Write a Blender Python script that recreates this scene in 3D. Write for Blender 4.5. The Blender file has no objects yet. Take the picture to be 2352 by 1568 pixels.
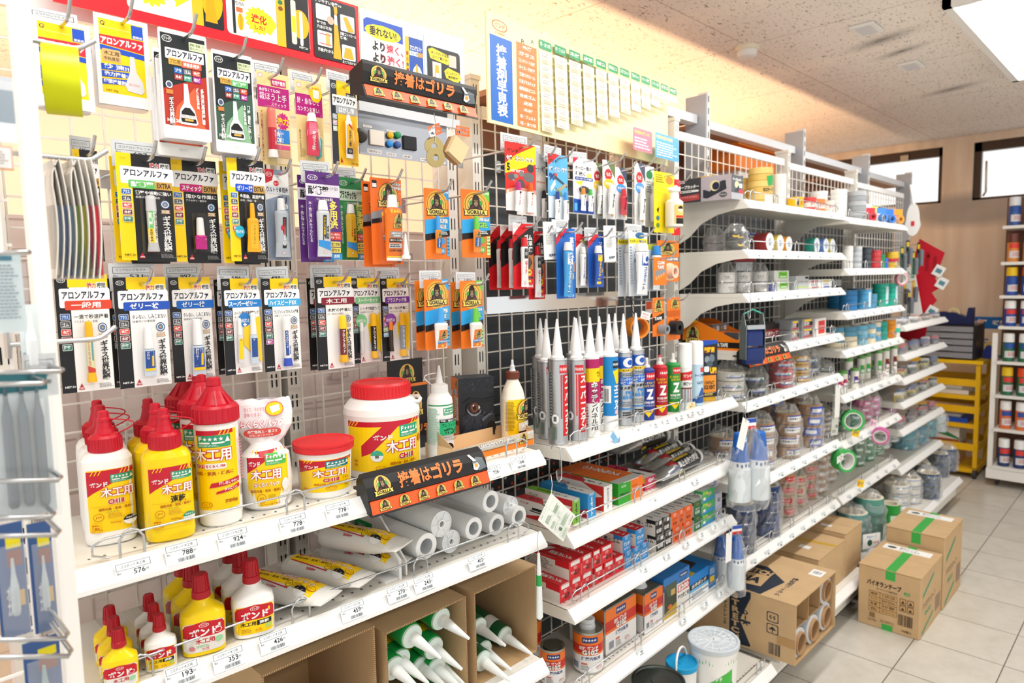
import bpy,bmesh,math,random
from mathutils import Matrix,Vector,geometry
C = bpy.context.scene
COL = C.collection
random.seed(7)
PI = math.pi
# ------------------------------------------------------------------ camera
FPX = 1568.0; IW,IH = 2352,1568; CAMZ = 1.5
def _rot(yaw,pitch,roll):
    cy,sy,cp,sp = math.cos(yaw),math.sin(yaw),math.cos(pitch),math.sin(pitch)
    f = Vector((cy*cp,sy*cp,-sp)); r = Vector((sy,-cy,0)); d = f.cross(r)
    c,s = math.cos(roll),math.sin(roll)
    return r*c + d*s,d*c - r*s,f
CR,CD,CF = _rot(.779,.091,.02)
cam = bpy.data.cameras.new('camera'); camo = bpy.data.objects.new('camera',cam); COL.objects.link(camo)
cam.sensor_width = 36; cam.lens = FPX/IW*36; cam.clip_start = .05
camo.matrix_world = Matrix(((CR.x,-CD.x,-CF.x,0),(CR.y,-CD.y,-CF.y,0),(CR.z,-CD.z,-CF.z,CAMZ),(0,0,0,1)))
cam.dof.use_dof = True; cam.dof.focus_distance = 1.3; cam.dof.aperture_fstop = 5
C.camera = camo
# a measured picture point on a real plane of the shop -> metres
def ray(u,v): return CR*((u-IW/2)/FPX) + CD*((v-IH/2)/FPX) + CF
def aY(u,v,Y): d = ray(u,v); t = Y/d.y; return Vector((d.x*t,Y,d.z*t+CAMZ))
def aZ(u,v,Z): d = ray(u,v); t = (Z-CAMZ)/d.z; return Vector((d.x*t,d.y*t,Z))
def aX(u,v,X): d = ray(u,v); t = X/d.x; return Vector((X,d.y*t,d.z*t+CAMZ))
# ------------------------------------------------------------------ light and exposure
C.view_settings.view_transform = 'Standard'; C.view_settings.look = 'None'
C.view_settings.gamma = 1; C.view_settings.use_curve_mapping = False
C.view_settings.exposure = 0.5
wd = bpy.data.worlds.new('sky'); C.world = wd; wd.use_nodes = True
wd.node_tree.nodes['Background'].inputs[0].default_value = (1,.985,.965,1)
wd.node_tree.nodes['Background'].inputs[1].default_value = .8
def area(name,loc,sx,sy,power,col,rot=(0,0,0)):
    l = bpy.data.lights.new(name,'AREA'); l.shape = 'RECTANGLE'; l.size = sx; l.size_y = sy; l.energy = power; l.color = col
    o = bpy.data.objects.new(name,l); COL.objects.link(o); o.location = loc; o.rotation_euler = rot
    return o
TROFFERS = [(3.86,.57),(1.9,.57),(-.1,.57),(2.9,-1.5),(.5,-1.5)]
for tx,ty in TROFFERS: area('tube_light',(tx,ty,2.515),1.4,.2,13,(1,.98,.95))
for tx in (.6,2.3,4.0): area('warm_tube_light',(tx,2.5,1.3),1.3,.15,25,(1,.62,.34),(PI-.25,0,0))
cy = C.cycles
cy.max_bounces = 6; cy.diffuse_bounces = 3; cy.glossy_bounces = 3; cy.transmission_bounces = 4; cy.transparent_max_bounces = 14
cy.caustics_reflective = False; cy.caustics_refractive = False; cy.use_denoising = True; cy.sample_clamp_indirect = 4
# ------------------------------------------------------------------ materials
_M = {}
def lin(h):
    h = h.lstrip('#')
    if len(h) == 3: h = ''.join(c*2 for c in h)
    v = [int(h[i:i+2],16)/255 for i in (0,2,4)]
    return tuple(x/12.92 if x <= .04045 else ((x+.055)/1.055)**2.4 for x in v)+(1,)
PAL = dict(W='f0f0ee',K='121316',R='c4122a',DR='a01020',Y='ffd400',G='1f9a4a',B='1358c8',O='f06a1a',N='1c2850',C='2a9ade',S='c9ccd0',D='5a5f66',M='b0147a',P='5a2a80',T='e9d9b0',LB='cfe6f7',BR='7a4a2a',KB='c2a176',LG='8bcf7a',GY='8e959c')
ALIAS = {'chrome': ('c8ccd0',.18,'metal'),'clear': ('ffffff',.08,'clear'),'film': ('eef4f6',.22,'film'),'steel': ('e8e5dc',.35,'plain'),'alu': ('c9ccd0',.32,'metal'),'card': ('c6a67c',.8,'noise'),'cardin': ('b8966a',.85,'noise')}
def mat(c,rough=.38,kind='plain'):
    if c in ALIAS: c,rough,kind = ALIAS[c]
    if c.startswith('m:'): c = c[2:]; rough,kind = .3,'metal'
    c = PAL.get(c,c); key = (c,rough,kind)
    if key in _M: return _M[key]
    m = bpy.data.materials.new(f'{kind}_{c}'); m.use_nodes = True; nt = m.node_tree; b = nt.nodes['Principled BSDF']; out = nt.nodes['Material Output']
    col = lin(c); b.inputs['Base Color'].default_value = col; b.inputs['Roughness'].default_value = rough
    b.inputs['Specular IOR Level'].default_value = .4
    if kind == 'metal': b.inputs['Metallic'].default_value = .95
    if kind in ('clear','film'):
        tr = nt.nodes.new('ShaderNodeBsdfTransparent'); mx = nt.nodes.new('ShaderNodeMixShader'); lw = nt.nodes.new('ShaderNodeLayerWeight'); mm = nt.nodes.new('ShaderNodeMath')
        gl = nt.nodes.new('ShaderNodeBsdfGlossy'); gl.inputs['Roughness'].default_value = rough
        lw.inputs[0].default_value = .25; mm.operation = 'MULTIPLY_ADD'; mm.inputs[1].default_value = 0.22 if kind == 'clear' else .6; mm.inputs[2].default_value = .012 if kind == 'clear' else .13
        nt.links.new(lw.outputs['Facing'],mm.inputs[0]); nt.links.new(mm.outputs[0],mx.inputs[0]); nt.links.new(tr.outputs[0],mx.inputs[1])
        if kind == 'film':
            df = nt.nodes.new('ShaderNodeBsdfDiffuse'); df.inputs[0].default_value = col; m2 = nt.nodes.new('ShaderNodeMixShader'); m2.inputs[0].default_value = .45
            nt.links.new(gl.outputs[0],m2.inputs[1]); nt.links.new(df.outputs[0],m2.inputs[2]); nt.links.new(m2.outputs[0],mx.inputs[2])
        else: nt.links.new(gl.outputs[0],mx.inputs[2])
        nt.links.new(mx.outputs[0],out.inputs[0])
    if kind == 'noise':
        tc = nt.nodes.new('ShaderNodeTexCoord'); nz = nt.nodes.new('ShaderNodeTexNoise'); nz.inputs['Scale'].default_value = 14; nz.inputs['Detail'].default_value = 4
        mx = nt.nodes.new('ShaderNodeMixRGB'); mx.inputs[1].default_value = tuple(x*.86 for x in col[:3])+(1,); mx.inputs[2].default_value = tuple(min(1,x*1.1) for x in col[:3])+(1,)
        nt.links.new(tc.outputs['Object'],nz.inputs[0]); nt.links.new(nz.outputs[0],mx.inputs[0]); nt.links.new(mx.outputs[0],b.inputs['Base Color'])
    _M[key] = m
    return m
# ------------------------------------------------------------------ lettering
_T = {}
def glyphs(s,bold):
    k = (s,bold)
    if k not in _T:
        c = bpy.data.curves.new('t','FONT'); c.body = s; c.size = 1; c.resolution_u = 2; c.offset = bold; c.align_x = 'CENTER' if '\n' in s else 'LEFT'
        if '\n' in s: c.space_line = .93
        o = bpy.data.objects.new('t',c); me = bpy.data.meshes.new_from_object(o)
        V = [v.co.to_2d() for v in me.vertices]; F = [tuple(p.vertices) for p in me.polygons]
        bpy.data.objects.remove(o); bpy.data.curves.remove(c); bpy.data.meshes.remove(me)
        if V:
            x0,x1 = min(v.x for v in V),max(v.x for v in V); y0,y1 = min(v.y for v in V),max(v.y for v in V)
            sx,sy = max(x1-x0,1e-6),max(y1-y0,1e-6)
            V = [((v.x-x0)/sx,(v.y-y0)/sy) for v in V]
        _T[k] = (V,F)
    return _T[k]
# artwork: units are percent of the face, x to the right and y down from the top
def r(x,y,w,h,c): return ('P',[(x,y),(x+w,y),(x+w,y+h),(x,y+h)],c)
def p(c,*xy): return ('P',[(xy[i],xy[i+1]) for i in range(0,len(xy),2)],c)
def c_(x,y,rx,ry,c,n=20): return ('P',[(x+rx*math.cos(2*PI*i/n),y+ry*math.sin(2*PI*i/n)) for i in range(n)],c)
def R_(x,y,w,h,c,rx=3,ry=None):
    ry = ry or rx; q = []
    for cx,cy_,a in ((x+w-rx,y+h-ry,0),(x+rx,y+h-ry,90),(x+rx,y+ry,180),(x+w-rx,y+ry,270)):
        q += [(cx+rx*math.cos(math.radians(a+k*30)),cy_+ry*math.sin(math.radians(a+k*30))) for k in range(4)]
    return ('P',q,c)
def star(x,y,rx,ry,c,n=5,k=.42): return ('P',[(x+rx*(1 if i % 2 == 0 else k)*math.sin(PI*i/n),y-ry*(1 if i % 2 == 0 else k)*math.cos(PI*i/n)) for i in range(2*n)],c)
def t(s,x,y,w,h,c,b=.02,o=None): return ('T',s,x,y,w,h,c,b,o)
def v(s,x,y,w,h,c,b=.02,o=None): return ('T','\n'.join(s),x,y,w,h,c,b,o)
def li(x,y,w,h,n,c,seed=1):
    q = random.Random(seed); out = []
    for i in range(n):
        yy = y+h*(i+.2)/n; xx = x; e = x+w*q.uniform(.7,1)
        while xx < e:
            d = q.uniform(.08,.22)*w; out.append(r(xx,yy,min(d,e-xx),h/n*.5,c)); xx += d+.03*w
    return out
def bar(x,y,w,h,c='K',n=14,seed=3):
    q = random.Random(seed); out = []
    for i in range(n): out.append(r(x+w*i/n,y,w/n*q.uniform(.25,.8),h,c))
    return out
def flat(L):
    out = []
    for a in L:
        if isinstance(a,list): out += flat(a)
        else: out.append(a)
    return out
def tf(ops,x,y,w,h):
    """fit artwork drawn on 0..100 into a smaller box"""
    out = []
    for a in flat(ops):
        if a[0] == 'P': out.append(('P',[(x+px*w/100,y+py*h/100) for px,py in a[1]],a[2]))
        else: out.append(('T',a[1],x+a[2]*w/100,y+a[3]*h/100,a[4]*w/100,a[5]*h/100)+tuple(a[6:]))
    return out
def fstar(x,y,w,h,c='2a9a72'): return tf([R_(0,0,100,100,c,4,8),t('F',6,12,11,36,'W',.04),[star(27+15*i,31,7,19,'W') for i in range(4)],R_(6,56,36,14,'W',4,7),R_(46,56,36,14,'W',4,7),li(6,76,72,18,2,'bfe3d4'),p('W',90,12,82,60,98,60)],x,y,w,h)
def oval(x,y,w,h,c,bg=None,tc=None): return tf([R_(0,0,100,100,c,40,48),R_(6,9,88,82,bg or 'W',36,41),t('ボンド',17,27,66,46,tc or c,.04)],x,y,w,h)
def gem(x,y,w,h):
    """ape emblem with a lettered banner"""
    return tf([c_(50,47,43,47,'K'),c_(50,47,41,45,'e8b850'),c_(50,47,32,35,'K'),c_(50,47,30,33,'f0c878'),c_(33,42,9,13,'3f9a3a'),c_(68,40,9,13,'3f9a3a'),
      p('2a1712',22,78,26,52,36,44,37,22,43,8,52,5,61,9,66,23,66,44,74,52,79,78),p('56302a',28,74,32,56,40,50,44,74),p('56302a',72,74,69,56,62,50,57,74),
      c_(51,30,10,7,'4a342c',12),c_(51,43,8,10,'9a7a64',12),c_(47,30,2,2,'e8c060',8),c_(55,30,2,2,'e8c060',8),r(46,46,11,2,'2a1712'),
      p('K',0,64,8,68,50,62,92,66,100,63,96,74,100,86,50,90,2,93,5,80),p('f2d468',3,67,9,70,50,64.5,91,68,97,66,93.5,75,97,84,50,87.5,5,90,8,79),t('GORILLA',14,68,73,17,'K',.045)],x,y,w,h)
# ------------------------------------------------------------------ mesh collector
class MB:
    def __init__(s,M=None): s.v = []; s.f = []; s.m = []; s.sm = []; s.mats = []; s.M = M
    def mi(s,c):
        if c not in s.mats: s.mats.append(c)
        return s.mats.index(c)
    def add(s,V,F,c,smooth=False):
        b = len(s.v); M = s.M
        s.v += [tuple(M @ Vector(q)) for q in V] if M else [tuple(q) for q in V]
        i = s.mi(c)
        for f in F: s.f.append([b+k for k in f]); s.m.append(i); s.sm.append(smooth)
        return s
    def box(s,x0,x1,y0,y1,z0,z1,c,b=0,faces=None):
        if b:
            b = min(b,(x1-x0)*.45,(z1-z0)*.45,(y1-y0)*.45)
            V = []
            for (a,d,z) in ((b,b,z0),(0,0,z0+b),(0,0,z1-b),(b,b,z1)):
                ch = b
                V += [(x0+a+ch,y0+d,z),(x1-a-ch,y0+d,z),(x1-a,y0+d+ch,z),(x1-a,y1-d-ch,z),(x1-a-ch,y1-d,z),(x0+a+ch,y1-d,z),(x0+a,y1-d-ch,z),(x0+a,y0+d+ch,z)]
            F = [list(range(7,-1,-1)),list(range(24,32))]
            for k in range(3):
                for i in range(8): F.append([k*8+i,k*8+(i+1) % 8,k*8+8+(i+1) % 8,k*8+8+i])
            return s.add(V,F,c)
        V = [(x0,y0,z0),(x1,y0,z0),(x1,y1,z0),(x0,y1,z0),(x0,y0,z1),(x1,y0,z1),(x1,y1,z1),(x0,y1,z1)]
        F = [(0,3,2,1),(4,5,6,7),(0,1,5,4),(1,2,6,5),(2,3,7,6),(3,0,4,7)]
        return s.add(V,F,c)
    def loft(s,prof,c,n=24,P=2.,smooth=True,cap=True,cx=0,cy=0):
        """rings (z, rx[, ry[, power[, colour]]]) joined into one skin"""
        R = []
        for q in prof:
            z,a = q[0],q[1]; b = q[2] if len(q) > 2 and q[2] is not None else a; pw = q[3] if len(q) > 3 and q[3] else P
            ring = []
            for i in range(n):
                th = 2*PI*i/n; co,si = math.cos(th),math.sin(th)
                ring.append((cx+a*math.copysign(abs(co)**(2/pw),co),cy+b*math.copysign(abs(si)**(2/pw),si),z))
            R.append(ring)
        for k in range(len(R)-1):
            cc = prof[k][4] if len(prof[k]) > 4 and prof[k][4] else c
            s.add(R[k]+R[k+1],[(i,(i+1) % n,n+(i+1) % n,n+i) for i in range(n)],cc,smooth)
        if cap:
            s.add(R[0],[list(range(n-1,-1,-1))],(prof[0][4] if len(prof[0]) > 4 and prof[0][4] else c)); s.add(R[-1],[list(range(n))],(prof[-1][4] if len(prof[-1]) > 4 and prof[-1][4] else c))
        return s
    def tube(s,pts,rad,c,n=8,cap=True):
        pts = [Vector(q) for q in pts]; R = []; up = None
        for i,q in enumerate(pts):
            d = (pts[min(i+1,len(pts)-1)]-pts[max(i-1,0)]).normalized()
            if up is None: up = d.orthogonal().normalized()
            up = (up-d*up.dot(d)).normalized(); w = d.cross(up)
            rr = rad[i] if isinstance(rad,(list,tuple)) else rad
            R.append([q+up*(rr*math.cos(2*PI*k/n))+w*(rr*math.sin(2*PI*k/n)) for k in range(n)])
        V = [x for g in R for x in g]; F = []
        for k in range(len(R)-1): F += [(k*n+i,k*n+(i+1) % n,(k+1)*n+(i+1) % n,(k+1)*n+i) for i in range(n)]
        s.add(V,F,c,True)
        if cap: s.add(R[0],[list(range(n-1,-1,-1))],c); s.add(R[-1],[list(range(n))],c)
        return s
    def ext(s,poly,y0,y1,c,ax='y'):
        """a flat outline given real thickness"""
        f = {'y': lambda a,b,d: (a,d,b),'x': lambda a,b,d: (d,a,b),'z': lambda a,b,d: (a,b,d)}[ax]
        n = len(poly); V = [f(a,b,y0) for a,b in poly]+[f(a,b,y1) for a,b in poly]
        return s.add(V,[list(range(n)),list(range(2*n-1,n-1,-1))]+[(i,n+i,n+(i+1) % n,(i+1) % n) for i in range(n)],c)
    def art(s,ops,W,H,mapf,seg=None,lay=4e-5,segz=None):
        for k,a in enumerate(flat(ops)):
            jobs = []
            if a[0] == 'P':
                P_ = [(q[0]/100*W,H-q[1]/100*H) for q in a[1]]
                if seg and len(P_) > 4 or len(P_) > 5:
                    tri = geometry.tessellate_polygon([[Vector((q[0],q[1],0)) for q in P_]])
                    jobs.append(([[P_[i] for i in f] for f in tri],a[2]))
                else: jobs.append(([P_],a[2]))
            else:
                _,tx,x,y,w,h,c,b,o = a; b = min(b,.028 if any(0x3400 < ord(q_) < 0xff00 for q_ in tx) else .05)
                for bb,cc in (((b+.055,o),) if o else ())+((b,c),) if o else ((b,c),):
                    V,F = glyphs(tx,bb); e = 0
                    if o and bb != b: e = .035
                    X0,W0,Y0,H0 = x-w*e*.5,w*(1+e),y-h*e,h*(1+2*e)
                    q = [((X0+i[0]*W0)/100*W,H-(Y0+(1-i[1])*H0)/100*H) for i in V]
                    jobs.append(([[q[i] for i in f] for f in F],cc))
            for j,(polys,c) in enumerate(jobs):
                off = lay*(k+1)+j*lay*.5+1e-4
                if seg:
                    cut = []
                    for P_ in polys: cut += strips(P_,seg)
                    polys = cut
                    if segz:
                        cut = []
                        for P_ in polys: cut += [[(b_,a_) for a_,b_ in q_] for q_ in strips([(q_[1],q_[0]) for q_ in P_],segz)]
                        polys = [q_ for q_ in cut if len(q_) > 2]
                V = []; F = []
                for P_ in polys:
                    ar = sum(P_[i][0]*P_[(i+1) % len(P_)][1]-P_[(i+1) % len(P_)][0]*P_[i][1] for i in range(len(P_)))
                    if ar < 0: P_ = P_[::-1]
                    F.append(list(range(len(V),len(V)+len(P_)))); V += [mapf(q[0],q[1],off) for q in P_]
                if F: s.add(V,F,c)
        return s
    def build(s,name,parent=None,loc=None,rot=None):
        me = bpy.data.meshes.new(name); me.from_pydata(s.v,[],s.f)
        for c in s.mats: me.materials.append(mat(*c) if isinstance(c,tuple) else mat(c))
        me.polygons.foreach_set('material_index',s.m); me.polygons.foreach_set('use_smooth',s.sm); me.update()
        o = bpy.data.objects.new(name,me); COL.objects.link(o)
        if parent: o.parent = parent
        if loc is not None: o.location = loc
        if rot is not None: o.rotation_euler = rot
        return o
def strips(P_,seg):
    x0 = min(q[0] for q in P_); x1 = max(q[0] for q in P_); out = []; k = math.floor(x0/seg+1e-9); rest = P_
    while (k+1)*seg < x1-1e-9:
        X = (k+1)*seg; L = []; Rr = []
        for i in range(len(rest)):
            a,b = rest[i],rest[(i+1) % len(rest)]
            (L if a[0] <= X else Rr).append(a)
            if (a[0] <= X) != (b[0] <= X):
                u = (X-a[0])/(b[0]-a[0]); m = (X,a[1]+(b[1]-a[1])*u); L.append(m); Rr.append(m)
        if len(L) > 2: out.append(L)
        rest = Rr; k += 1
        if len(rest) < 3: return out
    out.append(rest)
    return out
def fr(x0,y,z0): return lambda a,b,o: (x0+a,y-o,z0+b)                      # face looking to -y
def lf(x,y1,z0): return lambda a,b,o: (x-o,y1-a,z0+b)                      # face looking to -x, read from +y to -y
def rt(x,y0,z0): return lambda a,b,o: (x+o,y0+a,z0+b)
def tp(x0,y0,z): return lambda a,b,o: (x0+a,y0+b,z+o)                      # face looking up
def cyl(rad,z0,W,turn=0,cx=0,cy=0):                                         # wrapped round a drum, middle facing -y turned by turn
    def f(a,b,o):
        th = (a-W/2)/rad+turn
        return (cx+(rad+o)*math.sin(th),cy-(rad+o)*math.cos(th),z0+b)
    return f
def sup(a_,b_,pw,z0,W,dx=0):                                               # front of a flattened bottle
    def f(a,b,o):
        x = max(-a_*.985,min(a_*.985,a-W/2+dx)); y = -b_*(1-abs(x/a_)**pw)**(1/pw)
        return (x*(1+o/a_),y-o-.0002,z0+b)
    return f
# ------------------------------------------------------------------ things
def tag(o,label,cat,group=None,kind=None):
    if label: o['label'] = label
    if cat: o['category'] = cat
    if group: o['group'] = group
    if kind: o['kind'] = kind
    return o
def thing(name,label,cat,loc,rz=0,group=None,rot=None):
    o = bpy.data.objects.new(name,None); COL.objects.link(o); o.location = loc; o.rotation_euler = rot or (0,0,rz); o.empty_display_size = .02
    return tag(o,label,cat,group)
def struct(name,mb):
    o = mb.build(name); o['kind'] = 'structure'; return o
def dup(root,loc,label,rz=None,group=None,rot=None):
    """a copy of a thing with copies of its parts and sub-parts"""
    def cp(o,par):
        n = o.copy(); COL.objects.link(n)
        if par: n.parent = par
        for ch in kids(o): cp(ch,n)
        return n
    n = cp(root,None); n.location = loc; n['label'] = label
    if rz is not None: n.rotation_euler = (0,0,rz)
    if rot is not None: n.rotation_euler = rot
    if group: n['group'] = group
    return n
_K = {}
def kids(o):
    if o.name not in _K: _K[o.name] = [c for c in bpy.data.objects if c.parent == o]
    return _K[o.name]
ORD = 'first second third fourth fifth sixth seventh eighth ninth tenth eleventh twelfth thirteenth fourteenth fifteenth sixteenth seventeenth eighteenth nineteenth twentieth'.split()
ORD += ['twenty-'+x for x in ORD[:9]]+['thirtieth']+['thirty-'+x for x in ORD[:9]]
# ================================================================== the setting
def nodes_floor(name,base,line,size,ox,oy,kind):
    m = bpy.data.materials.new(name); m.use_nodes = True; nt = m.node_tree; b = nt.nodes['Principled BSDF']; N = nt.nodes.new; L = nt.links.new
    tc = N('ShaderNodeTexCoord'); mp = N('ShaderNodeMapping'); mp.inputs['Location'].default_value = (-ox,-oy,0); br = N('ShaderNodeTexBrick')
    br.offset = 0; br.inputs['Scale'].default_value = 1; br.inputs['Brick Width'].default_value = size; br.inputs['Row Height'].default_value = size; br.inputs['Mortar Size'].default_value = .0022; br.inputs['Mortar Smooth'].default_value = .3
    L(tc.outputs['Object'],mp.inputs[0]); L(mp.outputs[0],br.inputs[0])
    nz = N('ShaderNodeTexNoise'); mx = N('ShaderNodeMixRGB'); mx.blend_type = 'MULTIPLY'
    br.inputs['Color1'].default_value = base; br.inputs['Color2'].default_value = tuple(x*.96 for x in base[:3])+(1,); br.inputs['Mortar'].default_value = line
    if kind == 'floor':
        nz.inputs['Scale'].default_value = 9; nz.inputs['Detail'].default_value = 8; nz.inputs['Roughness'].default_value = .7; L(tc.outputs['Object'],nz.inputs[0])
        cr = N('ShaderNodeValToRGB'); cr.color_ramp.elements[0].position = .3; cr.color_ramp.elements[0].color = (.86,.85,.82,1); cr.color_ramp.elements[1].position = .6; L(nz.outputs[0],cr.inputs[0])
        mx.inputs[0].default_value = 1; L(br.outputs[0],mx.inputs[1]); L(cr.outputs[0],mx.inputs[2]); b.inputs['Roughness'].default_value = .28
    else:                                                           # mineral-fibre ceiling board: worm holes, dust stains by the air outlets
        m2 = N('ShaderNodeMapping'); m2.inputs['Rotation'].default_value = (0,0,.5); m2.inputs['Scale'].default_value = (48,120,1); L(tc.outputs['Object'],m2.inputs[0])
        nz.inputs['Scale'].default_value = 1; nz.inputs['Detail'].default_value = 3.5; nz.inputs['Roughness'].default_value = .62; nz.inputs['Distortion'].default_value = .6; L(m2.outputs[0],nz.inputs[0])
        cr = N('ShaderNodeValToRGB'); cr.color_ramp.elements[0].position = .345; cr.color_ramp.elements[0].color = (.2,.15,.1,1); cr.color_ramp.elements[1].position = .395; cr.color_ramp.elements[1].color = (1,1,1,1); L(nz.outputs[0],cr.inputs[0])
        mx.inputs[0].default_value = 1; L(br.outputs[0],mx.inputs[1]); L(cr.outputs[0],mx.inputs[2]); last = mx
        for (u,w,rx,ry) in ((2025,92,.3,.1),(2070,118,.22,.07),(2185,205,.3,.1)):
            q = aZ(u,w,2.56); mm = N('ShaderNodeMapping'); mm.vector_type = 'TEXTURE'; mm.inputs['Location'].default_value = q; mm.inputs['Rotation'].default_value = (0,0,1.2); mm.inputs['Scale'].default_value = (rx,ry,1); L(tc.outputs['Object'],mm.inputs[0])
            g = N('ShaderNodeTexGradient'); g.gradient_type = 'QUADRATIC_SPHERE'; L(mm.outputs[0],g.inputs[0]); nn = N('ShaderNodeMixRGB'); nn.blend_type = 'MULTIPLY'; nn.inputs[2].default_value = (.25,.25,.25,1); L(g.outputs[0],nn.inputs[0]); L(last.outputs[0],nn.inputs[1]); last = nn
        mx = last; b.inputs['Roughness'].default_value = .9
    L(mx.outputs[0],b.inputs['Base Color'])
    return m
fj = aZ(2050.3,1534.7,0); cj = aZ(1716,105,2.56)
_M[('floor_tile',.38,'plain')] = nodes_floor('floor_tile',lin('d2cdc3'),lin('6a655c'),.3,fj.x,fj.y,'floor')
_M[('ceiling_board',.38,'plain')] = nodes_floor('ceiling_board',lin('f6efe8'),lin('b59f88'),.91,cj.x,cj.y,'ceiling')
m = bpy.data.materials.new('plywood_wall'); m.use_nodes = True; nt = m.node_tree; b = nt.nodes['Principled BSDF']; b.inputs['Roughness'].default_value = .6
tc = nt.nodes.new('ShaderNodeTexCoord'); mp = nt.nodes.new('ShaderNodeMapping'); mp.inputs['Scale'].default_value = (1,5,.6); nz = nt.nodes.new('ShaderNodeTexNoise'); nz.inputs['Scale'].default_value = 2; nz.inputs['Detail'].default_value = 5; cr = nt.nodes.new('ShaderNodeValToRGB')
cr.color_ramp.elements[0].position = .3; cr.color_ramp.elements[0].color = lin('e2c8ae'); cr.color_ramp.elements[1].position = .7; cr.color_ramp.elements[1].color = lin('f4e2cc')
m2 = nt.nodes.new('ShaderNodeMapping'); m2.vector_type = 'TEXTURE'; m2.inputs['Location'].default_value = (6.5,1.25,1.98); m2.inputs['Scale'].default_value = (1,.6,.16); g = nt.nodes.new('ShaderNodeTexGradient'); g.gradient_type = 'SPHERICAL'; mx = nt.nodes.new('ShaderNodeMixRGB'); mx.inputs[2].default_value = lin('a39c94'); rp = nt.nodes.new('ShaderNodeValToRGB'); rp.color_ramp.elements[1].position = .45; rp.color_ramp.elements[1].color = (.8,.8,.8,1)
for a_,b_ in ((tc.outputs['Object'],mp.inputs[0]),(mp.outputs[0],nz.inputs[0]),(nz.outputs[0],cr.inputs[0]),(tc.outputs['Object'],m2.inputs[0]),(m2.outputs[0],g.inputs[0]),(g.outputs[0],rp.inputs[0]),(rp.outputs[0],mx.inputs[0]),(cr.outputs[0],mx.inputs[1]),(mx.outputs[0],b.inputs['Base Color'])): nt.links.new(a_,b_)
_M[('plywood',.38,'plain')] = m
struct('floor',MB().box(-2.5,6.6,-3.5,4.5,-.06,0,'floor_tile'))
struct('ceiling',MB().box(-2.5,6.6,-3.5,4.5,2.56,2.62,'ceiling_board'))
WX = 6.5
pb = aX(2165,470,WX); pl = aX(2165,362,WX).y; pr = aX(2237,330,WX).y; WB = 2.05; WT = 2.5
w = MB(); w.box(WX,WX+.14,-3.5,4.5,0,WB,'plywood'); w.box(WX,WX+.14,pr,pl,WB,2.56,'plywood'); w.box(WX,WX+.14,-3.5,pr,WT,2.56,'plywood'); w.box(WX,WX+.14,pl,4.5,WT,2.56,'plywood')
struct('wall_end',w)
struct('wall_side',MB().box(-2.5,6.5,4.4,4.5,0,2.56,'W'))
for i,(y0,y1) in enumerate(((pl,3.4),(pr-1.9,pr))):
    root = MB()
    for (a,b2,c0,c1) in ((y0,y1,WT-.07,WT),(y0,y1,WB,WB+.02),(y0,y0+.03,WB,WT),(y1-.05,y1,WB,WT)): root.box(WX+.03,WX+.08,a,b2,c0,c1,'4a3628')
    wo = struct(f'window_{i+1}',root)
    MB().box(WX+.05,WX+.055,y0+.03,y1-.05,WB+.02,WT-.07,'clear').build('window_pane',wo)
    lk = MB(); lk.box(WX+.0,WX+.03,y0+.25 if i == 0 else y1-.42,y0+.31 if i == 0 else y1-.36,WT-.08,WT-.03,'m:b0a898'); lk.build('window_latch',wo)
    if i: MB().tube([(WX+.02,y1-.07,WB+.03),(WX+.01,y1-.09,WB+.06),(WX+.02,y1-.085,WB+.3)],.008,'m:b0a898').build('window_stay',wo)
# ceiling lamps, detector, air outlets
def emis(name,c,k):
    m = bpy.data.materials.new(name); m.use_nodes = True; b = m.node_tree.nodes['Principled BSDF']; b.inputs['Emission Color'].default_value = c; b.inputs['Emission Strength'].default_value = k; _M[(name,.38,'plain')] = m
emis('lamp_glow',(1,.98,.95,1),3.0); emis('warm_glow',(1,.7,.4,1),3.0)
def troffer(x,y,label,L=1.5):
    tr = thing('ceiling_light',label,'light',(x,y,2.56))
    f = MB(); f.box(-L/2,L/2,-.15,-.12,-.06,0,'W'); f.box(-L/2,L/2,.12,.15,-.06,0,'W'); f.box(-L/2,-L/2+.03,-.15,.15,-.06,0,'W'); f.box(L/2-.03,L/2,-.15,.15,-.06,0,'W'); f.box(-L/2,L/2,-.12,.12,-.008,0,'W'); f.build('housing',tr)
    for s in (-.05,.05):
        MB().tube([(-L/2+.05,s,-.03),(L/2-.05,s,-.03)],.014,'lamp_glow').build('fluorescent_tube',tr)
for i,(x,y) in enumerate(TROFFERS): troffer(x,y,('long white fluorescent ceiling light near the far windows','fluorescent ceiling light over the aisle beside the yellow chart','fluorescent ceiling light over the aisle by the white post','fluorescent ceiling light over the neighbouring aisle, far one','fluorescent ceiling light over the neighbouring aisle, near one')[i])
d = aZ(1716,108,2.56); so = thing('smoke_detector','round white smoke detector at a ceiling board joint','smoke detector',d)
MB().loft([(-.018,.052),(-.002,.056),(0,.056)],'efe4cc').build('base_plate',so); MB().loft([(-.05,.026),(-.044,.04),(-.024,.046),(-.018,.046)],'W').build('sensor_dome',so)
for u,w_,s in ((1990,63,'nearer the round smoke detector'),(2092,148,'nearer the long ceiling light')):
    q = aZ(u,w_,2.56); a_ = thing('ceiling_vent','small square white ceiling vent with dust stains, '+s,'vent',q)
    MB().box(-.075,.075,-.05,.05,-.012,0,'W',.004).build('frame',a_); MB().box(-.055,.055,-.03,.03,-.016,-.012,'d8dade').build('flap',a_)
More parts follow.
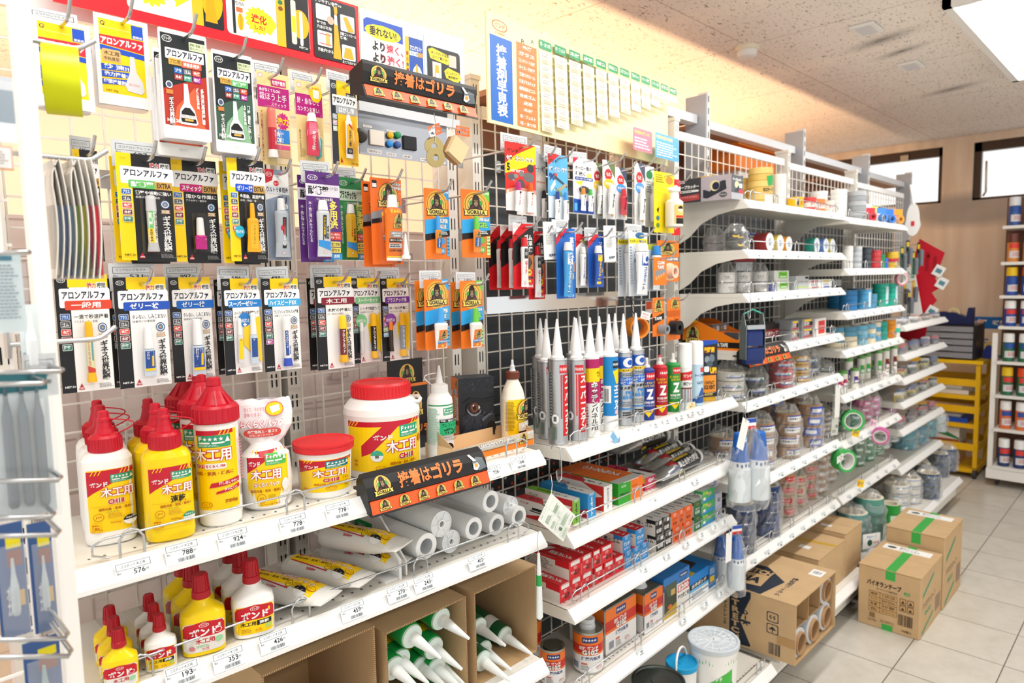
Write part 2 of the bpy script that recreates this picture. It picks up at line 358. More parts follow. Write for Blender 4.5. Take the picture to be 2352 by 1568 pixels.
# ------------------------------------------------------------------ shelving
def shelf(label,x0,x1,yf0,yf1,yb,ztop,lip=.03,holes=True,brk=True,guard=None,curve=False):
    """steel deck with a slanted price rail along its front edge and a bracket at each end; yf0/yf1: front edge at its ends"""
    L = math.hypot(x1-x0,yf1-yf0); rz = math.atan2(yf1-yf0,x1-x0); o = thing('gondola_shelf',label,'shelf',(x0,yf0,ztop-lip),rz)
    D = yb-max(yf0,yf1)
    d = MB(); d.box(0,L,.004,D,lip-.012,lip,'steel')
    if holes:
        ops = [c_(x*100/L,50,.22/L,30,'D',6) for x in [k*.02+.03 for k in range(int((L-.05)/.02))]]
        d.art(ops,L,.012,tp(0,.03,lip))
    d.build('deck',o)
    q = MB(); q.ext([(.004,lip),(.004,lip-.003),(-.013,.004),(-.013,0),(-.022,0),(-.022,.007),(0,lip+.002)],0,L,'W','x'); q.build('price_rail',o)
    if brk:
        for e in (0,1):
            b = MB(); X = L*e
            pts = [(-.014,0),(.002,lip),(D,lip),(D,-.002),(.05,-.002)] if not curve else [(-.014,0),(.002,lip),(D,lip),(D,-.11),(D-.04,-.088),(D-.09,-.042),(D-.15,-.015),(.03,-.002)]
            b.ext(pts,X-.0015-(.002 if e else -.002),X+.0015-(.002 if e else -.002),'steel','x'); b.build('bracket',o)
    if guard:
        g = thing('wire_guard',guard,'shelf guard',(x0,yf0,ztop),rz)
        w = MB(); a = .03; b = L-.03
        w.tube([(a+.02,.01,.004),(a,.01,.012),(a,.01,.026),(a+.015,.01,.033),(b-.015,.01,.033),(b,.01,.026),(b,.01,.012),(b-.02,.01,.004)],.0019,'chrome',6); w.build('rail',g)
        n = max(3,round(L/.21))
        for k in range(n):
            xx = a+.05+(b-a-.1)*k/(n-1); h = MB(); h.tube([(xx-.016,.007,0),(xx-.016,.007,.026),(xx-.009,.007,.036),(xx,.007,.04),(xx+.009,.007,.036),(xx+.016,.007,.026),(xx+.016,.007,0)],.0019,'chrome',6); h.build('hoop',g)
    o['_'] = 0; del o['_']
    return o
def upright(label,x,y,z1,w=.03,d=.06,c='steel',slot='K'):
    o = thing('slotted_upright',label,'shelf post',(x,y,0))
    m = MB(); m.box(-w/2,w/2,0,d,0,z1,c)
    ops = []
    for k in range(int(z1/.05)):
        for s in (28,62): ops.append(r(s-4,(k+.25)*5/z1,10,2.8/z1,slot))
    m.art(ops,w,z1,fr(-w/2,0,0)); m.build('post',o)
    MB().box(-w/2-.003,w/2+.003,-.003,d+.003,z1,z1+.012,c).build('end_cap',o)
def grid(label,x0,x1,y,z0,z1,c='e9e4da',px=.05,pz=.05,wr=.0016):
    o = thing('wire_grid_panel',label,'wire grid',(x0,y,z0)); m = MB(); L = x1-x0; H = z1-z0
    for k in range(int(L/px)+1): m.box(k*px-wr,k*px+wr,0,2*wr,0,H,c)
    for k in range(int(H/pz)+1): m.box(0,L,2*wr,4*wr,k*pz-wr,k*pz+wr,c)
    m.build('wire_grid',o)
    MB().box(0,L,-.002,.012,H,H+.03,'W').build('top_bar',o); MB().box(0,L,-.002,.012,-.01,.01,'W').build('bottom_bar',o)
GY = 1.36
B1 = dict(x0=.2,x1=1.2); 
def y1(x): return 1.078-(x-.232)*.0424
S1 = {}
for k,(zb,lab,gl) in dict(u=(1.078,'white glue shelf carrying the large wood glue bottles','chrome guard rail in front of the large wood glue bottles'),m=(.885,'white shelf with the small glue bottles and clear cartridges','chrome guard rail in front of the small glue bottles'),b=(.577,'lowest white shelf under the open cardboard boxes of cartridges',None)).items():
    S1[k] = zb+.03; shelf(lab,.215,1.135,y1(.215),y1(1.135),GY-.01,zb+.03,guard=gl)
S2 = {}
for k,(zb,lab,gl) in dict(a=(1.048,'white shelf with upright cartridges and spray cans','chrome guard rail in front of the upright cartridges'),b=(.827,'white shelf with glue boxes and silver foil packs','chrome guard rail in front of the glue boxes and foil packs'),c=(.63,'white shelf with stacked red, blue and black glue boxes','chrome guard rail in front of the stacked red glue boxes'),d=(.389,'white shelf with orange glue cans and tins','chrome guard rail in front of the orange glue cans')).items():
    S2[k] = zb+.03; shelf(lab,1.272,2.195,1.076,1.1,GY-.01,zb+.03,guard=gl)
S2['e'] = .17; shelf('base deck carrying the sealant pails',1.272,2.195,.95,.95,GY-.01,.17,guard='chrome guard rail in front of the sealant pails')
S3 = {}
for k,zb,lab in (('a',1.727,'top shelf of the tape bay'),('b',1.555,'second shelf of the tape bay'),('c',1.402,'third shelf of the tape bay'),('d',1.199,'fourth shelf of the tape bay'),('e',1.016,'fifth shelf of the tape bay'),('f',.712,'sixth shelf of the tape bay'),('g',.433,'lowest raised shelf of the tape bay')):
    S3[k] = zb+.03; shelf(lab,2.262,3.215,1.1,1.1,GY-.01,zb+.03,holes=k in 'efg',guard='chrome guard rail along the '+lab,curve=k in 'abc')
S3['h'] = .17; shelf('base deck of the tape bay under the cardboard boxes',2.262,3.215,.97,.97,GY-.01,.17,holes=False)
S4 = {}
for k,zb,lab in (('a',1.716,'top shelf of the blue masking tape bay'),('b',1.486,'second shelf of the blue masking tape bay'),('c',1.287,'third shelf of the blue masking tape bay'),('d',1.113,'fourth shelf of the blue masking tape bay'),('e',.907,'fifth shelf of the blue masking tape bay'),('f',.69,'sixth shelf of the blue masking tape bay'),('g',.432,'seventh shelf of the blue masking tape bay')):
    S4[k] = zb+.03; shelf(lab,3.245,4.135,1.1,1.1,GY-.01,zb+.03,holes=False,guard='chrome guard rail along the '+lab)
S4['h'] = .17; shelf('base deck of the blue masking tape bay',3.245,4.135,.97,.97,GY-.01,.17,holes=False)
S5 = {}
for k,zb,lab in (('a',1.172,'top shelf of the far fastener bay'),('b',1.009,'second shelf of the far fastener bay'),('c',.873,'third shelf of the far fastener bay'),('d',.739,'fourth shelf of the far fastener bay'),('e',.584,'fifth shelf of the far fastener bay'),('f',.365,'sixth shelf of the far fastener bay')):
    S5[k] = zb+.03; shelf(lab,4.17,5.09,1.1,1.1,GY-.01,zb+.03,lip=.03,holes=False)
S5['h'] = .17; shelf('base deck of the far fastener bay under the bagged rolls',4.17,5.09,.985,.985,GY-.01,.17,holes=False)
for n,x0,x1,yy in (('cartridge bay',1.272,2.195,.975),('tape bay',2.262,3.215,.99),('blue masking tape bay',3.245,4.135,.99),('far fastener bay',4.17,5.09,1.0)):
    o = thing('gondola_plinth','white steel plinth with castors under the '+n,'plinth',(x0,yy,0))
    MB().box(0,x1-x0,0,GY-yy,.05,.125,'steel').build('kick_plate',o)
    for cx in (.06,x1-x0-.05):
        MB(Matrix.Translation((cx,.05,.026)) @ Matrix.Rotation(PI/2,4,'Y')).loft([(-.016,.02),(-.012,.026),(.012,.026),(.016,.02)],'K',16).build('castor',o)
for x,lab in ((.205,'slotted white upright at the near end of the glue bay, beside the white glue bottles'),(.675,'slotted white upright in the middle of the glue bay, behind the small buckets'),(.72,'slotted white upright beside the middle one of the glue bay'),(1.16,'slotted white upright at the far end of the glue bay, behind the dark face box'),(1.247,'slotted white upright beside the silver cartridges'),(2.24,'slotted white upright between cartridge bay and tape bay'),(3.23,'slotted white upright between tape bay and blue masking tape bay'),(4.15,'slotted white upright before the far fastener bay')):
    upright(lab,x,GY-.012 if x not in (.675,.72) else GY+.025,2.06 if x > 1.2 and x != 1.247 else 2.02)
grid('wire grid behind the hanging glue cards',.225,.98+.16,GY,.3,1.95)
grid('wire grid behind the cartridges and hanging tubes',1.28,2.2,GY,.3,1.93)
grid('wire grid at the back of the tape bay',2.27,3.2,GY,.3,2.0)
grid('wire grid at the back of the far fastener bay',4.18,5.09,GY,.3,1.98)
grid('wire grid at the back of the blue masking tape bay',3.25,4.13,GY,.3,1.99)
# goods on the far side, seen through the grids
back = MB(); back.box(.2,1.3,1.47,1.53,0.1,1.63,('ecdcd6',.7,'noise'))
ops = []
q = random.Random(5)
for i in range(9):
    for j in range(15):
        ops.append(r(i*11+.5,j*6.6+.4,10.4,.25,'c9b3aa'))
        ops.append(r(i*11+.4,j*6.6,.3,6.2,'c9b3aa'))
        if q.random() < .75: ops.append(tf([r(0,0,100,100,q.choice(['b9aca8','a89c9a','cbb9b3'])),t(q.choice(['HT220-75H','HT220-100','RT050/RM','GT120-20']),10,20,80,60,'e7d5cf')],i*11+q.uniform(1,5),j*6.6+q.uniform(1,4),4.2,1.5))
back.art(ops,1.1,1.53,fr(.2,1.47,.1)); o = back.build('stacked_carton_face'); tag(o,'pale pink printed cartons seen through the grid behind the hanging glue cards','cartons')
o = MB().box(1.3,5.15,1.43,1.44,.1,1.86,('3c4146',.6,'noise')).build('back_board'); tag(o,'dark grey back board behind the cartridge and tape bays','back board')
pb_ = MB(); pb_.box(1.3,2.2,1.422,1.428,.85,1.1,'33383c'); q = random.Random(2)
pb_.art([c_(2+i*3,4+j*9,.55,2,q.choice(['1a1c1e','1a1c1e','d8542a','c9cdd0']),8) for i in range(33) for j in range(11)],.9,.25,fr(1.3,1.422,.85))
tag(pb_.build('pegboard'),'dark perforated board behind the glue boxes and foil packs','pegboard')
# taller grey racking behind
for i,x in enumerate((1.632,2.648,3.653,4.671,5.594)):
    o = thing('rack_post',f'tall grey rack post behind the shelves, {ORD[i]} from the yellow chart','rack post',(x,1.46,0)); m = MB(); zt = (2.255,2.255,2.245,2.235,2.21)[i]
    m.box(-.005,.018,-.012,.03,0,zt,'W'); m.art([r(30,1.5+k*4.6,40,2.4,'3a4048') for k in range(21)],.023,zt-1.2,fr(-.005,-.012,1.2)); m.build('slotted_face',o)
    MB().box(-.012,-.006,-.01,.085,1.2,zt-.01,'b4bac2').build('side_plate',o)
    if i < 4:
        L = (2.648-1.632,1.005,1.018,.923)[i]; s = thing('rack_shelf',f'white edged top board of the tall rack, {ORD[i]} span from the yellow chart','rack shelf',(x,1.5,2.13-.008*i)); MB().box(.02,.025,.4,.43,-2.13+.008*i,0,'b4bac2').build('rear_leg',s)
        MB().box(.03,L-.03,.03,.45,0,.02,'9a705c').build('board',s); MB().box(.02,L-.02,-.015,.03,.0,.035,'e8ecf2').build('front_beam',s); MB().box(.03,L-.03,.43,.45,-.5,0,'c08e76').build('rear_panel',s)
# ================================================================== hanging cards
def lerp_prof(prof):
    P_ = sorted(((q[0],q[1],q[2] if len(q) > 2 and q[2] is not None else q[1],q[3] if len(q) > 3 and q[3] else 2.) for q in prof))
    def f(z):
        for a,b in zip(P_,P_[1:]):
            if z <= b[0]:
                k = (z-a[0])/max(b[0]-a[0],1e-9); k = max(0,k); return a[1]+(b[1]-a[1])*k,a[2]+(b[2]-a[2])*k,b[3]
        return P_[-1][1:]
    return f
def wrap(prof,z0,W,cx=0,cy=0,dx=0):
    """lay artwork on the front of a lofted body"""
    f = lerp_prof(prof)
    def g(a,b,o):
        ra,rb,pw = f(z0+b); x = max(-ra*.99,min(ra*.99,a-W/2+dx)); y = rb*max(0,1-abs(x/ra)**pw)**(1/pw)
        return (cx+x*(1+o/ra),cy-y-o-.0002,z0+b)
    return g
def cut(l):
    w = l.split()
    w = w[:16]
    while w[-1].strip(',') in ('with','and','the','of','a','in','by','on','tucked','behind','beside','to','next','one'): w.pop()
    return ' '.join(w).rstrip(',')
def peg(P_,label):
    label = cut(label)
    o = thing('peg_hook',label,'hook',(P_.x,GY-.002,P_.z)); yc = P_.y-GY+.002
    m = MB(); m.tube([(0,0,0),(0,yc-.022,0),(0,yc-.034,.002),(0,yc-.042,.008),(0,yc-.054,.022)],.0026,'chrome',8); m.loft([(0,.0026),(.0004,.0026)],'chrome',6,cx=0,cy=yc-.075) if 0 else None
    m.build('wire',o); MB().box(-.008,.008,-.004,.0,-.02,.012,'chrome').build('back_clip',o)
def pricecard(P_,w,h,txt,label,tilt=0,dy=.012):
    label = cut(label)
    o = thing('price_card',label,'price card',(P_.x,P_.y+dy,P_.z),0,None,(0,tilt,0))
    m = MB(); m.box(-w/2,w/2,0,.0012,0,h,'d4d8da')
    m.art([r(8,14,84,1.2,'K'),r(8,36,84,1.2,'K'),r(8,14,1,23,'K'),r(91,14,1,23,'K'),t('ココアロンアルファ',14,21,66,9,'55585c',.0),t('税込',8,42,12,7,'55585c',0),t(txt,44,41,30,14,'K',.01),t('円',77,45,7,8,'55585c',0),bar(30,62,52,9,'55585c',16)],w,h,fr(-w/2,0,0))
    m.build('printed_card',o)
def tube_part(par,W,H,cx,y0,y1,wd,body,cap,arts=None,capf=.26,capw=.62,name='glue_tube',crimp=1.12,cap2=None,dep=None,yoff=.0015):
    """a squeeze tube, cap upward; sizes in percent of the card"""
    x = (cx-50)/100*W; z1 = H*(1-y0/100); z0 = H*(1-y1/100); a = wd/100*W/2; L = z1-z0; b = dep or a*.8; cy = -b-yoff; zc = z1-L*capf
    prof = [(z0,a*crimp,.0012),(z0+.005,a*crimp,.0014),(z0+L*.25,a*1.05,b*.5),(zc-L*.06,a,b),(zc-L*.02,a*.9,b*.9),(zc,a*.5,b*.5)]
    o = MB().loft(prof,body,18,cx=x,cy=cy)
    if arts: o.art(arts,a*2,(zc-L*.05)-z0,wrap(prof,z0,a*2,x,cy),seg=a/3)
    o = o.build(name,par)
    k = capw*a; kk = min(k,b*1.1)
    MB().loft([(zc-.0005,k,kk),(zc+L*capf*.3,k*.95,kk*.95),(z1-.002,k*.8,kk*.8),(z1,k*.6,kk*.6)],cap,18,cx=x,cy=cy).build('cap',o)
    return prof,x,cy
def blister(par,W,H,x0,y0,x1,y1,d):
    a = (x1-x0)/200*W; x = ((x0+x1)/2-50)/100*W; z1 = H*(1-y0/100); z0 = H*(1-y1/100); d *= 1.6
    MB().loft([(z0,a,d*.75,6),(z0+.004,a,d*.95,6),(z1-.004,a,d*.95,6),(z1,a,d*.75,6)],'clear',24,P=6,cx=x,cy=0).build('blister',par)
def hang(name,label,cat,ul,vt,ur,vb,Y,arts,hook=52,th=.0008,group=None,rad=4,base='W',back=0,make=None,price=None,pegl=None,hz=6,pdx=0,hk=True,bl=None,tilt=0):
    A = aY(ul,vt,Y); B = aY(ur,vb,Y); W = B.x-A.x; H = A.z-B.z
    o = thing(name,label,cat,((A.x+B.x)/2,Y,B.z),0,group,(0,tilt,0))
    m = MB(); rr = rad/100*W; q = []
    for cx,cz,a0 in ((W/2-rr,H-rr,0),(-W/2+rr,H-rr,90),(-W/2+rr,rr,180),(W/2-rr,rr,270)): q += [(cx+rr*math.cos(math.radians(a0+i*30)),cz+rr*math.sin(math.radians(a0+i*30))) for i in range(4)]
    m.ext(q,0,th,base); m.art(arts,W,H,fr(-W/2,0,0)); m.build('printed_card',o)
    if make: make(o,W,H)
    P_ = Vector((A.x+W*hook/100,Y-.001,A.z-H*hz/100))
    if hk: peg(P_,pegl or 'hook of '+label)
    if price: pricecard(Vector((A.x+W*(.42+pdx),Y,A.z-H*.12)),W*.86,H*.25,price,f'price card {price}, above {label}',random.uniform(-.04,.04))
    return o,W,H
def chips(x,y,w,h,L,dy): return [[R_(x,y+dy*i,w,h,'W',1.5,.8),R_(x+.7,y+dy*i+.35,w-1.4,h-.7,c,1.2,.6),t(s,x+w*.16,y+dy*i+h*.2,w*.68,h*.6,'W',.03)] for i,(s,c) in enumerate(L)]
CH5 = [('プラス','1c5aa8'),('ゴム','4a4a4e'),('金属','d8473a'),('木材','7a2028'),('陶器','2a7a68')]
def guin(x,y,rx,ry): return [c_(x,y,rx,ry,'30486c'),c_(x,y,rx*.8,ry*.8,'e4e8ee'),c_(x,y,rx*.62,ry*.62,'5a7aa0'),star(x,y,rx*.3,ry*.3,'e0a850'),p('b88a48',x-rx,y+ry*1.25,x+rx,y+ry*1.25,x+rx*.8,y+ry*1.6,x+rx,y+ry*2.1,x-rx,y+ry*2.1,x-rx*.8,y+ry*1.6),t('RECORD',x-rx*.75,y+ry*1.35,rx*1.5,ry*.3,'W',.02),t('HOLDER',x-rx*.75,y+ry*1.72,rx*1.5,ry*.3,'W',.02)]
def aron(style,nm,nc,s1,s2,net,ch=CH5,ext=True,gx=84,gold=True,ncw=None):
    Yy = style == 'Y'; fg = 'W' if Yy else 'K'; L = []
    if Yy: L += [r(0,0,100,100,'K'),r(0,0,27,100,'Y')]
    else: L += [r(0,0,100,100,'f4f2f0'),r(0,0,27,100,'K'),r(24,0,76,11,'Y')]
    L += [oval(5,3,15,4,'Y' if Yy else 'W','Y' if Yy else 'K','b08a00' if Yy else 'W'),t('強力',60,7.2,17,5,'c01828',.045,'W'),R_(78,6.8,19,5.6,'W',1,.5),t('瞬間',79.5,7.4,16,4.4,'K',.02)]
    L += [R_(7,12,96,16,'f6f5f3',3,1.6),t('アロンアルファ',12,14.6,82,6.6,'16203c',.035)]
    if ext: L += [R_(20,24.3,50,7.6,nc,3,1.5),t(nm,24,25.5,42,5.2,'W',.04),r(67,24.8,33,7.4,'c89a4a'),t('EXTRA',71,26,26,4.8,'K',.03)]
    else: L += [R_(16,22.2,90,7.8,nc,3,1.5),t(nm,*(ncw or (28,23.4,56,5.4)),'W',.045)]
    L += [r(28 if Yy else 27.2,32.5 if ext else 31,72,69,'K' if Yy else 'f4f2f0'),t(s1,31,34,66,4,fg,.02),t(s2,31,39,44,2.2,fg,0),chips(6,33,18,5.4,ch,6.4)]
    if gx: L += [guin(gx,46,9,4.2),v('ギネス世界記録',gx-7,57,16,35,fg,.05)]
    L += [p('c02030',30,98,42,98,36,92.5),t('OPEN',32,96,8,1.4,'W',.02),t('NET.'+net,5,94,20,2.2,'W' if not Yy else 'K',.03),li(70,94,28,4,4,'8a8a8a')]
    return L
HC = 'glue card'
# ---- third row (lowest), from the white post outward
RK = 'lowest row'
def tubeA(cx,y0,y1,wd,body,cap,arts=None,bb=None,**k):
    def f(o,W,H):
        tube_part(o,W,H,cx,y0,y1,wd,body,cap,arts,**k)
        if bb: blister(o,W,H,*bb)
    return f
def stick(cx,y0,y1,wd,body,cap,foot,arts=None,bb=None,capf=.28,footf=.16):
    def f(o,W,H):
        x = (cx-50)/100*W; z1 = H*(1-y0/100); z0 = H*(1-y1/100); a = wd/100*W/2; L = z1-z0; cy = -a-.0015
        prof = [(z0+L*footf,a*.82),(z1-L*capf,a*.82)]
        m = MB().loft(prof,body,18,cx=x,cy=cy)
        if arts: m.art(arts,a*1.6,L*(1-capf-footf),wrap(prof,z0+L*footf,a*1.6,x,cy),seg=a/3)
        b = m.build('glue_stick',o)
        MB().loft([(z1-L*capf,a*.9),(z1-L*.06,a*.85),(z1-L*.01,a*.75),(z1,a*.6)],cap,18,cx=x,cy=cy).build('cap',b)
        MB().loft([(z0,a*1.02,a*.9),(z0+L*.02,a*1.06,a*.92),(z0+L*footf,a*.84)],foot,18,cx=x,cy=cy).build('foot',b)
        if bb: blister(o,W,H,*bb)
    return f
yl = lambda s,bg,fg: [r(0,0,100,100,bg),r(72,0,28,100,'Y'),v(s,30,4,30,90,fg,.03)]
hang('glue_card','white glue card with orange-red name strip and yellow stick, next to the white post',HC,122,630,264,891,1.17,aron('K','一般用','d8432a','一滴で秒速接着','プラスチック・金属','2g',ext=False),make=stick(55,40,92,17,'d9d2a0','f6b800','f6b800',[r(0,0,100,100,'ded8a8'),v('ボンドアロンアルファ',12,5,26,85,'d04030',.03),r(55,10,25,55,'5a9aa8'),p('d04030',0,80,100,90,100,100,0,100)],(38,37,74,94,.012)),hook=58,hk=False)
def blue_tube(cx,y0,y1,wd): return tubeA(cx,y0,y1,wd,'c4d2e0','f4f4f4',[r(8,0,84,70,'1c4a9a'),v('アロンアルファ',18,4,24,60,'W',.03),r(62,20,18,42,'Y'),r(8,70,84,10,'Y')],(cx-18,y0-2,cx+18,y1+2,.011),capf=.45,capw=.8)
o,W,H = hang('glue_card','white glue card with dark blue name strip and blue-labelled tube, lowest row',HC,258,637,395,880,1.17,aron('K','ゼリー状','1c4fb4','タレない、しみこまない','接着時に位置調整','4g',ext=False),make=blue_tube(56,44,90,22),price='531')
dup(o,o.location+Vector((0,.03,-.001)),'white glue card half hidden behind the dark blue strip one, lowest row')
hang('glue_card','white glue card with blue name strip rising behind the red capped bottles',HC,385,637,495,868,1.2,aron('K','ゼリー状','1668c4','タレない、しみこまない','接着時に位置調整','10g',ext=False),make=blue_tube(56,40,95,30),price='997')
def two(body1,c1,body2,c2,disc,txt):
    def f(o,W,H):
        tube_part(o,W,H,40,41,88,14,body1,c1,[r(15,5,70,80,'Y'),v('スーパー液',28,8,40,70,'K',.03)],.38,.8)
        tube_part(o,W,H,76,36,90,20,body2,c2,[r(10,5,80,70,'1c4a9a' if body2 == 'c4d2e0' else 'K'),v('アロンアルファ',25,8,26,64,'W',.03)],.42,.8)
        blister(o,W,H,28,34,96,92,.01)
    return f
disc = lambda c: [p('Y',55,45,100,40,100,90,52,70),c_(57,43,16,7.5,c),t('白化防止',43,42,27,4,'W',.03),r(55,46.5,4,3.6,'W'),r(52,47.7,10,1.2,'W')]
o,W,H = hang('glue_card','white glue card with blue round badge and two tubes, lowest row',HC,506,640,603,853,1.18,aron('K','スーパーゼリー','1a7ac8','スーパー液で接着速度アップ','もり上げ接着','4g',ext=False,gx=0,ncw=(18,23.4,76,5.4))+disc('1a7ac8'),make=two('d8d8d8','W','c4d2e0','W',0,0),price='586')
dup(o,o.location+Vector((0,.03,-.001)),'white glue card half hidden behind the one with blue round badge')
hang('glue_card','white glue card with sky blue name strip and blue and white stick',HC,598,640,693,845,1.18,aron('K','ハイスピードEX','3aa4dc','ワンプッシュでかんたん接着','流量コントロール','2g',CH5+[('塩ビ','b02a90')],ext=False,ncw=(20,23.4,74,5.4)),make=stick(56,41,95,22,'f2f2f2','W','2a50c0',[r(10,0,40,90,'1c4a9a'),v('ハイスピード',16,4,28,60,'W',.03),v('EX',55,55,30,30,'1c4a9a',.04)],(38,38,74,97,.012)),price='498')
def yst(bg,s): return [r(0,0,100,100,bg),r(66,0,34,100,'Y'),v(s,14,6,34,86,'W',.03)]
o,W,H = hang('glue_card','white glue card with maroon name strip and yellow capped stick',HC,721,636,815,841,1.2,aron('K','木工用','8a1830','木材の接着に','DIY、家具などの補修に','2g',ext=False),make=stick(64,42,93,21,'7a2028','Y','f0b400',yst('6a1a24','アロンアルファ'),(48,40,78,95,.012)),price='498')
dup(o,o.location+Vector((0,.03,-.002)),'white glue card tucked behind the maroon strip one')
def two2(c,b): 
    def f(o,W,H):
        stick(28,52,88,14,'3a2a20' if b else 'd8d8d8','f08020' if b else 'W','2a2018' if b else 'd0d0d0')(o,W,H)
        stick(68,42,95,23,'K' if not b else '8a94a0','f4b800','f4b800',yst('222' if not b else '8a94a0','アロンアルファ'),(14,40,86,97,.012))(o,W,H)
    return f
disc2 = lambda c: [p('Y',55,55,100,40,100,90,60,75),c_(32,50,20,8,c),t('白化防止',16,48,32,4,'W',.03),r(30,53,4,4,'W'),r(27,54.3,10,1.3,'W')]
hang('glue_card','white glue card with pale green name strip and green badge',HC,803,639,876,828,1.23,aron('K','スーパーセット','7cc88a','スーパー液で接着速度アップ','接着面積が小さいとき','2g',ext=False,gx=0,ncw=(24,23.4,70,5.4))+disc2('7cc88a'),make=two2('LG',0),price='506')
hang('glue_card','white glue card with purple name strip and small brown bottle',HC,872,640,941,823,1.22,aron('K','プラスチック用','7a3aa8','PP・PEの接着に','プラスチック・金属','2g',CH5[:3]+[('塩ビ','a02a90'),('PE','8ac06a'),('PP','7ab4dc')],ext=False,gx=0,ncw=(24,23.4,70,5.4))+disc2('8a4ab0'),make=two2('P',1),price='663')
# ---- second row
o,W,H = hang('glue_card','yellow and black glue card with green name strip, second row',HC,263,348,406,598,1.15,aron('Y','耐衝撃','5cb85c','衝撃や振動に強い','金属の接着に最適','2g'),make=stick(54,39,92,21,'d8d8cc','c8c8ca','b8b8b8',[r(0,0,50,55,'6cc070'),v('耐衝撃',8,4,34,46,'W',.04),r(0,55,50,45,'Y'),v('EXTRA',8,58,34,38,'K',.03),v('アロンアルファ',62,8,28,80,'K',.03)],(34,38,80,94,.013)),price='627')
dup(o,o.location+Vector((0,.03,-.002)),'yellow edge of a glue card tucked behind the green strip one')
hang('glue_card','yellow and black glue card with magenta name strip and tiny bottle',HC,386,360,508,601,1.18,aron('Y','スティック','d01878','細かな作業に','アクセサリー制作や','2g'),make=tubeA(53,57,88,24,'c82a8a','e8e4e0',[r(0,0,100,100,'c8208a'),t('EXTRA',14,40,72,16,'W',.03),t('アロンアルファ',8,16,84,16,'W',.03)],(36,53,76,91,.014),capf=.55,capw=.72,crimp=1.0,dep=.009),price='678')
o,W,H = hang('glue_card','yellow and black glue card with blue name strip and yellow bottle',HC,519,361,616,600,1.15,aron('Y','ゼリー状','1850c8','多用途、高速接着','木材・陶器・革','4g',CH5+[('革','c84a3a')])+[c_(24,71,13,6,'2ab0d0'),t('靴の補修',14,69.5,20,3,'W',.02)],make=tubeA(56,43,91,30,'f0a800','f4a800',[R_(16,10,68,80,'f8b818',12,8),v('アロンアルファ',40,16,18,60,'8a6010',.02)],(36,40,84,93,.014),capf=.3,capw=.45,crimp=1.25),price='546')
dup(o,o.location+Vector((0,.03,-.002)),'yellow edge of a glue card tucked behind the blue strip one')
def sucard(bg,nm,nmbg,nmc,big,bigc,low,lowc,s='水・熱に強い屋外でも使える'):
    return [r(0,0,100,100,bg),oval(6,4,30,6,'W',bg,'W'),r(0,14,100,14,nmbg),t(nm,6,16,62,10,nmc,.05),t('ガッチリ固まる',70,16,26,4,nmc,.0),t('ウルトラ多用途',30,29.5,38,3,'W',.02),t('SU',69,29,9,3.6,'W',.06),v(s,6,34,9,46,'W',.01),v(big,66,32,26,33,bigc,.05),r(66,68,34,9,'d04030'),t('すい素材に',68,69.5,28,2.6,'W'),t('金属・ガラス',68,73,28,2.6,'W'),r(66,79,30,6,'f4e060'),t('強力接着',68,80,26,4,'K',.01),r(66,86,30,6,'f4e060'),t('高性能',68,87,26,4,'K',.01),r(66,93,34,7,'2a8ac8'),t('透明',74,94.2,18,4,'W',.01)]
def sutube(cx,b,lab,cap='W'): return tubeA(cx,33,97,36,b,cap,[r(30,6,26,70,'K' if b != 'e0b820' else 'e8c020'),v('ウルトラ多用途',34,10,16,40,'Y' if b != 'e0b820' else 'R',.02),v('SU',58,30,22,30,'K',.08),p('2a90dc',0,62,100,66,100,86,0,76),oval(40,87,22,6,'d04040')],(cx-24,31,cx+24,99,.016),capf=.17,capw=.75,crimp=1.2)
hang('tube_card','grey and red adhesive tube pack with silver tube, second row','tube pack',607,387,671,597,1.2,[r(0,0,100,100,'8a9ab0'),p('W',0,10,100,0,100,24,0,34),p('c82030',0,0,40,0,30,12,0,16),oval(4,3,26,5,'W','c82030','W'),c_(46,15,12,3,'d02030'),t('スピード',36,14,20,2.4,'W',.02),r(0,18,100,9,'d8dce2'),t('ウルトラ多用途',4,19,92,6,'2a2e36',.05),t('SU',50,29,40,8,'3a404a',.08),R_(62,38,30,4.4,'W',3,2),t('透明',68,39,18,2.6,'3a404a')],make=tubeA(50,32,97,56,'b8c0c8','e8e8e8',[r(40,10,30,70,'K'),v('ウルトラ多用途',46,14,16,36,'d04040',.03),v('SU',44,52,22,22,'W',.06),c_(38,34,12,6,'d02030'),oval(40,88,22,6,'d04040')],(12,28,92,98,.016),capf=.2,capw=.6,crimp=1.2))
o,W,H = hang('tube_card','purple adhesive tube pack with silver tube, second row','tube pack',700,391,786,596,1.16,sucard('5a2a7c','耐衝撃','e4e0ea','K','多用途','f4e860',0,0),make=sutube(38,'c8ccd0',0),price='755')
dup(o,o.location+Vector((0,.03,-.004)),'purple adhesive tube pack tucked behind the other purple one')
hang('tube_card','green adhesive tube pack with yellow tube, second row','tube pack',775,405,842,597,1.23,sucard('2a8a50','プラスチックも','c8e8d4','1a3a28','超多用途','e8f060',0,0),make=sutube(34,'e0b820',0),price='755')
def inc(x,y,w,h): return [gem(x,y,w,h)]
